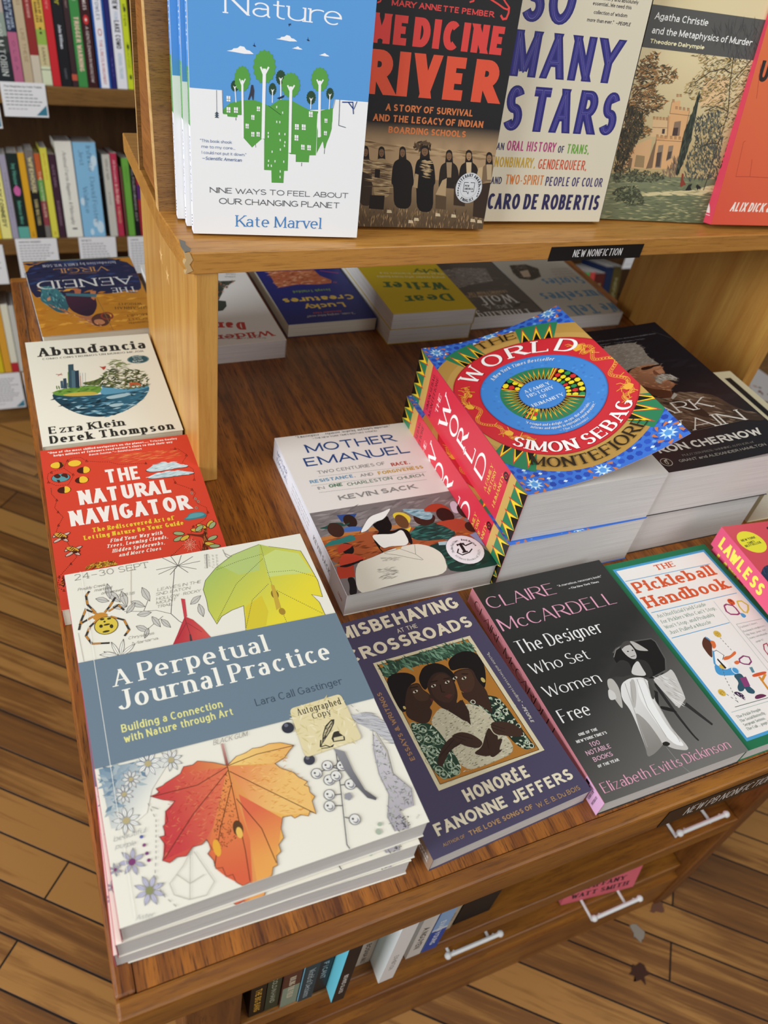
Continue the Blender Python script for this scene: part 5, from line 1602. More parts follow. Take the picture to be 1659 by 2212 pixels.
A_nat = '''
p	5b9ad6	0 0 1400 0 1400 1027 0 1027
p	5b9ad6	0 0 10 0 10 10
p	5b9ad6	235 1026 1076 1024 1063 1095 238 1178
t	sr	f4f1f1	252 550 841 122 0.0	Nature
p	f4f1f1	266 776 304 767 314 757 342 753 361 738 390 741 405 758 429 761 458 780 390 784 323 779
p	f4f1f1	616 673 647 666 654 657 677 654 693 642 716 645 728 658 748 661 772 675 717 679 663 675
p	f4f1f1	734 721 749 717 753 713 765 712 772 705 784 707 790 714 800 715 813 722 785 724 757 722
p	f4f1f1	937 746 953 743 956 739 968 737 975 731 987 733 994 739 1004 741 1016 748 988 750 961 748
p	22304a	461 706 465 723 476 733 461 734 449 726 459 724
p	22304a	849 638 854 655 865 664 851 666 838 658 848 655
p	22304a	926 825 931 843 942 853 927 854 914 846 925 843
p	22304a	702 573 723 569 721 584 716 576 709 590
p	5a9e45	238 1150 290 1105 372 1083 465 1074 539 1092 581 1108 654 1058 739 1055 827 1091 893 1116 948 1117 1067 1085 1069 1182 955 1419 754 1430 533 1332 383 1331 372 1180 238 1183
p	5a9e45	238 1150 372 1141 370 1181 343 1182 341 1198 269 1197 267 1182 236 1180
p	5a9e45	385 1149 529 1140 527 1333 453 1398 386 1333
p	5a9e45	541 1111 731 1117 734 1551 705 1553 703 1643 609 1644 605 1554 548 1554
p	5a9e45	744 1116 948 1117 955 1427 901 1430 899 1481 795 1483 793 1430 751 1428
p	5a9e45	971 1125 1067 1085 1067 1231 1053 1287 1034 1333 1025 1374 1015 1375 1006 1335 986 1291
p	f4f1f1	372 1179 388 1177 389 1333 383 1336 373 1332
p	f4f1f1	949 1131 973 1130 986 1291 970 1297 948 1209 957 1424 953 1427
l	2f5a2a	0.40	571 1104 668 1161
l	30343c	0.30	480 1375 482 1396
l	30343c	0.40	1020 1377 1020 1413
l	30343c	0.40	843 1486 843 1512
l	30343c	0.40	331 1200 331 1219
p	f4f1f1	486 1115 509 1116 509 1146 486 1146
l	4a7a3a	0.30	497 1116 498 1146
l	4a7a3a	0.30	486 1135 509 1135
p	f4f1f1	445 1175 468 1175 468 1206 445 1205
l	4a7a3a	0.30	456 1175 456 1205
l	4a7a3a	0.30	445 1195 468 1195
p	f4f1f1	403 1236 426 1237 426 1268 403 1267
l	4a7a3a	0.30	415 1237 415 1267
l	4a7a3a	0.30	403 1257 426 1257
p	f4f1f1	446 1290 469 1290 469 1321 446 1321
l	4a7a3a	0.30	457 1290 458 1321
l	4a7a3a	0.30	446 1310 469 1311
p	f4f1f1	486 1287 509 1288 510 1319 486 1318
l	4a7a3a	0.30	498 1287 498 1319
l	4a7a3a	0.30	486 1308 510 1308
p	f4f1f1	881 1122 910 1122 912 1159 883 1159
l	4a7a3a	0.30	896 1122 898 1159
l	4a7a3a	0.30	883 1145 912 1145
p	f4f1f1	778 1215 807 1216 808 1253 779 1253
l	4a7a3a	0.30	792 1216 794 1253
l	4a7a3a	0.30	779 1239 808 1239
p	f4f1f1	831 1214 860 1215 862 1252 833 1252
l	4a7a3a	0.30	846 1214 848 1252
l	4a7a3a	0.30	832 1238 861 1238
p	f4f1f1	778 1291 807 1292 808 1330 779 1329
l	4a7a3a	0.30	792 1291 794 1329
l	4a7a3a	0.30	779 1315 808 1315
p	f4f1f1	832 1356 859 1357 861 1392 834 1391
l	4a7a3a	0.30	846 1356 848 1392
l	4a7a3a	0.30	834 1379 861 1379
p	f4f1f1	881 1357 909 1358 910 1394 883 1393
l	4a7a3a	0.30	895 1358 897 1393
l	4a7a3a	0.30	883 1380 910 1381
p	f4f1f1	1006 1163 1028 1163 1030 1191 1008 1191
l	4a7a3a	0.30	1017 1163 1019 1191
l	4a7a3a	0.30	1007 1182 1030 1182
p	f4f1f1	1007 1250 1030 1250 1031 1279 1009 1278
l	4a7a3a	0.30	1018 1250 1020 1278
l	4a7a3a	0.30	1009 1269 1031 1269
p	f4f1f1	263 1061 290 1061 290 1097 263 1096
l	4a7a3a	0.30	277 1061 277 1096
l	4a7a3a	0.30	263 1083 290 1083
p	f4f1f1	263 1134 290 1134 290 1170 263 1170
l	4a7a3a	0.30	276 1134 276 1170
l	4a7a3a	0.30	263 1157 290 1157
p	f4f1f1	317 1132 345 1132 345 1168 317 1168
l	4a7a3a	0.30	331 1132 331 1168
l	4a7a3a	0.30	317 1155 345 1155
p	dfeadb	630 1102 638 1101 639 1116 630 1117
p	dfeadb	676 1137 684 1136 685 1151 676 1152
p	dfeadb	633 1202 641 1201 642 1217 633 1217
p	dfeadb	656 1202 665 1202 665 1217 657 1218
p	dfeadb	654 1283 663 1282 664 1298 655 1299
p	dfeadb	698 1283 707 1283 707 1298 698 1299
p	dfeadb	570 1283 579 1283 579 1298 571 1299
p	dfeadb	571 1307 580 1307 580 1323 571 1323
p	dfeadb	663 1327 672 1326 673 1342 664 1342
p	dfeadb	700 1339 709 1339 709 1355 700 1355
p	dfeadb	697 1364 706 1364 707 1380 698 1380
p	dfeadb	666 1393 675 1393 676 1409 667 1409
p	dfeadb	603 1412 611 1411 612 1427 603 1428
p	dfeadb	577 1478 586 1478 586 1494 577 1494
p	dfeadb	627 1479 636 1478 636 1494 628 1495
p	dfeadb	696 1478 704 1478 705 1494 696 1495
p	dfeadb	575 1512 584 1511 584 1528 576 1528
p	dfeadb	599 1513 608 1512 609 1529 600 1529
p	dfeadb	670 1550 679 1550 680 1566 671 1567
p	dfeadb	670 1591 679 1591 680 1608 671 1608
p	2c4a33	353 990 349 997 351 1005 345 1010 344 1018 338 1020 335 1027 328 1026 323 1030 318 1027 311 1028 308 1022 302 1021 301 1013 295 1009 297 1001 293 994 297 987 295 980 301 975 302 967 308 965 312 958 318 959 323 954 328 958 335 956 338 962 344 964 345 971 351 976 349 983
l	f4f1f1	0.66	323 996 326 1035 331 1099
l	f4f1f1	0.33	323 1014 313 993
l	f4f1f1	0.33	323 1010 334 991
p	2c4a33	696 909 691 919 694 929 687 935 686 946 678 948 674 957 666 956 660 962 653 957 645 960 641 951 633 950 631 939 624 934 626 924 621 915 625 906 623 896 630 890 631 879 639 877 642 868 650 869 657 863 663 868 671 866 675 874 684 875 685 885 692 891 691 901
l	f4f1f1	0.79	658 917 660 970 663 1057
l	f4f1f1	0.40	659 941 646 913
l	f4f1f1	0.40	659 936 672 911
p	2c4a33	629 991 625 999 627 1007 622 1013 621 1022 615 1024 612 1032 606 1030 601 1036 596 1031 590 1033 586 1026 580 1025 579 1016 573 1011 575 1002 571 995 574 987 573 979 578 973 579 964 585 962 588 955 594 956 599 950 604 955 610 953 613 960 619 961 620 970 626 975 625 984
l	f4f1f1	0.66	600 997 600 1029 600 1083
l	f4f1f1	0.33	600 1017 590 994
l	f4f1f1	0.33	600 1013 611 992
p	2c4a33	930 1025 925 1034 928 1044 921 1050 921 1060 913 1062 909 1071 902 1070 896 1076 889 1071 881 1073 877 1065 869 1063 867 1054 860 1048 862 1038 856 1030 861 1022 858 1012 865 1006 865 996 873 994 877 985 884 986 890 981 897 985 905 983 909 991 917 993 919 1002 926 1007 924 1017
l	f4f1f1	0.66	893 1032 893 1059 893 1106
l	f4f1f1	0.33	894 1055 881 1029
l	f4f1f1	0.33	894 1050 907 1027
p	2c4a33	1067 989 1063 997 1066 1005 1060 1010 1060 1019 1054 1021 1051 1029 1044 1028 1040 1033 1034 1028 1028 1030 1024 1023 1017 1022 1016 1014 1010 1009 1011 1000 1007 993 1010 986 1008 977 1013 972 1014 963 1020 961 1023 954 1029 955 1034 950 1039 954 1046 952 1049 959 1056 960 1057 969 1063 973 1062 982
l	f4f1f1	0.66	1037 995 1037 1034 1037 1098
l	f4f1f1	0.33	1038 1015 1027 992
l	f4f1f1	0.33	1038 1011 1048 990
p	5a9e45	436 938 429 954 432 971 421 983 419 1000 407 1005 400 1021 388 1018 377 1029 367 1020 354 1024 348 1010 335 1007 333 989 322 980 325 962 318 947 325 932 322 915 333 904 335 886 348 881 354 867 367 869 377 858 387 867 399 863 406 877 419 880 420 897 432 906 429 924
l	f4f1f1	1.45	377 951 378 1036 381 1178
l	f4f1f1	0.73	377 992 357 944
l	f4f1f1	0.73	377 984 399 941
p	5a9e45	622 847 611 868 616 890 601 905 599 928 580 935 571 955 553 952 539 966 524 954 506 960 496 941 478 938 475 915 459 903 463 879 452 861 463 840 458 818 473 804 476 781 494 775 503 756 520 758 534 745 549 756 567 750 576 768 595 771 598 794 614 806 610 829
l	f4f1f1	2.38	537 865 536 1040 535 1332
l	f4f1f1	1.19	538 918 509 856
l	f4f1f1	1.19	538 907 569 852
p	5a9e45	808 952 800 967 804 985 791 996 790 1014 774 1019 767 1034 751 1032 739 1043 726 1034 710 1038 702 1024 686 1021 683 1004 669 995 673 977 663 962 672 947 667 930 681 918 682 901 697 896 705 881 720 883 732 873 745 881 760 877 769 891 784 893 787 910 801 919 798 937
l	f4f1f1	2.11	736 965 739 1137 744 1420
l	f4f1f1	1.06	737 1006 711 959
l	f4f1f1	1.06	737 998 763 955
p	5a9e45	1021 898 1013 914 1018 931 1006 941 1005 959 990 963 984 978 969 976 958 987 945 978 931 982 923 968 908 966 905 949 892 940 894 923 885 909 893 894 888 877 900 866 902 850 916 845 922 830 937 832 948 822 960 830 974 826 983 839 997 842 1001 859 1014 867 1011 885
l	f4f1f1	1.98	953 911 960 1057 970 1297
l	f4f1f1	0.99	956 951 930 905
l	f4f1f1	0.99	955 943 979 902
p	3a3a48	442 977 456 976 465 1014 460 1074 453 1075 446 1043 429 1076 419 1074 434 1025
p	22304a	633 1050 675 1031 690 1025 685 1040 654 1056
l	5a6a80	0.30	191 1029 191 1209
l	5a6a80	0.30	232 1026 236 1178
l	5a6a80	0.30	1080 1026 1068 1089
p	3a4a5a	174 1210 207 1210 191 1195
p	3a4a5a	174 1197 207 1197 191 1182
p	3a4a5a	175 1184 207 1184 191 1169
l	3a4a5a	0.40	1116 1025 1121 1203 1178 1215
l	22407a	0.70	1136 1041 1220 1036 1232 1117
l	22407a	0.70	1186 1040 1229 1083
l	22407a	0.50	1253 1028 1233 1083
t	sk	5573a0	65 1381 234 21 0.0	"This book shook
t	sk	5573a0	74 1421 251 21 0.0	me to my core....
t	sk	5573a0	75 1462 333 21 0.0	I could not put it down."
t	ii	5573a0	75 1503 298 23 0.0	—Scientific American
t	sk	3a3d44	130 1737 1111 40 0.0	NINE WAYS TO FEEL ABOUT
t	sk	3a3d44	199 1818 974 44 0.0	OUR CHANGING PLANET
t	sr	3f7fbf	332 1986 693 86 0.0	Kate Marvel
'''
A_med = '''
g	201d1e	ab8c68	600 1221 600 1366	0 1221 1330 1221 1330 2050 0 2050
g	9a7d5b	55432f	600 1566 600 2000	0 1646 1330 1646 1330 2050 0 2050
s	6a5238 8a6c4a 4a3826 a58560	260 5 0.8 -110 -70 3	130 1882 690 1896 1326 1899 1323 2053 144 2041
s	b5976f 8f7350	50 18 2 -2 6 4	131 1369 620 1397 1304 1409 1262 1466 628 1458 136 1420
s	3f3022 5a4530	50 5 2 0 180 5	549 1400 574 1364 632 1340 717 1366 713 1410 624 1432
l	e0443f	1.20	1023 306 1123 341 1182 365 1213 370 1224 354 1189 327 1152 294
l	e0443f	1.60	1225 355 1228 391 1216 430 1188 436 1163 412
l	e0443f	1.20	883 352 915 342 919 316
l	e0443f	1.00	139 425 163 415 171 393
p	e0443f	654 341 728 334 711 344 691 339 674 346
t	sb	d9423f	254 432 852 39 0.0	MARY ANNETTE PEMBER
t	hv	d8423c	110 681 1141 195 0.0	MEDICINE
t	hv	dd5236	93 1029 1153 307 0.0	RIVER
t	sb	cf7440	286 1138 775 50 0.0	A STORY OF SURVIVAL
t	sb	cf7440	188 1218 978 51 0.0	AND THE LEGACY OF INDIAN
t	sb	cf7440	328 1300 693 49 0.0	BOARDING SCHOOLS
p	231b17	120 1464 120 1419 144 1404 170 1417 179 1461 195 1547 181 1548 134 1550 121 1550
p	7a5a40	126 1438 146 1425 168 1436 172 1470 152 1493 129 1472
p	3f2d20	137 1453 145 1452 145 1456 137 1457
p	3f2d20	152 1452 160 1452 160 1456 153 1456
p	4a2f22	143 1471 157 1471 156 1475 146 1475
p	3a2b20	124 1500 182 1497 216 1537 244 1696 231 1715 245 1879 135 1873 117 1710 100 1692 98 1534
s	b59a72 7a6248	30 12 2 0 10 6	125 1515 190 1521 194 1618 134 1611
p	231b17	259 1462 258 1417 282 1402 309 1414 318 1459 336 1546 322 1546 274 1548 261 1549
p	7a5a40	264 1435 285 1422 307 1433 311 1468 292 1491 268 1470
p	3f2d20	276 1450 284 1450 284 1454 276 1455
p	3f2d20	291 1450 299 1449 300 1454 292 1454
p	4a2f22	283 1469 297 1469 295 1473 285 1473
p	a08660	263 1498 322 1495 372 1535 406 1695 389 1714 396 1805 258 1800 244 1710 224 1692 222 1533
s	5a4530 c5aa80 7a6045	60 14 1.4 -3 8 7	224 1520 364 1531 384 1783 231 1778
p	241b15	245 1580 290 1583 292 1649 247 1647
p	241b15	221 1788 353 1788 356 1904 222 1898
p	231b17	443 1453 442 1408 466 1393 493 1406 503 1450 523 1538 509 1538 460 1540 446 1541
p	7a5a40	448 1427 468 1414 492 1425 496 1460 477 1483 452 1462
p	3f2d20	460 1442 468 1442 468 1446 460 1446
p	3f2d20	476 1441 484 1441 484 1445 476 1446
p	4a2f22	467 1461 481 1460 480 1465 470 1465
p	1d1714	448 1490 508 1487 569 1527 609 1688 589 1707 610 1893 449 1888 423 1703 399 1686 397 1525
p	231b17	631 1436 630 1390 662 1375 698 1387 711 1432 735 1520 716 1521 652 1523 633 1524
p	7a5a40	638 1409 665 1396 696 1407 701 1441 675 1466 643 1444
p	3f2d20	657 1424 665 1424 666 1428 658 1428
p	3f2d20	673 1423 681 1423 682 1427 674 1428
p	4a2f22	665 1443 679 1442 678 1447 668 1447
p	1a1513	646 1472 707 1469 765 1510 807 1672 788 1691 819 1916 664 1911 629 1687 605 1670 599 1508
s	b59a72 6a543c	26 9 1.5 0 10 8	674 1491 727 1498 716 1634 690 1598
p	a58a66	607 1602 639 1609 644 1719 602 1711
p	231b17	866 1461 863 1415 888 1399 917 1412 929 1458 953 1547 938 1548 887 1550 873 1550
p	7a5a40	870 1434 891 1420 916 1432 922 1467 903 1491 876 1469
p	3f2d20	883 1449 892 1449 892 1453 884 1454
p	3f2d20	900 1448 908 1448 909 1452 901 1453
p	4a2f22	892 1468 906 1468 905 1472 895 1473
p	2a211b	873 1498 935 1495 995 1536 1041 1701 1023 1720 1017 1711 862 1707 859 1716 835 1699 826 1534
p	9a8060	879 1501 930 1499 944 1621 906 1622
p	b0946e	865 1647 904 1627 918 1775 820 1764
p	55432f	821 1769 924 1780 937 1889 838 1882
p	231b17	1050 1452 1045 1406 1070 1391 1100 1404 1113 1450 1138 1540 1124 1540 1072 1542 1057 1543
p	a07c58	1053 1425 1074 1412 1100 1423 1106 1459 1087 1483 1060 1461
p	3f2d20	1067 1441 1075 1441 1076 1445 1067 1445
p	3f2d20	1083 1440 1092 1440 1093 1444 1084 1445
p	4a2f22	1075 1460 1090 1460 1089 1464 1078 1465
p	241c18	1056 1490 1120 1487 1182 1529 1231 1694 1213 1714 1209 1714 1051 1710 1046 1710 1022 1692 1010 1527
p	c9ae86	1063 1493 1114 1491 1131 1614 1092 1615
p	3a2c20	981 1670 1088 1695 1117 1856 1006 1849
p	231b17	1246 1462 1241 1415 1264 1399 1294 1413 1308 1459 1335 1550 1320 1551 1271 1553 1256 1553
p	8f6d4c	1249 1435 1269 1421 1294 1433 1301 1469 1283 1493 1256 1471
p	3f2d20	1262 1450 1270 1450 1271 1454 1263 1455
p	3f2d20	1279 1450 1288 1449 1288 1454 1280 1454
p	4a2f22	1271 1470 1286 1469 1285 1474 1274 1474
p	7a6248	1252 1500 1317 1497 1364 1540 1414 1707 1400 1727 1379 1642 1248 1637 1261 1722 1240 1704 1221 1536
p	b59c78	1259 1503 1311 1501 1330 1625 1291 1626
p	c0a47a	1188 1533 1229 1522 1240 1633 1182 1616
p	38291e	1177 1673 1332 1648 1338 1958 1211 1941
p	c9b593	846 1920 886 1924 896 1948 846 1947
p	c9b593	1000 1926 1040 1930 1051 1954 1000 1954
p	c9b593	598 1984 637 1988 647 2012 598 2011
p	c9b593	649 1964 688 1967 698 1991 648 1991
p	c9b593	389 1903 427 1907 436 1930 388 1930
p	c9b593	1194 1961 1236 1965 1247 1990 1195 1989
p	c9b593	1263 1969 1305 1973 1316 1998 1264 1997
'''
A_sta = '''
b	sb	2a2670	53 467 504 349 0.0	SO
b	sb	2a2670	41 862 1085 336 0.0	MANY
b	sb	2a2670	49 1279 1182 351 0.0	STARS
t	sm	38343a	633 261 537 27 0.0	powerful history and absolutely
t	sm	38343a	720 303 392 27 0.0	essential...We need this
t	sm	38343a	747 363 340 27 0.0	collection of wisdom
t	sm	38343a	696 421 270 27 0.0	more than ever."
t	sbi	38343a	986 423 154 26 0.0	—PEOPLE
t	sm	38345a	31 1437 74 58 0.0	AN
t	sm	b5407a	134 1439 508 80 0.0	ORAL HISTORY
t	sm	38345a	668 1442 66 59 0.0	OF
t	sm	6fa53f	760 1444 247 79 0.0	TRANS,
t	sm	c9a030	38 1577 422 84 0.0	NONBINARY,
t	sm	cf5535	491 1584 528 84 0.0	GENDERQUEER,
t	sm	38345a	30 1721 109 60 0.0	AND
t	sm	d57a35	175 1722 405 84 0.0	TWO-SPIRIT
t	sm	4a3f70	604 1728 633 80 0.0	PEOPLE OF COLOR
t	sb	2f2b55	31 1940 1224 138 0.0	CARO DE ROBERTIS
'''
A_chr = '''
g	e0cda0	b9a070	600 600 600 1500	0 0 1248 0 1248 2050 0 2050
g	7d8060	5f6548	528 1656 667 2059	-30 1625 1281 1618 1392 2055 -6 2073
s	6b7052 9a9872 555c40 b5ab7c 83875f	420 9 0.9 -6 6 2	-18 1663 1264 1640 1257 2055 24 2051
s	c9b888 d5c596	60 16 2 -4 4 3	523 1786 1065 1731 1216 1683 1258 1722 1084 1782 406 1812
p	d9b384	312 1117 475 1106 524 1260 332 1282
p	d6a878	82 1409 353 1290 398 1564 144 1568
p	dba873	463 971 552 955 576 1035 690 1032 714 1277 788 1543 428 1562 400 1287 528 1269 474 1069
p	e3bd8c	752 771 831 756 1024 723 1047 956 781 984
p	cf9a68	469 1088 490 1096 528 1288 413 1305 443 1552 407 1554 397 1278 512 1261
p	b98a5c	492 905 516 905 524 928 501 928
l	5f4430	0.25	501 930 492 905 516 905
p	b98a5c	525 903 549 903 557 925 533 925
l	5f4430	0.25	534 927 525 903 549 903
p	b98a5c	462 952 486 952 494 975 470 975
l	5f4430	0.25	471 977 462 952 486 952
p	b98a5c	517 1007 541 1007 550 1030 526 1029
l	5f4430	0.25	526 1031 517 1007 541 1007
p	b98a5c	560 1008 584 1008 592 1031 568 1031
l	5f4430	0.25	569 1033 560 1008 584 1008
p	b98a5c	603 1009 627 1010 635 1033 611 1033
l	5f4430	0.25	612 1034 603 1009 627 1010
p	b98a5c	651 1011 676 1011 684 1034 660 1034
l	5f4430	0.25	661 1035 651 1011 676 1011
p	b98a5c	391 1258 415 1259 423 1283 399 1282
l	5f4430	0.25	399 1284 391 1258 415 1259
p	b98a5c	439 1260 464 1260 472 1284 448 1284
l	5f4430	0.25	448 1286 439 1260 464 1260
p	b98a5c	488 1262 513 1262 521 1286 497 1285
l	5f4430	0.25	497 1287 488 1262 513 1262
p	b98a5c	549 1262 574 1263 583 1287 558 1286
l	5f4430	0.25	559 1288 549 1262 574 1263
p	b98a5c	598 1261 623 1262 631 1286 607 1285
l	5f4430	0.25	607 1287 598 1261 623 1262
p	b98a5c	647 1261 672 1261 680 1285 656 1285
l	5f4430	0.25	656 1287 647 1261 672 1261
p	b98a5c	755 748 779 748 788 770 764 770
l	5f4430	0.25	765 772 755 748 779 748
p	b98a5c	792 749 816 749 825 771 801 771
l	5f4430	0.25	801 773 792 749 816 749
p	b98a5c	887 715 911 715 920 737 896 737
l	5f4430	0.25	897 739 887 715 911 715
p	b98a5c	940 711 964 711 973 733 949 733
l	5f4430	0.25	950 735 940 711 964 711
p	b98a5c	303 1108 327 1108 335 1131 311 1131
l	5f4430	0.25	311 1133 303 1108 327 1108
p	b98a5c	339 1108 362 1108 370 1131 347 1131
l	5f4430	0.25	347 1133 339 1108 362 1108
p	b98a5c	374 1107 398 1108 406 1131 382 1131
l	5f4430	0.25	383 1132 374 1107 398 1108
p	b98a5c	410 1107 434 1107 442 1130 418 1130
l	5f4430	0.25	418 1132 410 1107 434 1107
p	b98a5c	446 1107 470 1107 478 1131 454 1130
l	5f4430	0.25	455 1132 446 1107 470 1107
l	5f4430	0.35	463 971 474 1069 705 1072
l	5f4430	0.35	407 1305 699 1301
l	5f4430	0.35	322 1199 488 1193
l	5f4430	0.35	463 1088 516 1270
l	5f4430	0.35	400 1287 428 1562
l	5f4430	0.35	685 1036 706 1287
p	8a6f5a	553 1137 621 1124 650 1252 566 1258
p	4a3630	559 1188 612 1182 626 1254 570 1257
p	8f7a64	446 1350 499 1342 540 1547 473 1550
p	54443c	451 1416 502 1404 524 1538 476 1540
p	8f7a64	562 1348 614 1340 631 1454 580 1486
p	54443c	574 1400 615 1392 619 1455 577 1477
p	7a5f45	158 1481 194 1479 205 1569 163 1572
p	9a7f58	226 1448 324 1452 346 1557 236 1553
p	4a3a34	438 1205 468 1203 476 1245 447 1246
p	7d6248	393 1353 407 1305 443 1552 374 1565
s	6a5342 8a7058	60 7 1.4 40 80 4	673 1432 746 1428 743 1625 557 1595 627 1513
s	9a7040 7a5a38 55482f b98550 6a5536 3f3a2a	1100 5.5 1.3 -50 40 5	11 685 115 592 187 603 199 703 293 678 407 703 454 768 404 825 287 825 211 875 407 966 386 1039 236 1086 220 1178 331 1226 303 1284 207 1318 170 1461 147 1616 23 1603 1 1303 -2 996
s	3f3a2a 2f2c22 4f4733 55482f	420 5.5 1.5 30 120 6	9 1031 191 1089 229 1242 161 1433 100 1619 23 1603 1 1303
s	9a8050 7a6a42 c0a468 6a5c3a 55503a b59558	1000 5 0.9 -70 30 7	522 574 618 549 902 575 1258 580 1264 848 1261 1015 1219 1188 1169 1345 1150 1425 915 1477 819 1424 875 1210 888 1022 604 916 551 840 638 754 697 662
s	3f4540 54584f 4a4a42 6a6a58	520 5 1.3 20 110 8	758 1068 1029 1003 1148 1230 1256 1620 850 1640 795 1425 864 1344
p	2f332a	725 871 745 892 779 1122 793 1387 760 1604 732 1596 709 1430 690 1212 721 1034
s	3a4032 252a20 4a5040	90 7 1.4 60 110 9	725 871 745 892 779 1122 793 1387 760 1604 732 1596 709 1430 690 1212 721 1034
l	3f3326	0.80	23 968 71 903 163 870 242 829
l	3f3326	0.80	31 1065 105 1042 231 1068
l	3f3326	0.80	995 567 1046 774 1126 1024 1121 1290 1126 1525 1116 1729
l	3f3326	0.80	1010 688 925 660 784 698 654 796
l	3f3326	0.80	1079 736 1150 642 1208 549
l	3f3326	0.80	1118 1006 966 971 852 1025
l	3f3326	0.80	1137 931 1225 815
l	3f3326	0.80	979 586 881 526 745 453
l	3f3326	0.80	1007 566 1039 443 1043 342
l	3f3326	0.80	1121 1290 1022 1296 926 1340
l	3f3326	0.80	1127 1118 1068 1159
s	4a4a38 5d5c42 3a3c2c 6f6d4f	260 3.6 1.3 -60 60 10	8 1633 168 1567 557 1595 644 1630 535 1675 52 1699
s	3a3c2c 55573f 474a34	240 4 1.1 -80 40 11	70 1797 127 1745 328 1725 406 1812 482 1890 304 1918 130 1874
p	8a3a2a	822 1702 803 1582 825 1591 837 1640 887 1688 857 1695 844 1711
p	22221e	899 1739 919 1687 959 1675 951 1706 975 1735 914 1743
p	22221e	1011 1693 1024 1677 1072 1700 1077 1730 1057 1711 1045 1732
p	55534f	0 244 1248 244 1248 566 0 566
s	454340 4d4a46 3d3b38	130 11 0.9 30 110 12	656 378 802 306 1184 278 1208 549 972 569 745 453
t	sm	f3f0ea	54 349 564 53 0.0	Agatha Christie
t	sm	f3f0ea	59 456 1095 53 0.0	and the Metaphysics of Murder
t	sb	efe3b5	62 529 587 33 0.0	Theodore Dalrymple
'''
A_ora = '''
g	d9503a	e0763f	0 2050 1000 600	0 0 1400 0 1400 2050 0 2050
t	sb	2a1c18	64 746 710 175 0.0	UNPAID
l	a93a26	0.50	141 1585 319 1580 573 1582
l	a93a26	0.50	141 1585 111 1269 134 1258
l	a93a26	0.50	319 1580 281 1419
l	a93a26	0.50	117 889 50 604
t	sbi	f3e6d8	187 1916 527 89 0.0	ALIX DICK &
'''
A_twa = '''
s	17171c 1d1c22	40 30 8 -40 40 2	534 106 1519 6 1459 1691 595 1658
p	8a7d70	480 435 640 323 854 308 1040 315 1073 446 1025 578 1045 701 1068 776 974 799 830 741 615 784 507 895 522 810 537 678 526 584 486 507
s	9d9286 8f8477 aa9f92 7f7467	420 8 0.9 -40 30 3	480 435 640 323 854 308 1040 315 1073 446 1025 578 1045 701 1068 776 974 799 830 741 615 784 507 895 522 810 537 678 526 584 486 507
g	b07a58	6a3f2c	854 793 680 1275	682 776 897 734 1055 773 1037 860 1022 924 964 977 961 1042 1009 1120 975 1155 889 1198 846 1294 800 1334 686 1308 580 1169 531 1030 560 884
s	c08a66 8a5a40 a06a4a	110 7 1.6 -10 40 4	682 776 897 734 1055 773 1037 860 1022 924 964 977 961 1042 1009 1120 975 1155 889 1198 846 1294 800 1334 686 1308 580 1169 531 1030 560 884
p	7a4a34	905 850 997 850 1015 934 952 974 875 933
p	b98260	931 856 1010 853 1013 922 941 926
p	2f1a12	802 780 935 766 974 799 860 828 787 822
p	2a1812	949 769 1075 767 1047 794 945 796
p	a09585	847 970 980 936 1063 968 1091 1043 1043 1085 987 1049 922 1033 835 1099 817 1051
s	cfc7ba 8a7f72 6f665a	90 6 1 20 90 5	847 970 980 936 1063 968 1091 1043 1043 1085 987 1049 922 1033 835 1099 817 1051
p	54301f	596 1044 684 1150 888 1219 800 1334 686 1308 567 1187
g	6a5340	3a2c22	858 1317 1143 1799	554 1226 654 1311 800 1334 905 1255 1125 1323 1296 1414 1352 1638 1560 1844 1498 1924 1322 1851 1006 1839 590 1848 535 1546
s	7a6450 4a3a2c 8a7460 332820	170 12 2.4 10 60 6	554 1226 654 1311 800 1334 905 1255 1125 1323 1296 1414 1352 1638 1560 1844 1498 1924 1322 1851 1006 1839 590 1848 535 1546
p	2f241c	754 1375 842 1376 988 1496 1015 1684 1012 1723 915 1698 787 1506
p	b0a79a	886 1261 896 1306 792 1364 793 1333
l	6f6558	0.40	310 1878 724 1862 1371 1846
t	sr	e2dbd0	198 1573 941 168 0.0	MARK
t	sr	e2dbd0	-36 1854 1390 172 0.0	TWAIN
t	sb	dcd5ca	99 2088 1252 100 0.0	RON CHERNOW
t	sr	9a9288	303 2174 855 25 0.0	PULITZER PRIZE-WINNING AUTHOR of
t	sm	a39b90	213 2243 1038 34 0.0	GRANT and ALEXANDER HAMILTON
t	sr	8f8c90	348 225 1051 21 0.0	one of the magnificent heights and unmistakable lows
t	sr	8f8c90	354 289 848 21 0.0	of a literary genius." —Los Angeles Times
e	a9a093	75 2214 63 55 0	0
e	1c1714	75 2214 55 48 0	0
e	a9a093	75 2214 17 32 0	0
e	1c1714	75 2221 8 20 0	0
e	a9a093	95 2184 11 11 0	0
l	55504a	0.40	1388 165 1474 292 1522 357
'''
A_wild = '''
t	ds	c03a2f	110 235 1236 122 0.0	Wilderness
t	ds	c03a2f	377 475 463 174 85.4	Dare
p	3a3f38	529 1532 187 1520 285 1444 357 1394 424 1285 471 1177 546 1037 462 1007 486 882 559 784 689 767
s	55584a 2a2d28 c0693a 8a8f78	80 6 1.6 0 180 3	487 1547 187 1520 320 1389 405 1283 527 1109 598 1118
t	sr	55555a	140 1722 124 57 62.9	A Novel
t	sr	55555a	162 1642 143 52 64.4	and Memoir
t	sr	77777a	226 96 621 32 76.8	the most vivid and extraordinary pages
t	sr	77777a	259 164 522 33 69.1	a wonder on every page of it
'''
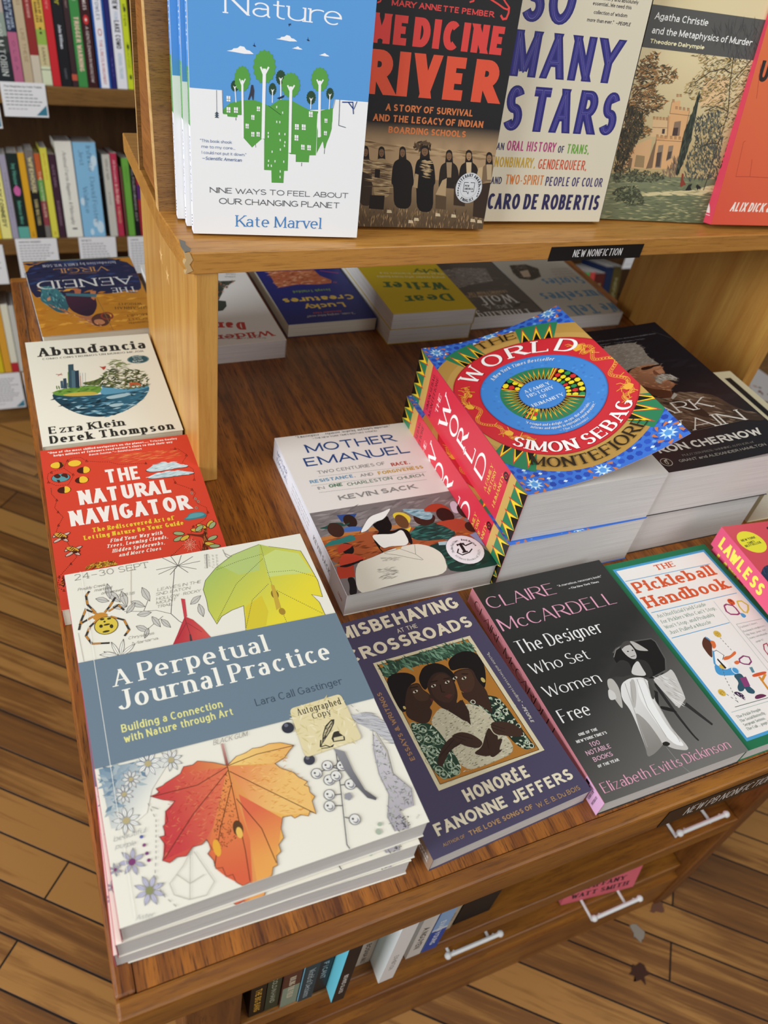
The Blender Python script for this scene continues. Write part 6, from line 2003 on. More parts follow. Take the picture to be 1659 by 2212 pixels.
A_lucky = '''
p	b5623f	1043 1409 378 1382 355 1207 236 1066 266 985 464 967 764 1002 986 947 1052 995
s	d08a5f 8a3f26 e0a580 a5522f	140 10 2.4 -40 20 3	1043 1409 378 1382 355 1207 264 1048 464 967 764 1002 986 947 1052 995
l	c0455a	1.20	302 1352 56 1252
e	c0593f	208 999 25 21 0	0.3
t	sb	e0b94a	301 456 556 124 0.0	Lucky
t	sb	e0b94a	103 649 984 129 0.0	Creatures
t	sb	6f8a3f	339 837 540 63 0.0	Joseph Trinidad
t	sm	b5a9a5	252 187 666 50 0.0	"A comic, surging debut novel"
t	sb	b54a3a	410 255 393 44 0.0	Alexander Chee
'''
A_dear = '''
t	ds	4a6a3a	200 431 718 194 0.0	Dear
t	ds	4a6a3a	143 730 909 205 68.6	Writer
t	ds	4a6a3a	65 1127 371 108 0.0	My
t	sm	efe6b0	16 993 933 52 64.1	life as a writer in letters to a
t	sm	efe6b0	44 889 986 55 69.8	young reader who loves books
'''
A_wolf = '''
s	5a524c 6a615a 4d4540	40 20 6 -30 30 2	988 1373 24 1379 2 26 1178 -95
p	8a7f78	955 1337 664 1394 198 1329 286 945 617 887 937 799 1038 933
s	b0a59a 5a4f48 c9bfb5 3f3630 77695e	150 6 1.6 -20 60 3	955 1337 664 1394 198 1329 286 945 617 887 937 799 1038 933
t	sr	e0dcd6	162 106 868 211 0.0	Thinking
t	sr	c9c5bf	396 265 403 90 0.0	LIKE A
t	sr	e0dcd6	229 532 560 243 0.0	Wolf
t	sm	c0a078	238 657 650 72 0.0	LESSONS FROM THE
t	sm	c0a078	370 580 579 71 0.0	YELLOWSTONE PACKS
'''
A_tell = '''
p	4a4038	1047 1580 741 1587 604 1437 706 1177 928 1088 1111 1152 1124 1317
s	6f6258 2f2824 8f8075	80 6 1.6 0 180 3	1047 1580 741 1587 604 1437 706 1177 928 1088 1111 1152 1124 1317
p	c0a890	982 1371 810 1409 882 1195 1016 1188
t	ds	5f86a3	-34 295 832 263 0.0	We Tell
t	ds	5f86a3	-108 699 1163 248 0.0	Ourselves
t	ds	5f86a3	39 1112 723 214 0.0	Stories
t	sm	a58a78	41 1407 371 55 0.0	a bold new reading of work
t	sm	a58a78	47 1325 384 55 0.0	a bold new reading of work
t	sm	a58a78	54 1243 396 54 0.0	a bold new reading of work
t	sm	a58a78	61 1162 409 54 0.0	a bold new reading of work
'''
A_law = '''
e	efe23a	185 235 144 144 0	0
t	sb	3a3a20	84 219 186 27 -75.7	NEW YORK
t	sb	3a3a20	126 259 98 23 -116.4	TIMES
t	sb	3a3a20	77 292 207 27 -75.2	BESTSELLER
p	2a3550	-257 769 -61 679 63 558 162 525 225 631 133 923 -197 1156 -180 959 -214 895 -303 939
s	3f5075 1f2840 4a5f88	120 5 1 60 120 3	-257 769 -61 679 63 558 162 525 225 631 133 923 -197 1156 -180 959 -303 939
p	2a2330	480 81 589 42 583 148 486 152
'''

# ---------------------------------------------------------------- woods and plain materials
OAK_Y = wood('table_oak', '5c2d0c', 'a8641f', '311407', (26, 1.6, 26), .4, .9)
OAK_X = wood('table_oak_edge', '6d3c12', 'a3681f', '43230c', (1.3, 16, 16), .4, .5)
OAK_Z = wood('table_oak_upright', '5a3010', '8a5420', '3d1f0c', (16, 16, 1.3), .45, .5)
PLY_X = wood('riser_oak_lengthwise', 'ab7232', 'c28a40', '80521f', (1.2, 18, 18), .3, .55)
PLY_Z = wood('riser_oak_upright', 'b57c38', 'cb9a4e', '97662c', (18, 18, 1.2), .38, .3)
PLY_B = wood('riser_back_oak', '8a6032', 'a5763f', '54371c', (5.0, 70, 70), .4, .9)
PLY_D = wood('riser_filler_oak', '8a5424', 'a5682f', '6b3d18', (30, 2.0, 30), .45, .7)
PLY_E = wood('plywood_edge', 'c9995a', 'dcb478', 'a87a45', (5, 5, 30), .5, .4)
CASE_X = wood('bookcase_oak', '6f4c24', '86602f', '4f3416', (1.2, 16, 16), .5, .5)
CASE_Z = wood('bookcase_back_oak', '5a3c20', '6f4c2a', '3f2814', (14, 14, 1.2), .55, .5)
BLACK = mat('black_plastic', .6, '0b0b0c'); WHITE = mat('white_coated_wire', .35, 'ebe9e6')
# ---------------------------------------------------------------- floor
def floor_mat():
    m = mat('strip_oak_floor', .38)
    b = m.node_tree.nodes['Principled BSDF']
    tc = nd(m, 'ShaderNodeTexCoord'); mp = nd(m, 'ShaderNodeMapping'); mp.inputs['Rotation'].default_value = (0, 0, math.radians(41))
    lk(m, tc.outputs['Object'], mp.inputs['Vector'])
    br = nd(m, 'ShaderNodeTexBrick'); br.offset = .37; br.squash = 1
    for k, v in (('Scale', 1.0), ('Mortar Size', .0016), ('Mortar Smooth', .1), ('Bias', 0.0), ('Brick Width', .95), ('Row Height', .061)): br.inputs[k].default_value = v
    br.inputs['Color1'].default_value = (0, 0, 0, 1); br.inputs['Color2'].default_value = (1, 1, 1, 1); br.inputs['Mortar'].default_value = (.5, .5, .5, 1)
    lk(m, mp.outputs['Vector'], br.inputs['Vector'])
    ms = nd(m, 'ShaderNodeMapping'); ms.inputs['Scale'].default_value = (2, 40, 1); lk(m, mp.outputs['Vector'], ms.inputs['Vector'])
    n = nd(m, 'ShaderNodeTexNoise', Scale=2.0, Detail=5.0, Roughness=.65, Distortion=.5); lk(m, ms.outputs['Vector'], n.inputs['Vector'])
    n2 = nd(m, 'ShaderNodeTexNoise', Scale=7.0, Detail=3.0); lk(m, mp.outputs['Vector'], n2.inputs['Vector'])
    a = nd(m, 'ShaderNodeMath', operation='MULTIPLY_ADD'); lk(m, br.outputs['Color'], a.inputs[0]); a.inputs[1].default_value = .42; lk(m, n.outputs['Fac'], a.inputs[2])
    a2 = nd(m, 'ShaderNodeMath', operation='MULTIPLY_ADD'); lk(m, n2.outputs['Fac'], a2.inputs[0]); a2.inputs[1].default_value = .35; lk(m, a.outputs[0], a2.inputs[2])
    r = nd(m, 'ShaderNodeValToRGB'); e = r.color_ramp.elements
    e[0].position = .45; e[0].color = hx('573719'); e[1].position = 1.15; e[1].color = hx('a8763c'); k = e.new(.8); k.color = hx('7c4f24')
    lk(m, a2.outputs[0], r.inputs['Fac'])
    mx = nd(m, 'ShaderNodeMix', data_type='RGBA'); ii = [i for i in mx.inputs if i.type == 'RGBA']
    lk(m, br.outputs['Fac'], mx.inputs[0]); lk(m, r.outputs['Color'], ii[0]); ii[1].default_value = hx('1d0e04')
    lk(m, [o for o in mx.outputs if o.type == 'RGBA'][0], b.inputs['Base Color'])
    bp = nd(m, 'ShaderNodeBump', Strength=.4, Distance=.002, invert=True); lk(m, br.outputs['Fac'], bp.inputs['Height']); lk(m, bp.outputs['Normal'], b.inputs['Normal'])
    return m
FZ = -.78
mb = MB(); mb.box((-2.5, -2.0, FZ - .05), (4.0, 2.15, FZ)); fl = tag(mb.obj('floor', floor_mat()), kind='structure')
mb = MB(); mb.box((-2.5, 2.15, FZ), (4.0, 2.25, 1.9)); tag(mb.obj('wall_back', mat('plaster', .8, 'c9b79c')), kind='structure')
BLX = [(0.7282, 0.0021), (0.7655, 0.0558), (0.8233, 0.0736)]
# scraps on the boards
def blot(cx, cy, r, seed, col, name):
    rn = random.Random(seed); mb = MB()
    if True:
        pts = [(cx + r * rn.uniform(.35, 1.25) * math.cos(a * .393), cy + r * rn.uniform(.35, 1.1) * math.sin(a * .393)) for a in range(16)]
        mb.prism(pts, lambda u, v, t: (u, v, FZ + .0002 + t), .0012, col)
    return mb.obj(name, MATTE)
tag(blot(BLX[0][0], BLX[0][1], .018, 5, '3f2214', 'dried_leaf'), 'crumpled dark brown scrap lying on the open floorboards', 'scrap')
tag(blot(BLX[1][0], BLX[1][1], .017, 8, '8f8578', 'paper_scrap'), 'pale grey torn scrap on floorboards by the table base', 'scrap')
tag(blot(BLX[2][0], BLX[2][1], .013, 11, '6a4634', 'dried_leaf'), 'small reddish brown scrap near the corner of the table base', 'scrap')
# ---------------------------------------------------------------- display table
TX, TY = .853, .865
tb = empty('display_table', (TX / 2, TY / 2, FZ), label='long oak book display table with low shelves under its overhanging top', cat='table')
def part(mb, name, m, root, bevel=0):
    o = mb.obj(name, m, root, bevel); o.matrix_parent_inverse = Matrix.Translation(-Vector(root.location)); return o
mb = MB(); mb.box((.012, .012, -.034), (TX - .012, TY - .012, 0)); part(mb, 'table_top', OAK_Y, tb)
for a_, b_, m_ in (((0, 0, -.036), (TX, .012, .0006), OAK_X), ((0, TY - .012, -.036), (TX, TY, .0006), OAK_X), ((0, .012, -.036), (.012, TY - .012, .0006), OAK_Y), ((TX - .012, .012, -.036), (TX, TY - .012, .0006), OAK_Y)):
    mb = MB(); mb.box(a_, b_); part(mb, 'edge_band', m_, tb, .0022)
K2 = .922
def K(x, y, z): return (.0187 + (x - .0187) * K2, -.1388 + (y + .1388) * K2, .5097 + (z - .5097) * K2)
FY = .0805; SH1, SH2 = -.467, -.6470
for x0, x1 in ((.045, .101), (.822, .85)):
    mb = MB(); mb.box((x0, FY, FZ), (x1, TY - .05, -.036)); part(mb, 'end_panel', OAK_Z, tb, .002)
mb = MB(); mb.box((.101, .42, FZ), (.822, .44, -.036)); part(mb, 'centre_panel', OAK_Z, tb)
mb = MB(); mb.box((.101, FY, SH1 - .032), (.822, .42, SH1)); part(mb, 'shelf', OAK_X, tb, .002)
mb = MB(); mb.box((.101, FY + .012, SH2 - .028), (.822, .42, SH2)); part(mb, 'shelf', OAK_X, tb, .002)
mb = MB(); mb.box((.101, FY + .004, FZ), (.822, FY + .02, SH2 - .028)); part(mb, 'kick_board', OAK_X, tb)
def sign(root, x0, x1, z0, z1, y, body, tx, tw, skew=0):
    w, h = (x1 - x0) * 1000, (z1 - z0) * 1000
    a = Art(w, h); a.poly('0c0b0b', [(0, 0), (w, 0), (w, h), (0, h)]); a.text((.13, .1, 0, 0), 'd9d6d2', body, tx, h * .76, tw, h * .52)
    mb = MB(); mb.box((x0, y - .0006, z0), (x1, y, z1), '0c0b0b'); mb.art(a, lambda u, v, k: (x0 + u / 1000, y - .0006 - k, z1 - v / 1000))
    return part(mb, 'shelf_sign', INK, root)
sg = sign(tb, .395, .52, -.033, -.008, 0, 'NEW PB NONFICTION', 22, 92); sg['label'] = 'black shelf sign on the table edge'
# ---------------------------------------------------------------- riser standing on the table
rs = empty('display_riser', (.495, .56, 0), label='golden oak riser with leaning back boards standing on the table', cat='display shelf')
ZS = .236; LN = .152
for x0, x1 in ((.141, .159), (.833, .851)):
    mb = MB(); mb.box((x0, .43, .0007), (x1, .69, .218)); part(mb, 'side_panel', PLY_Z, rs, .0008)
# the shelf, its front left corner knocked off
mb = MB(); xs = [(.1335, .43), (.139, .4285), (.853, .4285), (.853, .69), (.1275, .69), (.1275, .50)]
mb.prism(xs, lambda u, v, t: (u, v, .218 + t), .018); part(mb, 'shelf', PLY_X, rs, .001)
mb = MB(); rn = random.Random(3)
pts = [(0, 0), (.0012, .004), (-.0006, .008), (.001, .012), (0, .017), (.004, .0172), (.006, .012), (.0035, .008), (.006, .003)]
mb.prism([(a, b) for a, b in pts], lambda u, v, t: (.1334 + u - .0008, .4290 + t - u * .15, .2185 + v), .006, 'b99a6c')
mb.prism([(0, 0), (.004, .001), (.0052, .006), (.003, .012), (.004, .018), (0, .022), (-.001, .012)], lambda u, v, t: (.1332 + u, .430 + v, .2352 + t), .0012, '6f6a62')
part(mb, 'chipped_corner', MATTE, rs)
def board(y0, sg, z0, z1, name, m):
    ty = lambda z: y0 + sg * (z - ZS) * math.tan(LN)
    th = .011
    mb = MB(); mb.prism([(ty(z0), z0), (ty(z1), z1), (ty(z1) + sg * th, z1), (ty(z0) + sg * th, z0)] if sg > 0 else [(ty(z0), z0), (ty(z0) + sg * th, z0), (ty(z1) + sg * th, z1), (ty(z1), z1)], lambda u, v, t: (.1278 + t, u, v), .722)
    b = part(mb, name, m, rs)
    mb = MB(); mb.prism([(ty(z0), z0), (ty(z1), z1), (ty(z1) + sg * th, z1), (ty(z0) + sg * th, z0)] if sg > 0 else [(ty(z0), z0), (ty(z0) + sg * th, z0), (ty(z1) + sg * th, z1), (ty(z1), z1)], lambda u, v, t: (.1274 + t, u, v), .0006)
    part(mb, 'board_edge', PLY_E, rs)
board(.5048, 1, ZS, .56, 'back_board', PLY_B); board(.597, -.25, ZS, .56, 'back_board', PLY_B)
mb = MB(); mb.prism([(.519, .243), (.5845, .243), (.5725, .475), (.553, .475)], lambda u, v, t: (.1295 + t, u, v), .02); part(mb, 'filler_panel', PLY_D, rs)
sg = sign(rs, .4718, .5815, .2165, .2305, .4285, 'NEW NONFICTION', 27, 58); sg['label'] = 'black shelf sign on the riser edge'
for cy_, cz_ in ((.5827, .1605), (.5527, .1547)):
    mb = MB(); mb.prism([((.009 if k % 2 == 0 else .0025) * math.cos(k * PI / 5 + 1.4), (.009 if k % 2 == 0 else .0025) * math.sin(k * PI / 5 + 1.4)) for k in range(9, -1, -1)], lambda u, v, t: (.1408 + t, cy_ + u, cz_ + v), .0004, 'e3b878')
    part(mb, 'star_mark', MATTE, rs)
# ---------------------------------------------------------------- book makers
def tagb(o, label, group=None, cat='book'): return tag(o, label, cat, group)
def rect(a, col, x0, y0, x1, y1): a.poly(col, [(x0, y0), (x1, y0), (x1, y1), (x0, y1)])
# world history cover, built round its rings
def world_cover(seg=0, eps=1.3e-6):
    w, h = 149.0, 226.7; a = Art(w, h, seg, eps); cx, cy = 76.5, 110.5
    P = lambda r, d: (cx + r * math.cos(math.radians(d)), cy - r * math.sin(math.radians(d)))
    rn = random.Random(4)
    rect(a, '3f74cf', 0, 0, w, h)
    for lay_ in (0, 1):
        a.op()
        for i in range(20):
            for j in range(30):
                x, y = i * 8 + (j % 2) * 4, j * 7.6
                if math.hypot(x - cx, y - cy) < 98: continue
                if lay_ == 0: a.add([(x + 3.1 * math.cos(k * PI / 3 + .3), y + 3.1 * math.sin(k * PI / 3 + .3)) for k in range(6)], ('2b50b4', '2f58bf', '2747a6')[(i + j) % 3])
                elif (i * 7 + j * 3) % 5 == 0: a.add([(x + 4 + 2.2 * math.cos(k * PI / 2), y + 1.5 * math.sin(k * PI / 2)) for k in range(4)], 'dbe6ea')
                elif (i * 5 + j) % 4 == 0: a.add([(x - 4 + 2 * math.cos(k * PI / 2), y + 3 + 2 * math.sin(k * PI / 2)) for k in range(4)], '6ba4e0')
    for sx, sy in ((12.3, 10.7), (136.8, 5), (137, 214.5), (12.5, 216), (74, 2), (74, 222)):
        a.op()
        for k in range(8):
            d = k * PI / 4; a.add([(sx + 8 * math.cos(d), sy + 8 * math.sin(d)), (sx + 11 * math.cos(d + .22), sy + 11 * math.sin(d + .22)), (sx + 13 * math.cos(d + .39), sy + 13 * math.sin(d + .39)), (sx + 11 * math.cos(d + .56), sy + 11 * math.sin(d + .56))], 'c9784a')
        a.ell('3f74cf', sx, sy, 8.6, 8.6, n=16)
        a.op()
        for k in range(10):
            d = k * PI / 5; a.add([(sx, sy), (sx + 4 * math.cos(d - .31), sy + 4 * math.sin(d - .31)), (sx + 7.6 * math.cos(d), sy + 7.6 * math.sin(d)), (sx + 4 * math.cos(d + .31), sy + 4 * math.sin(d + .31))], 'dcebf0' if k % 2 else '9ccbe8')
        a.ell('5f9fe0', sx, sy, 3, 3, n=12)
    def sector(col, r0, r1, d0, d1, n=24):
        a.op()
        for i in range(n):
            e0, e1 = d0 + (d1 - d0) * i / n, d0 + (d1 - d0) * (i + 1) / n
            a.add([P(r0, e0), P(r1, e0), P(r1, e1), P(r0, e1)], col)
    sector('b98f48', 60, 104, 0, 360, 72); sector('c49a52', 84, 90, 0, 360, 72)
    def spikes(d0, d1, r0, r1, n):
        cols = (('2f7f55', 1.0), ('d8352f', .93), ('f3d72c', .80), ('15130f', .55))
        sector('2f7f55', r0, r1, d0, d1, 14)
        for q, (c, kk) in enumerate(cols[1:]):
            a.op(); st = (d1 - d0) / n; gap = .06 * st * q
            for i in range(n):
                b = d0 + st * i
                a.add([P(r0, b + gap), P(r0 + (r1 - r0) * kk, b + st / 2), P(r0, b + st - gap)], c)
    for c in (66, 114, -48, -132): spikes(c - 11, c + 11, 80, 107, 3)
    sector('d02f38', 50, 83, 0, 360, 72); sector('b3262f', 82, 83.2, 0, 360, 72)
    # gold dragons winding round the red ring
    def dragon(r, d0, d1, amp, wv, seed):
        n = 40; pts = []
        for i in range(n + 1):
            t = i / n; pts.append(P(r + amp * math.sin(t * wv * PI), d0 + (d1 - d0) * t))
        a.line('e9a43a', 3.6, pts); a.line('cf4030', 2.6, pts); a.dots('f0c45a', 1.2, pts, 1.6, .4)
        hx_, hy = pts[0]; a.poly('f0b040', [(hx_ - 4, hy - 2), (hx_ - 1, hy - 5), (hx_ + 3, hy - 4), (hx_ + 4.5, hy), (hx_ + 2, hy + 3), (hx_ - 3, hy + 2)])
        a.line('f0b040', .7, [(hx_ - 1, hy - 4), (hx_ - 3, hy - 9), (hx_ - 6, hy - 10)]); a.line('f0b040', .7, [(hx_ + 2, hy - 4), (hx_ + 3, hy - 9)])
        for k in (8, 20, 32):
            x, y = pts[k]; rr = random.Random(seed + k)
            for q in range(3): a.line('f0b040', .7, [(x, y), (x + rr.uniform(-7, 7), y + rr.uniform(-7, 7))])
        x, y = pts[-1]
        for q in range(4): a.line('f0b040', .6, [(x, y), (x + 5 * math.cos(q), y + 5 * math.sin(q))])
    dragon(69, 160, 212, 6, 4, 1); dragon(68, 34, -30, 6, 5, 2); dragon(66, 216, 234, 4, 2, 3); dragon(74, -30, -42, 3, 2, 5); dragon(69, 36, 24, 5, 2, 6); dragon(72, 176, 150, 3, 2, 8)
    sector('4688d2', 20, 57, 0, 360, 64); sector('3a72b8', 56.2, 57.2, 0, 360, 64)
    a.op()
    for k in range(60):
        d, r = rn.uniform(0, 360), rn.uniform(40, 56); x, y = P(r, d); a.add([(x + 1.5 * math.cos(q * 1.05), y + 1.5 * math.sin(q * 1.05)) for q in range(6)], ('4f95dc', '3f7cc4', '477fc6')[k % 3])
    # woven cloth ring
    sector('15130f', 21, 38.6, 0, 360, 48)
    for c0, c1 in ((48, 112), (142, 216), (228, 318 - 0)) : spikes(c0, c1, 21, 38.6, int((c1 - c0) / 8))
    for c0, c1 in ((-38, 40), (112, 142), (216, 236)):
        a.op(); n = max(2, int((c1 - c0) / 11))
        for i in range(n):
            for q, (r0, r1) in enumerate(((21.4, 26), (27, 32), (33, 38))):
                e0 = c0 + (c1 - c0) * i / n; e1 = c0 + (c1 - c0) * (i + .86) / n; m = (e0 + e1) / 2; rm = (r0 + r1) / 2
                a.add([P(rm, e0), P(r0, e0 + (m - e0) * .5), P(r0, m + (m - e0) * .5), P(rm, e1), P(r1, m + (m - e0) * .5), P(r1, e0 + (m - e0) * .5)], ('f3dc2e', 'f3dc2e', '2f8f4f', 'f3dc2e', 'd8352f')[(i * 3 + q) % 5])
    for d in (40, 44, 112, 140, 218, 224, 320): sector('d8352f', 21.5, 38, d, d + 1.6, 2); sector('f3dc2e', 21.5, 38, d + 2, d + 3.4, 2); sector('2f8f4f', 21.5, 38, d + 3.6, d + 4.4, 2)
    a.ell('4688d2', cx, cy, 21.3, 21.3, n=40); a.ell('2f62a8', cx, cy, 21.5, 21.5, n=40, ring=.04)
    a.arc('se', '2b1f14', 'THE', cx, cy, 91, 104, 78, 10.5); a.arc('sB', 'fbf6f0', 'WORLD', cx, cy, 62, 144, 35, 17.5)
    a.arc('si', 'f3f1ea', 'A New York Times Bestseller', cx, cy, 48.5, 130, 50, 4.6)
    a.arc('sB', 'fbf6f0', 'SIMON SEBAG', cx, cy, 80, 222, 317, 13.5, True); a.arc('se', '2b1f14', 'MONTEFIORE', cx, cy, 99.5, 236, 304, 12.5, True)
    a.arc('si', 'f3f1ea', '"A triumph and a delight, an epic that entertains,', cx, cy, 45, 222, 311, 3, True); a.arc('si', 'f3f1ea', 'informs and appals in enjoyably equal measure."', cx, cy, 49.7, 230, 312, 3, True); a.arc('si', 'f3f1ea', '—The Economist', cx, cy, 54.5, 258, 290, 2.8, True)
    for s, y, x0, ww in (('A FAMILY', -7.5, -13, 26), ('HISTORY', -.8, -13.5, 27), ('OF', 5.8, -3.5, 7), ('HUMANITY', 13.5, -16, 32)): a.text('se', 'e6eef5', s, cx + x0, cy + y, ww, 4.4, -2)
    return a
def world_spine():
    w, h = 226.7, 55.6; a = Art(w, h); rect(a, 'd63446', 0, 0, w, h)
    for x0, x1, sg in ((0, 31, 1), (226.7, 198, -1)):
        rect(a, 'd0a75a', min(x0, x1), 0, max(x0, x1), h); rect(a, '2f7f55', min(x0, x0 + sg * 19), 0, max(x0, x0 + sg * 19), h)
        for c, k in (('d8352f', 1.), ('f3d72c', .84), ('15130f', .5)):
            a.op()
            for i in range(4):
                y = i * 13.9; a.add([(x0, y), (x0 + sg * 22 * k, y + 6.9), (x0, y + 13.9)], c)
    T = lambda st, c, s, u, q0, q1, hh: a.text(st, c, s, u, q0, q0 - q1, hh, -90)
    T('se', '2b1416', 'SIMON SEBAG', 40, 50, 7, 4.6); T('se', '2b1416', 'MONTEFIORE', 47.5, 52, 5, 4.6); T('se', 'fbf3ee', 'THE', 60, 39, 17, 5.4)
    for s, u, q0, q1 in zip('WORLD', (83, 103, 122, 140, 162), (45, 39, 37, 38, 40), (9, 16, 18, 20, 15)): T('sB', 'fbf3ee', s, u, q0, q1, 17)
    for s, u, q0, q1 in (('A FAMILY', 172, 44, 14), ('HISTORY', 178.5, 42, 15), ('OF', 184.5, 32, 24), ('HUMANITY', 191, 47, 10)): T('se', 'e8cf4a', s, u, q0, q1, 4.2)
    a.ell('2b1416', 186 + 14 - 14, 7.5, 0.1, .1); a.ell('2b1416', 196.0, 28, 0.1, .1)
    a.ell('2b1416', 188, 5.5 + 0, .1, .1)
    return a
def world_logo(a):
    a.ell('2b1416', 194.5 - 1.5, 8.2, 4.2, 4.2, n=14); a.ell('d63446', 193, 8.2, 2.2, 2.2, n=12, ring=.35); a.text('sb', '2b1416', 'VINTAGE', 197.3, 14, 11, 1.6, -90); return a
WS = world_logo(world_spine())
wcurl = lambda u, v: (.041 + .0035 * v) * u * u
worn = make_book('paperback_book', .149, .2267, .0555, 'd02f38', 'd63446', '3f74cf', art=world_cover(3.5, 6e-6), spine_art=WS, curl=wcurl, pages=PAPER)
lay(worn, .3685, .2333, -.0262, .0558)
tagb(worn, 'thick paperback with concentric red, gold and blue rings, upper copy with lifted cover')
# second copy underneath has its own flat cover
w2 = make_book('paperback_book', .151, .2267, .0555, '3f74cf', 'd63446', '3f74cf', art=world_cover(), spine_art=WS, pages=PAPER)
lay(w2, .3658, .2300, -.0060, .0002)
tagb(w2, 'thick red spined paperback lying under the ringed cover copy')
def A(txt, w, h, seg=0):
    a = Art(w, h, seg, 5e-6 if seg else 1.3e-6)
    return a.run(txt, txt in (A_mot, A_mis, A_cla, A_twa, A_aen, A_med, A_abu, A_nav, A_law, A_pic))
def spine(w, t, bg, ops=()):
    a = Art(w, t)
    if bg: rect(a, bg, 0, 0, w, t)
    for o in ops: a.text(*o)
    return a
# ---------------- leaf journal: three copies
def per_spine():
    t = 20.0; a = Art(256.3, t); rect(a, 'd9697c', 0, 0, 256.3, t); rect(a, 'eadfda', 0, 0, 62, t); rect(a, '7f92a6', 72, 0, 150, t)
    for q in (3, 8, 13, 18): a.line('f3e6e6', .8, [(150, q), (256, q)]); a.dots('c04a63', .9, [(62, q + 1.5), (256, q + 1.5)], 4, .7)
    return a
PW, PH, PT = .1813, .2563, .0199
def journal():
    return make_book('paperback_book', PW, PH, PT, 'ece6d6', 'd9697c', 'e6dfd2', art=A(A_per, PW * 1000, PH * 1000), spine_art=per_spine(), pages=PAPER, inkm=MATTE)
j1 = journal(); lay(j1, .0096, .0262, -.0017, .0414); tagb(j1, 'large cream journal with a red maple leaf and grey title band, top of its pile')
# gold sticker
def sticker(root):
    px = [(119.1, 144.6), (153.2, 145.2), (151.5, 178.3), (116.2, 177.6)]
    a = Art(PW * 1000, PH * 1000)
    return a
j2 = copy_tree(j1); lay(j2, .0060, .0262, -.0205, .0208); tagb(j2, 'cream journal lying second in the maple leaf pile')
j3 = copy_tree(j1); lay(j3, .0035, .0285, -.0388, .0002); tagb(j3, 'cream journal lying at the bottom of the maple leaf pile, on the tabletop')
sa = A(A_sti, PW * 1000, PH * 1000); mb = MB(); mb.art(sa, lambda u, v, k: (u / 1000, PH - v / 1000, PT + k), base=.0009)
so = mb.obj('sticker', MATTE, j1); so['label'] = 'small tan autograph sticker with a quill'

# ---------------- others lying on the table
nv = make_book('paperback_book', .1368, .1985, .02, 'd9452f', 'd9452f', 'd9452f', art=A(A_nav, 136.8, 198.5), pages=CREAM, inkm=MATTE)
lay(nv, .0033, .2850, -.0102); tagb(nv, 'orange-red paperback with moon phases and blocky white title')
acurl = lambda u, v: .004 * u * u * v
ab = make_book('paperback_book', .1309, .1866, .02, 'efecdc', 'e9e6d6', 'e9e6d6', art=A(A_abu, 130.9, 186.6), pages=CREAM, inkm=MATTE)
lay(ab, .0082, .489, .0067); tagb(ab, 'cream paperback showing a half globe bowl with city and jungle')
ae = make_book('paperback_book', .1315, .1838, .016, 'c07f26', '8a5a20', '2a2d55', art=A(A_aen, 131.5, 183.8), pages=CREAM, inkm=MATTE)
def lay180(o, x, y, th, w, h, z=0):
    c, s = math.cos(th), math.sin(th); lay(o, x + w * c - h * s, y + w * s + h * c, th + PI, z)
lay180(ae, .0253, .692, .0379, .1315, .1838); tagb(ae, 'navy and ochre paperback with painted figures, upside down at table corner')
mcurl = lambda u, v: -.0022 * max(0, 1 - u * 5) ** 2
ma = A(A_mot, 144.4, 215.4)
MC, MR = (123.7, 190.6), 16.2
ma.arc('ds', '26262a', 'The New York Times', *MC, MR * .70, 186, 98, 2.2); ma.arc('ds', '26262a', 'Book Review', *MC, MR * .70, 82, 8, 2.2); ma.arc('sr', '3a3a3e', '10 Best Books of 2025', *MC, MR * .86, 200, 345, 2.2, True)
ms_ = Art(215.4, 26); rect(ms_, 'e9e7ec', 0, 0, 215.4, 26); ms_.text('sm', '27467f', 'MOTHER', 12, 12, 34, 5.5); ms_.text('sm', '27467f', 'EMANUEL', 12, 20, 38, 5.5)
for i in range(3): ms_.text('sm', '8f8d99', 'TWO CENTURIES OF RACE AND', 62, 9 + i * 5, 55, 2.4)
ms_.text('sb', '8f8b8f', 'KEVIN SACK', 130, 17, 46, 6); ms_.dots('8f9fb5', .4, [(8, 2), (205, 2)], 1.6); ms_.dots('8f9fb5', .4, [(8, 24), (205, 24)], 1.6)
ms_.text('sm', 'b0605a', 'CROWN', 198, 16, 10, 3)
mo = make_book('paperback_book', .1444, .2154, .026, 'e9e2da', 'e9e7ec', 'e9e2da', art=ma, spine_art=ms_, pages=PAPER, inkm=MATTE)
lay(mo, .2204, .2362, -.0099); tagb(mo, 'white paperback with painted churchgoers and a woman in white')
mi_s = Art(197.6, 16.9); rect(mi_s, '4c4560', 0, 0, 150, 16.9); rect(mi_s, 'a58a74', 150, 0, 197.6, 16.9); mi_s.ell('f0ece8', 166, 8, 4.2, 4.2); mi_s.ell('2a2330', 166, 7.4, 1.6, 2.2); mi_s.text('sb', 'f0ece8', 'HARPER', 180, 8, 13, 2.6); mi_s.text('sb', 'f0ece8', 'PERENNIAL', 178, 12, 16, 2.6)
mi = make_book('paperback_book', .131, .1976, .0169, '4d4660', '4c4560', '4d4660', art=A(A_mis, 131, 197.6), spine_art=mi_s, pages=PAPER, inkm=MATTE)
lay(mi, .1997, .0181, .0561); tagb(mi, 'purple paperback with a framed painting of three women whispering')
cl_s = Art(208.4, 18); rect(cl_s, 'd98a92', 0, 0, 208.4, 18); rect(cl_s, 'e3b0d5', 186, 0, 208.4, 18); cl_s.text('sx', '2a2022', 'CLAIRE McCARDELL', 10, 12.5, 140, 8.5)
rect(cl_s, '1a1618', 187, 2, 191, 5)
for i, s in enumerate(('SIMON &', 'SCHUSTER', 'PAPERBACKS')): cl_s.text('sb', '3a2a35', s, 193 + i * 4.6, 15, 11, 2, -90)
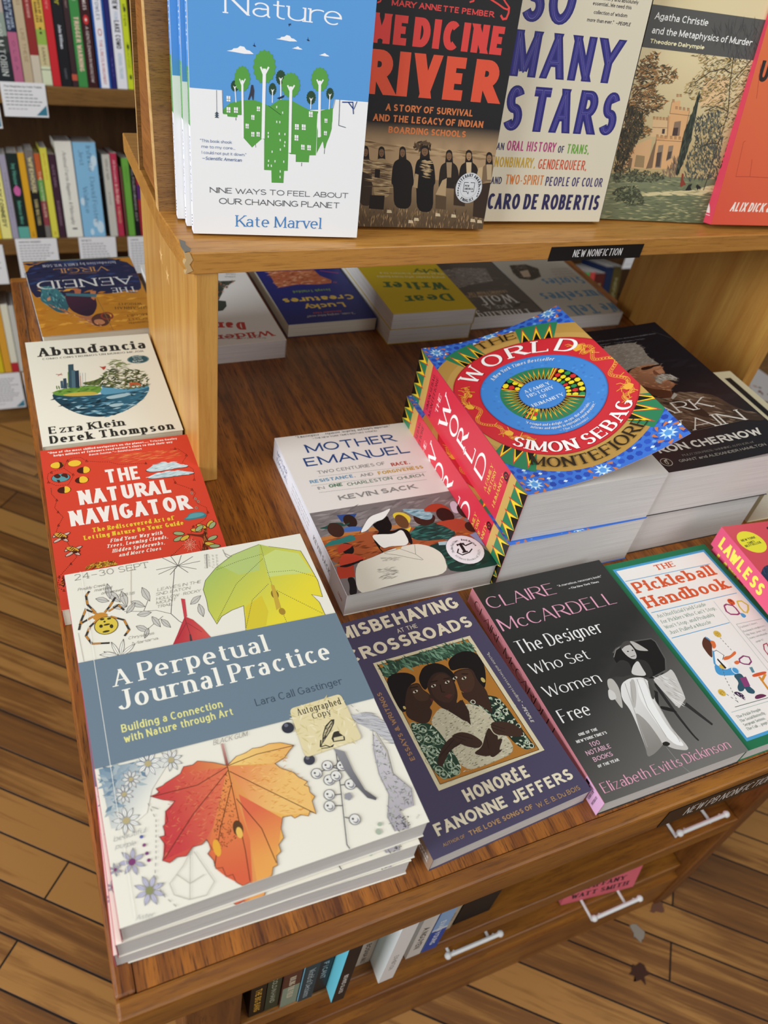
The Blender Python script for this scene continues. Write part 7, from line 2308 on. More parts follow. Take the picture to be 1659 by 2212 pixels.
cb = make_book('paperback_book', .1376, .2084, .018, '2b2b2a', 'd98a92', '2b2b2a', art=A(A_cla, 137.6, 208.4), spine_art=cl_s, pages=PAPER)
lay(cb, .3334, .0137, -.0046); tagb(cb, 'charcoal paperback with thin pink title and seated woman in long skirt')
pk_s = spine(201, 16.1, '2f6b4c')
pk = make_book('paperback_book', .124, .201, .0161, '22724c', '22724c', '22724c', art=A(A_pic, 124, 201), spine_art=pk_s, pages=PAPER, inkm=MATTE)
lay(pk, .4716, .0137, -.0100); tagb(pk, 'green bordered handbook with an illustrated player holding a paddle')
tcurl = lambda u, v: .0078 * u * u
tw = make_book('paperback_book', .1545, .2346, .0546, '17171c', '15151a', '15151a', art=A(A_twa, 154.5, 234.6, seg=6), curl=tcurl, pages=PAPER)
lay(tw, .5182, .2318, -.0210, .0547); tagb(tw, 'dark biography showing an old man with white moustache in profile, upper copy')
t2 = make_book('paperback_book', .1545, .2346, .0546, '17171c', '15151a', '15151a', pages=PAPER)
lay(t2, .5174, .2345, -.0120, .0001); tagb(t2, 'thick book lying under the moustached man biography, pages showing')
cr_a = Art(118, 205); rect(cr_a, '1b1b1c', 97, 14, 107, 150)
cr_ = make_book('hardcover_book', .118, .205, .05, 'e3d9b5', 'e3d9b5', 'e3d9b5', art=cr_a, pages=CREAM, inkm=MATTE)
lay(cr_, .6905, .240, -.0350); tagb(cr_, 'cream covered book with a black bar, right of the dark biography')
def law_spine():
    a = Art(200, 24); rect(a, 'e0577a', 0, 0, 200, 24); a.text('sb', 'f0e25a', 'LAWLESS', 8, 18.5, 66, 13); a.poly('22304f', [(98, 0), (128, 0), (124, 24), (108, 24), (96, 18)]); a.scat(['3f5a85', '2a3d62'], [(102, 2), (126, 2), (122, 23), (110, 23)], 60, 4, .8, 70, 110, 2); return a
law = make_book('paperback_book', .14, .2, .023, 'd9505a', 'e0577a', 'e0577a', art=A(A_law, 140, 200), spine_art=law_spine(), pages=PAPER)
lay(law, .5775, .008, -.1, .0235); tagb(law, 'pink paperback with round yellow badge at the right edge, top copy')
l2 = copy_tree(law); lay(l2, .5985, .0060, -.0218, .0002); tagb(l2, 'pink paperback underneath the yellow badged pink one')
rc_a = Art(160, 220); rect(rc_a, 'cfcac8', 0, 0, 160, 220); rc_a.scat(['7a4f40', 'a8968f', '5f4034', 'b58a78'], [(5, 40), (90, 30), (120, 150), (5, 170)], 90, 14, 8, 0, 180, 3)
OT = (1.30, .62, -.30)
ot = empty('side_table', (OT[0] + .25, OT[1] + .2, FZ), label='small oak side table behind the right riser panel', cat='table')
mb = MB(); mb.box((OT[0] - .03, OT[1] - .12, OT[2] - .03), (OT[0] + .5, OT[1] + .55, OT[2])); part(mb, 'table_top', CASE_X, ot, .002)
for x in (OT[0], OT[0] + .43):
    for y in (OT[1] - .09, OT[1] + .48):
        mb = MB(); mb.box((x, y, FZ), (x + .04, y + .04, OT[2] - .03)); part(mb, 'leg', CASE_Z, ot)
rc = make_book('paperback_book', .16, .22, .02, 'cfc9c7', 'c9c5c3', 'd9d5d3', art=rc_a, pages=PAPER, inkm=MATTE); lay(rc, 1.33, .62, .1, OT[2] + .0003); tagb(rc, 'whitish picture book with brown figures beyond the right riser panel')
# ---------------- back row, heads towards the camera
def back(x, y, th, w, h, t, z, art, col, sp, label, pages=PAPER, inkm=MATTE):
    o = make_book('paperback_book', w, h, t, col, sp, col, art=art, pages=pages, inkm=inkm); lay180(o, x, y, th, w, h, z); tagb(o, label); return o
back(.1615, .6309, .02, .13, .21, .024, 0.0002, A(A_wild, 130, 210), 'e6dfd8', 'd9d0c8', 'white paperback with red slab title, just behind the left riser panel')
back(.3078, .6768, .0176, .1213, .1994, .018, 0.0002, A(A_lucky, 121.3, 199.4), '1d2470', '1d2470', 'royal blue paperback with yellow title under the riser', CREAM)
dcurl = lambda u, v: -.006 * max(0, 1 - v * 6) ** 2 * math.sin(min(1, max(0, u)) * PI)
da = A(A_dear, 120, 210)
back(.4315, .6402, 0, .12, .21, .0223, .0226, da, 'd9b81f', 'c9a91c', 'yellow paperback with green title, upper of two')
d2 = back(.4315, .6425, 0, .12, .21, .0223, .0002, None, 'd9b81f', 'c9a91c', 'yellow covered paperback, lower of the two with green titles')
back(.5632, .6601, .0115, .1129, .2, .02, .0002, A(A_wolf, 112.9, 200), '5f564f', '5a524c', 'grey-brown paperback with a wolf photograph, between yellow and grey ones')
back(.6795, .6424, .0048, .126, .2, .02, .0002, A(A_tell, 126, 200), 'bdb5a6', 'aaa294', 'pale grey paperback with blue slab title near right riser panel')
# ---------------- books standing on the riser
def nat_spine():
    a = Art(205, 12.4); rect(a, '4f93dd', 0, 0, 90, 12.4); rect(a, '55a04a', 90, 0, 128, 12.4)
    a.text('sr', 'e6eef8', 'Nature', 44, 9.4, 36, 7.2)
    for i, s in enumerate(('NINE WAYS TO', 'FEEL ABOUT OUR', 'CHANGING PLANET')): a.text('sk', 'c5e0b5', s, 93, 4.6 + i * 3.1, 32, 1.8)
    a.text('sr', '35507f', 'Kate Marvel', 136, 9.2, 46, 5.2)
    for k in range(4): a.line('3a3a45', .9, [(192 + k * 2.4, 4), (193 + k * 2.4, 8.5)])
    return a
def rest(o, x, y, yaw, lean, t):
    # it leans back on its rear lower edge, so its front edge is a touch off the shelf
    d = t * math.sin(lean) + .0004; f = d / (.5097 - .236)
    stand(o, x + (.0187 - x) * f, y + (-.1388 - y) * f, .236 + d, yaw, lean, t)
def stood(w, h, t, x, y, yaw, lean, col, sp, art, sart, label, name='paperback_book', pages=PAPER, inkm=MATTE):
    o = make_book(name, w, h, t, col, sp, col, art=art, spine_art=sart, pages=pages, inkm=inkm); rest(o, x, y, yaw, lean, t); tagb(o, label); return o
n1 = stood(.1343, .205, .0124, .1471, .4626, -.1136, .1521, 'efedec', 'f0eff4', A(A_nat, 134.3, 205), nat_spine(), 'sky blue and white paperback with cut-paper trees, front copy on the riser')
n2 = copy_tree(n1); rest(n2, .1448, .4766, -.1136, .1521, .0124); tagb(n2, 'blue and white paperback second from the front, its spine showing')
n3 = copy_tree(n1); rest(n3, .1405, .4908, -.1136, .1521, .0124); tagb(n3, 'blue and white paperback nearest the riser back board, third of three copies')
md_a = A(A_med, 133, 205); 
sc_, sr_ = (112.7, 170.0), 12.7
md_a.ell('b9b9bb', *sc_, sr_, sr_, n=32); md_a.ell('d5d5d6', *sc_, sr_ * .96, sr_ * .96, n=32); md_a.ell('a9a9ac', *sc_, sr_ * .66, sr_ * .66, n=28, ring=.04)
md_a.arc('sb', '26262a', 'LITERARY AWARD', *sc_, sr_ * .72, 165, 12, 2.6); md_a.arc('sb', '26262a', 'FINALIST', *sc_, sr_ * .93, 235, 305, 2.6, True)
x0, y0 = sc_; md_a.line('26262a', .5, [(x0 - 1, y0 - 4.4), (x0 - 5, y0 - 4.4), (x0 - 5, y0 + 3), (x0 - 1.5, y0 + 3), (x0, y0 + 5), (x0 + .5, y0 + 3)]); md_a.line('26262a', .5, [(x0 + 1, y0 - 4.4), (x0 + 5, y0 - 4.4), (x0 + 5, y0 + 3), (x0 + 2.5, y0 + 3)]); md_a.text('sb', '26262a', 'PEN', x0 - 4, y0 - .8, 4, 1.7); md_a.text('sb', '26262a', 'AMERICA', x0 - 4, y0 + 1.6, 8, 1.7)
for s in (-1, 1):
    for k in range(5): md_a.ell('3a3a3e', x0 + s * (9.6 + .5 * math.sin(k)), y0 - 1.5 + k * 2, .6, .9, rot=20 * s, n=6)
stood(.133, .205, .02, .2772, .4701, -.0911, .1405, '201d1e', '1c191a', md_a, None, 'black paperback with big red and orange title over a sepia photograph')
st_a = A(A_sta, 130.7, 205)
stood(.1307, .205, .022, .4191, .4744, -.0467, .1582, 'ddd2b9', 'cfc4aa', st_a, None, 'cream paperback with large brushed navy capitals on the riser')
ch_s = Art(205, 9); rect(ch_s, '1c1b1a', 0, 0, 205, 9); ch_s.text('sm', '4a4845', 'Agatha Christie', 80, 6.5, 60, 4)
stood(.1248, .205, .009, .5576, .4751, -.1272, .1716, 'cdb98a', '1c1b1a', A(A_chr, 124.8, 205), ch_s, 'slim book with watercolour castle under a dark grey title band')
or_s = Art(205, 24); rect(or_s, 'd9455a', 0, 0, 205, 24); or_s.poly('f0d5d0', [(190, 8), (195, 6), (195, 16), (190, 14), (186, 11)]); or_s.line('f0d5d0', .6, [(197, 5), (197, 17)]); or_s.text('sb', '3a1c1a', 'UNPAID', 120, 16, 34, 8)
or_a = A(A_ora, 140, 205)
stood(.14, .205, .024, .6895, .4557, -.0803, .2165, 'd9503a', 'd9455a', or_a, or_s, 'orange hardback with red spine at the right end of the riser', 'hardcover_book')
# ---------------------------------------------------------------- bookcase behind the table
BY = 1.6; KB = .897; TLT = .24        # the shelves tip their books back a little
XB = lambda x: .0187 + (x - .0187) * KB
ZB = lambda z: .5097 + (z - .5097) * KB
bc = empty('bookcase', (.7, 1.77, FZ), label='long wooden wall bookcase behind the display table', cat='bookcase')
TOPS = (.335, ZB(-.040), ZB(-.378), ZB(-.747))
for z in TOPS:
    mb = MB(); mb.prism([(BY, z - .034), (BY, z), (1.905, z - .305 * math.tan(TLT)), (1.905, z - .034 - .305 * math.tan(TLT))], lambda u, v, t: (-.9 + t, u, v), 3.3); part(mb, 'shelf', CASE_X, bc, .002)
mb = MB(); mb.box((-.9, 1.92, FZ), (2.4, 1.935, .7)); part(mb, 'back_panel', CASE_Z, bc)
mb = MB(); mb.box((-.9, BY + .03, FZ), (2.4, BY + .05, TOPS[3] - .036)); part(mb, 'plinth', CASE_X, bc)
for x in (-.93, 1.05, 2.4):
    mb = MB(); mb.box((x, BY, FZ), (x + .03, 1.935, .7)); part(mb, 'upright', CASE_Z, bc)
SPR = Matrix(((0, 0, 1), (1, 0, 0), (0, 1, 0)))
def shelved(x0, x1, z, h, bands, texts, label, group, extra=None, tilt=0,  y=BY + .012, depth=.13, side=None, lean=0, pages=PAPER, inkm=MATTE, name='paperback_book'):
    t = x1 - x0 - .0006; w = depth; a = Art(h * 1000, t * 1000); H, T = h * 1000, t * 1000
    first = bands[0][0]
    for c, s0, s1 in bands: rect(a, c, s0 * H, 0, s1 * H, T)
    for st, c, body, s0, s1, q, hh in texts: a.text(st, c, body, s0 * H, q * T, (s1 - s0) * H, hh * T)
    if extra: extra(a, T)
    o = make_book(name, w, h, t, side or first, first, side or first, spine_art=a, pages=pages, inkm=inkm)
    R = Matrix.Rotation(-tilt, 3, 'X') @ SPR
    o.rotation_euler = R.to_euler(); o.location = (x0, y, z + .0004 - ((y - BY) * math.tan(tilt) if tilt else 0))
    return tagb(o, label, group)
G1, G2, G3 = 'books on the upper bookcase shelf', 'books on the middle bookcase shelf', 'books on the lower bookcase shelf'
X1 = lambda v: XB(.1193 + (v - 480) * .00019)
Z1, Z2, Z3 = TOPS[1:]
R1 = [
 (-60, 12, .21, [('1c2436', 0, 1)], [], 'dark navy spine at the left edge beside the black to pink novel'),
 (18, 185, .215, [('b5a39a', 0, .38), ('8f9a8c', .38, .58), ('3a3f3a', .58, .72), ('22262a', .72, 1)], [('sr', '6a4a40', 'MAGICIAN', .05, .34, .68, .42), ('sr', 'd5d8cf', 'COLM TÓIBÍN'.replace('Ó', 'O').replace('Í', 'I'), .47, .93, .66, .4)], 'wide spine fading from pinkish grey to near black with pale capitals'),
 (187, 285, .205, [('1a2440', 0, .52), ('b5607f', .52, 1)], [('sm', 'c5d0e0', 'DRIVE YOUR PLOW OVER', .05, .48, .45, .3), ('sm', 'c5d0e0', 'THE BONES OF THE DEAD', .1, .5, .85, .3), ('sm', '7a3f60', 'OLGA', .6, .9, .65, .3)], 'navy spine with a dusty pink lower half'),
 (290, 385, .212, [('bfa988', 0, 1)], [('sm', '9a8060', 'SMALL THINGS', .05, .3, .65, .4), ('sm', '9a8060', 'LIKE THESE', .5, .8, .65, .4)], 'plain tan spine between the pink and rust ones'),
 (387, 478, .205, [('8f2a26', 0, .72), ('cdbfa8', .72, 1)], [('sm', 'd9a59a', 'THE NEIGHBOR', .2, .38, .65, .3)], 'rust red spine with beige foot'),
 (480, 582, .206, [('c03f86', 0, .2), ('d9b04a', .2, .48), ('93b04a', .48, .62), ('c9ba8a', .62, .82), ('d5d8b5', .82, 1)], [('sb', '3a2a1a', 'THE LAST DAYS OF THE', .04, .42, .45, .28), ('sb', '3a2a1a', 'MIDNIGHT RAMBLERS', .06, .42, .82, .26), ('sm', '5a3a2a', 'SARAH', .64, .8, .65, .3)], 'patchwork spine of magenta, mustard and lime'),
 (585, 672, .208, [('c9252c', 0, 1)], [('sm', 'e08a80', 'SOMETHING NEW', .02, .3, .65, .3)], 'solid bright red spine beside the black one'),
 (678, 792, .208, [('17171b', 0, 1)], [('si', 'd5c93a', 'Stoner', .05, .25, .68, .5), ('sb', 'c9c9cf', 'John Williams', .43, .65, .66, .28), ('sm', '6a6a70', 'CLASSICS', .83, .93, .6, .22)], 'black spine with yellow italic word'),
 (796, 856, .206, [('3a2428', 0, .88), ('c0563f', .88, .94), ('3a2428', .94, 1)], [('sm', 'a58a80', 'FIRST', .2, .27, .65, .35)], 'narrow dark maroon spine with an orange mark'),
 (860, 962, .207, [('3f8a45', 0, 1)], [('sm', 'cfe0c5', 'TOWNSEND', .03, .2, .68, .42), ('sb', 'e5c0a8', 'TRIGGER', .34, .58, .7, .5), ('sb', 'e5c0a8', 'WARNING', .6, .85, .7, .5)], 'green spine with peach capitals'),
 (966, 1072, .208, [('3a1216', 0, 1)], [('sm', 'e5d5cf', 'AMOR TOWLES', .03, .28, .66, .34), ('sm', 'd5c5bf', 'A GENTLEMAN IN MOSCOW', .43, .95, .64, .3)], 'dark wine spine with small red oval'),
 (1086, 1222, .214, [('1f56a5', 0, 1)], [], 'blue bordered white spine with pink lettering'),
 (1226, 1282, .2, [('22206a', 0, 1)], [('sm', '6a6ab0', 'NIGHT', .7, .9, .65, .3)], 'narrow indigo spine beside the white one'),
 (1286, 1402, .21, [('e9e6ea', 0, 1)], [('sb', '1d1d22', 'THE VIEW', .05, .26, .72, .5), ('sm', '7a9fbf', 'FROM', .28, .35, .66, .36), ('sb', '1d1d22', 'LAKE COMO', .36, .62, .72, .5), ('sm', '8fb0c5', 'ADRIANA TRIGIANI', .66, .9, .66, .36)], 'white spine with bold black capitals'),
 (1406, 1475, .208, [('c9d322', 0, 1)], [('sb', '6a7a12', 'BITTER', .2, .4, .7, .4), ('sm', '7a8a1a', 'ORANGE', .55, .8, .66, .4)], 'acid yellow spine beside the riser'),
]
def ex_white(a, T):
    a.poly('eceaf0', [(0, T * .18), (184, T * .18), (188, T * .34), (188, T * .7), (184, T * .84), (0, T * .84)])
    a.text('sm', '55607a', 'AMOR TOWLES', 8, T * .66, 62, T * .3); a.ell('b5463a', 90, T * .5, 6, T * .17, ring=.3); a.text('sm', 'c56a6a', 'THE LINCOLN HIGHWAY', 102, T * .64, 76, T * .27)
def ex_wine(a, T): a.ell('c9302f', 66, T / 2, 8, T * .27); a.ell('e5d5cf', 66, T / 2, 2.5, T * .1)
def ex_patch(a, T):
    for q in (84, 91): a.ell('2a2a1a', q, T / 2, 2.2, T * .13, n=8)
    a.line('1a1a1a', 1.2, [(151, 0), (151, T)])
def ex_acid(a, T):
    for q in (44, 106, 158): a.ell('3a3f1a', q, T * .4, 4.5, T * .22, n=8)
EX = {'blue bordered': ex_white, 'wine': ex_wine, 'patchwork': ex_patch, 'acid': ex_acid}
for x0, x1, h, b, t, lab in R1: shelved(X1(x0), X1(x1), Z1, h * KB * .96, b, t, lab, G1, tilt=TLT, extra=next((v for k, v in EX.items() if k in lab), None))
X2 = lambda v: XB(-.0224 + v * .000211)
H2 = lambda top: (1182 - top) * .000216 * KB
R2 = [
 (-55, 24, 330, [('e3bd1f', 0, 1)], [], 'deep yellow spine at left end of the middle shelf'),
 (28, 130, 345, [('e8dc86', 0, 1)], [('sb', '2a2f22', 'KILEY CONNEDY', .25, .85, .7, .42)], 'pale butter yellow spine with black capitals'),
 (134, 200, 300, [('9f97a8', 0, 1)], [('sm', '77708a', 'THE LONELY CITY', .2, .75, .65, .3)], 'lilac grey spine next to the butter yellow one'),
 (205, 320, 285, [('16241f', 0, .86), ('5fa597', .86, 1)], [('sm', '5fa58f', 'Ivy House', .12, .36, .66, .36), ('sm', '5fa58f', 'Rebecca West', .55, .83, .66, .32)], 'black-green spine with pink blot and teal foot'),
 (322, 390, 278, [('dba01f', 0, 1)], [('sb', 'a56a12', 'LM', .93, .98, .66, .4)], 'amber spine next to the black-green one'),
 (395, 482, 250, [('7a7068', 0, .1), ('6f655a', .1, .45), ('1d1a17', .45, 1)], [('sb', 'd9c98f', 'WIFEHOUSE', .08, .48, .72, .48), ('sb', 'b5a56f', 'SARA WALTERS', .55, .85, .7, .4)], 'brown to black spine with cream capitals'),
 (486, 546, 285, [('c05a2a', 0, .3), ('5f9a4a', .3, .55), ('8f3f45', .55, .85), ('77706a', .85, 1)], [('sm', 'e5d5b5', 'THE VASTER WILDS', .2, .75, .66, .4)], 'multicoloured narrow spine of orange, green and maroon'),
 (552, 624, 225, [('d9d04a', 0, 1)], [('sm', 'cf9a2f', 'WALKING THE DOG', .06, .35, .66, .34), ('sb', 'c98a2a', 'X', .93, .97, .66, .4)], 'tall lemon spine standing above its neighbours'),
 (628, 704, 290, [('3f2230', 0, 1)], [('sm', '8f7080', 'ALICE WINN', .12, .38, .66, .34), ('sm', '8f7080', 'IN MEMORIAM', .55, .85, .66, .34)], 'plum purple spine left of the tall white one'),
 (712, 888, 155, [('e8e2d5', 0, 1)], [('si', '3f3b38', 'Animal Farm', .1, .4, .6, .22), ('si', '3f3b38', 'Happiness', .42, .6, .6, .22), ('si', '3f3b38', '& Philosophy', .62, .86, .6, .22), ('hv', '2a2725', 'I', .9, .94, .6, .3)], 'tall thick white spine with handwritten title'),
 (896, 1140, 160, [('86b9d9', 0, 1)], [('sr', '35506a', 'Infinite', .04, .3, .42, .2), ('sr', '35506a', 'Jest', .08, .24, .78, .2), ('sr', '35506a', 'David Foster', .36, .86, .42, .2), ('sr', '35506a', 'Wallace', .46, .74, .78, .2)], 'tall thick sky blue spine with cloud patches'),
 (1150, 1188, 560, [('3a2f26', 0, 1)], [], 'short dark book pushed back beside the sky blue one'),
 (1195, 1278, 285, [('c5bfb3', 0, 1)], [('sm', '6f6a60', 'VERA or faith', .05, .3, .66, .34), ('sm', '8f8a80', 'a novel', .45, .6, .66, .3)], 'warm grey spine right of the sky blue one'),
 (1283, 1352, 270, [('b5304a', 0, 1)], [('sm', 'e5b5b5', 'All the Lovers', .08, .34, .68, .4), ('si', 'efd0c0', 'in the Night', .36, .6, .7, .5), ('sm', 'd9b58a', 'MIEKO', .64, .84, .66, .36)], 'crimson spine with script title'),
 (1372, 1392, 420, [('7a4a40', 0, 1)], [], 'thin brown spine between crimson and green'),
 (1402, 1478, 320, [('6aa53f', 0, 1)], [('sm', '4a8a2a', 'GREEN', .1, .3, .66, .4)], 'leaf green spine on the middle shelf'),
 (1482, 1538, 345, [('1a1719', 0, 1)], [('sm', 'bfb5b0', 'ALL FOURS MIRANDA JULY', .1, .8, .66, .4)], 'black spine next to leaf green'),
 (1542, 1600, 360, [('a52a35', 0, .3), ('5a2a6a', .3, .5), ('a52a35', .5, 1)], [], 'red spine with purple patch beside the riser post'),
]
def ex_blot(a, T): a.poly('c9609a', [(72 + 10 * math.cos(k * .628) * (1 + .2 * math.sin(k * 3)), T / 2 + T * .32 * math.sin(k * .628)) for k in range(10)])
def ex_cloud(a, T):
    for cx, cy, r in ((36, 7, 11), (47, 12, 9), (170, 9, 13), (161, 18, 9), (117, 39, 8), (180, 27, 7)): a.ell('c9dde8', cx, cy, r, r * .55, n=14)
for x0, x1, top, b, t, lab in R2:
    if 'sky blue spine' in lab: tt = t; t = []
    o = shelved(X2(x0), X2(x1), Z2, H2(top) * .96, b, t, lab, G2, tilt=TLT, y=BY + (.05 if 'pushed back' in lab else .012), extra=ex_blot if 'pink blot' in lab else (lambda a, T: (ex_cloud(a, T), [a.text(s_, c_, w_, p0 * a.w, q_ * T, (p1 - p0) * a.w, h_ * T) for s_, c_, w_, p0, p1, q_, h_ in tt])) if 'sky blue spine' in lab else None)
X3 = lambda v: XB(-.0507 + (v * .19886 - 30) * .00115)
R3 = [
 (-70, 55, .2, [('d5b81f', 0, 1)], [('sm', '8f7a12', 'ALICE FEENEY', .3, .8, .6, .3)], 'golden yellow spine at the left of the lower shelf'),
 (60, 138, .2, [('d99a2f', 0, 1)], [], 'orange-amber spine with a small grey square'),
 (140, 214, .188, [('dfd8c0', 0, .86), ('b52a30', .86, 1)], [], 'cream spine with a red foot'),
 (218, 276, .184, [('c5c0b5', 0, 1)], [], 'pale grey spine on the lower shelf'),
 (280, 345, .186, [('201c1c', 0, 1)], [('sb', '9f9a95', 'TESS GERRITSEN', .25, .8, .7, .4)], 'black spine with grey capitals behind table corner'),
]
for x0, x1, h, b, t, lab in R3: shelved(X3(x0), X3(x1), Z3, h * KB * .96, b, t, lab, G3, tilt=TLT)
R4 = [(1.70, 1.745, .2, '1c1a1c', 'black spine glimpsed beneath the riser shelf, leftmost there'), (1.747, 1.783, .19, '6a2a22', 'maroon spine glimpsed beneath the riser, left of green'), (1.785, 1.808, .185, '4a9a4f', 'green spine glimpsed beneath the riser shelf'), (1.81, 1.832, .185, 'c5453f', 'red spine glimpsed beneath the riser shelf'), (1.834, 1.876, .18, '5a2218', 'brown spine glimpsed beneath the riser shelf'), (1.878, 1.907, .2, '1c2a4a', 'navy spine glimpsed beneath the riser shelf'), (1.909, 1.945, .2, '5a4a1f', 'olive brown spine glimpsed beneath the riser, at right')]
for x0, x1, h, c, lab in R4: shelved(XB(x0), XB(x1), Z3, h * KB, [(c, 0, 1)], [('sb', 'a59a6f', 'NOVEL', .2, .7, .66, .34)] if c in ('5a4a1f', '5a2218') else [], lab, G3, tilt=TLT)
# review cards hanging from the shelf fronts
def card(x0, w, ztop, h, lab, lines, head, blue=False, y=BY - .0012):
    w *= KB; h *= KB
    W, H = w * 1000, h * 1000; a = Art(W, H); rect(a, 'f0eeee', 0, 0, W, H)
    if head: a.text('sb', '3a3a3e', head, 6, 9, min(W - 12, len(head) * 2.6), 3.2)
    rn = random.Random(int(x0 * 1e4) + 7)
    for i in range(lines): 
        yy = 15 + i * 6.2
        if yy < H - 18: a.dots('77777c', 1.6, [(6, yy), (W - rn.uniform(6, 26), yy)], 7.5, .82)
    a.dots('8a8a90', 1.2, [(8, H - 14), (W * .55, H - 14)], 6, .8)
    if blue: a.poly('3f7f95', [(W - 22, H - 3), (W - 2, H - 22), (W - 2, H - 3)])
    mb = MB(); mb.box((x0, y, ztop - h), (x0 + w, y + .0008, ztop), 'f0eeee'); mb.art(a, lambda u, v, k: (x0 + u / 1000, y - k, ztop - v / 1000))
    tag(mb.obj('review_card', MATTE), lab, 'card', 'review cards on the bookcase shelf fronts')
card(XB(.033), .088, ZB(-.035), .068, 'white review card hanging under the black to pink spine', 5, 'The Magician by Colm Toibin', True)
card(XB(-.065), .09, ZB(-.033), .095, 'white review card at the left frame edge, upper shelf', 7, 'Recommended', True)
card(X2(150), .092, Z2 + .002, .13, 'white review card below the lilac and black-green spines', 14, 'JOHN PAUL BRAMMER')
card(X2(822), .087, Z2 + .002, .13, 'white review card below the tall white and blue spines', 14, 'INFINITE')
card(X2(1372), .085, Z2 + .001, .13, 'white review card below leaf green spine by the riser post', 14, 'A NOVEL')
card(XB(-.13), .11, Z2 - .01, .10, 'white review card at the left frame edge, middle shelf', 10, None)
card(X3(-260), .108, Z3 + .003, .112, 'white review card with blue corner on the lower shelf', 12, 'Staff pick', True)
card(X3(240), .09, Z3 + .002, .118, 'white review card partly behind the table corner', 13, 'Staff pick')
card(XB(1.885), .09, Z2 - .012, .14, 'white review card glimpsed beneath the riser at right', 12, None)
# ---------------------------------------------------------------- books on the shelves under the table top
G5 = 'books on the shelf under the table top'
XL = lambda v: K(.254 + (v - 860) * .000254, 0, 0)[0]
LZ = SH1 + .0002
LB = [
 (330, 402, .19, '17150f', [('sb', 'd0a03a', 'THE BIG BANG', .5, .93, .7, .42)], .105, None, 'black spine with gold capitals, leftmost under the tabletop'),
 (404, 470, .2, '33402f', [('sb', '9fa58f', 'COLD IN HAND', .45, .88, .68, .36)], .105, None, 'dark olive spine under the tabletop'),
 (474, 556, .205, None, [('sb', 'd5c9b0', 'RULING THE FIELD', .5, .86, .68, .36)], .102, None, 'two tone brown and sage spine under the tabletop'),
 (560, 632, .2, '22404a', [('sr', 'cfe0e5', 'World of Decisions', .45, .95, .68, .42)], .10, '7fb9d0', 'deep teal spine with pale blue cover under the tabletop'),
 (636, 702, .21, '1a1d22', [('sb', 'b5bfc5', 'IF I CANT', .5, .78, .68, .4)], .103, '2a2f35', 'blackish spine with small orange mark under the tabletop'),
 (708, 772, .2, '16161a', [('sb', 'd9d5cf', 'BEHIND GLASS', .52, .85, .66, .34)], .085, '6fd0e3', 'black spine book pulled forward showing its cyan cover'),
 (800, 848, .19, 'b5a88a', [('sm', '6a5f45', 'NOVEL', .7, .86, .66, .34)], .112, None, 'beige spine under the tabletop'),
 (858, 946, .19, 'd0c3b5', [('sb', '3a2f2a', 'BOSNIA', .62, .86, .6, .3), ('sb', '3a2f2a', 'MALI', .88, .97, .6, .3)], .112, None, 'blush spine with dark capitals under the tabletop'),
 (950, 1030, .2, 'ebe8e4', [('sm', '6a6a6a', 'EXHIBITION', .55, .8, .66, .3)], .085, 'f1efec', 'thick white book pulled forward under the tabletop'),
 (1060, 1112, .195, '7f9a98', [], .118, None, 'grey-teal spine between two white books'),
 (1118, 1200, .2, 'e6e4de', [('sb', '3f3f3c', 'A NGUYEN', .5, .86, .7, .42)], .098, 'f0eeea', 'white spine with dark capitals beside the cobalt one'),
 (1206, 1292, .2, '1f4fae', [('sb', 'e5ecf5', 'EVAN YOUNG', .5, .9, .68, .36)], .098, '2a62c5', 'cobalt blue spine with pale blue upper band'),
 (1300, 1340, .19, '2a2420', [], .112, None, 'narrow dark brown spine right of the cobalt one'),
 (1344, 1398, .19, 'c9bda5', [('sm', '6a604a', 'POEMS', .7, .85, .66, .4)], .112, None, 'pale beige spine beside the black bookend'),
]
for x0, x1, h, c, t, y, side, lab in LB:
    bands = [(c, 0, 1)] if c else [('5a3328', 0, .66), ('8a9a86', .66, 1)]
    if 'cobalt blue' in lab: bands = [('8fb5e0', 0, .62), ('dfe6ee', .62, .65), (c, .65, 1)]
    shelved(XL(x0), XL(x1), LZ, h * K2, bands, t, lab, G5, y=K(0, y, 0)[1], side=side)
mb = MB(); pts = [(0, 0), (.06, 0), (.06, .085)] + [(.06 - .018 + .018 * math.cos(a * .314), .085 + .018 * math.sin(a * .314)) for a in range(1, 6)] + [(.018 - .018 * math.sin(a * .314), .085 + .018 * math.cos(a * .314)) for a in range(0, 6)]
mb.prism(pts, lambda u, v, t: (XL(1402) + .004 + u * .85, .094 + t, LZ + v), .002); mb.box((XL(1402) + .004, .094, LZ), (XL(1402) + .055, .18, LZ + .0014))
tag(mb.obj('bookend', BLACK), 'black rounded metal bookend holding the row under the tabletop', 'bookend')
def book_stand(x0, x1, y, z, label):
    x0, y, z = K(x0, y, z); x1 = K(x1, 0, 0)[0]; sz = SH1 if z > -.6 else SH2
    r = empty('book_stand', ((x0 + x1) / 2, y, sz), label=label, cat='book stand', group='white book stands on the low shelves')
    mb = MB(); mb.tube([(x0, y, z), (x1, y, z)], .003); part(mb, 'lip_bar', WHITE, r)
    for x in (x0, x1):
        mb = MB(); mb.ball((x, y, z), .005); part(mb, 'end_knob', WHITE, r)
    for x in (x0 + .01, x1 - .01):
        mb = MB(); mb.tube([(x, y + .002, z), (x, y + .004, sz + .003), (x, y + .05, sz + .0026)], .0022); part(mb, 'leg', WHITE, r)
    return r
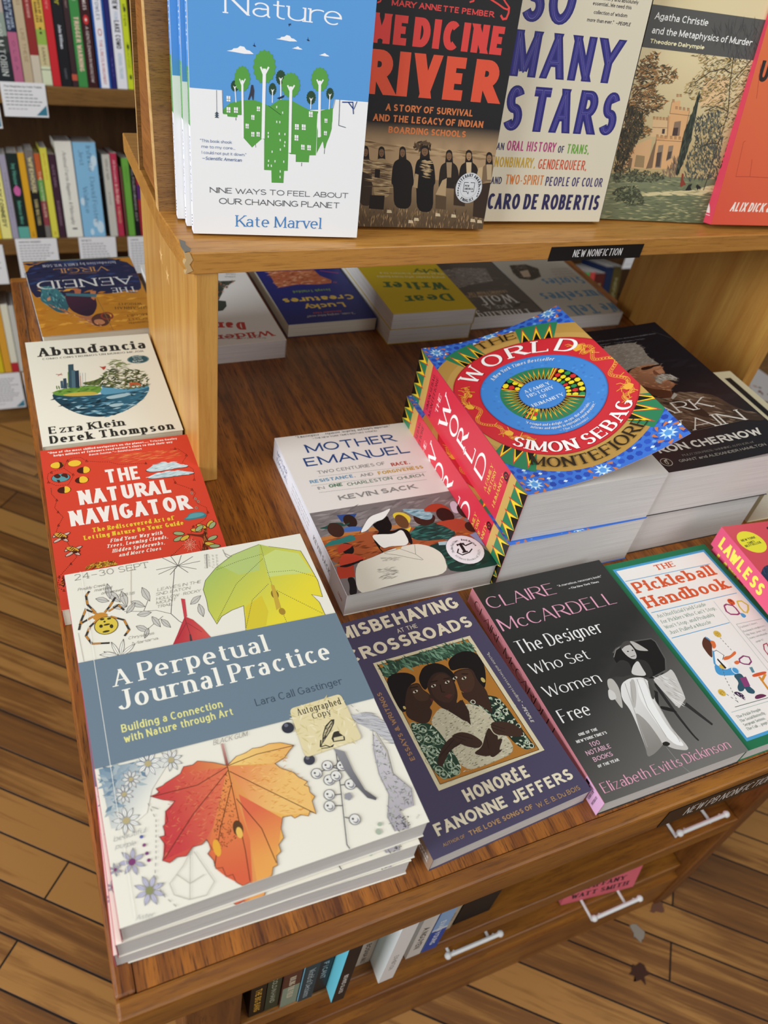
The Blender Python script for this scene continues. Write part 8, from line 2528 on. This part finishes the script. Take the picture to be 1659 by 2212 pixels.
def faced(x, y, z, yaw, lean, w, h, t, col, art, label):
    x, y, z = K(x, y, z); z += t * math.sin(lean) + .0004
    o = make_book('paperback_book', w, h, t, col, col, col, art=art, pages=PAPER, inkm=MATTE); R = Matrix.Rotation(yaw, 3, 'Z') @ Matrix.Rotation(PI / 2 - lean, 3, 'X')
    o.rotation_euler = R.to_euler(); o.location = Vector((x, y, z)) - R @ Vector((0, 0, t)); return tagb(o, label)
pa = Art(125, 112); rect(pa, 'df6a78', 0, 0, 125, 112)
pa.text('ds', '3a1f26', 'TIFFANY', 34, 84, 68, 11); pa.text('ds', '3a1f26', 'WATT SMITH', 14, 102, 98, 11); pa.text('si', '3a1f26', 'bad friend', 30, 52, 64, 8)
faced(.645, .126, -.744, -.12, .18, .125, .112, .018, 'df6a78', pa, 'coral pink book facing out on a white stand, lowest shelf')
book_stand(.672, .762, .085, -.712, 'white book stand under the coral pink book')
book_stand(.43, .52, .118, -.718, 'white book stand with nothing on its lip, lowest shelf middle')
gb = Art(84, 130); rect(gb, '7a7f6a', 0, 0, 84, 130); gb.scat(['3f4538', 'a5a890'], [(0, 70), (84, 70), (84, 130), (0, 130)], 90, 7, 2, 0, 180, 3)
faced(.53, .205, -.7446, .0, .22, .084, .13, .015, '7a7f6a', gb, 'grey-green book facing out deep on the lowest shelf')
rb = Art(110, 138); rect(rb, 'c9503f', 0, 0, 110, 138); rb.ell('d98a7a', 55, 100, 36, 18)
faced(.20, .150, -.7446, .05, .2, .11, .138, .015, 'c9503f', rb, 'red book facing out on the lowest shelf at left')
lb_ = Art(106, 138); rect(lb_, 'c5cad5', 0, 0, 106, 138); rect(lb_, '4a5a7a', 0, 112, 106, 126)
faced(.335, .150, -.7446, -.03, .2, .106, .138, .015, 'c5cad5', lb_, 'pale blue-grey book facing out on the lowest shelf')
p2 = Art(110, 138); rect(p2, 'e0707c', 0, 0, 110, 138)
faced(.765, .132, -.528, -.02, .16, .1, .138, .015, 'e0707c', p2, 'salmon pink book on a stand, shelf right under the tabletop')
book_stand(.76, .85, .105, -.518, 'white book stand under the salmon book, upper low shelf')
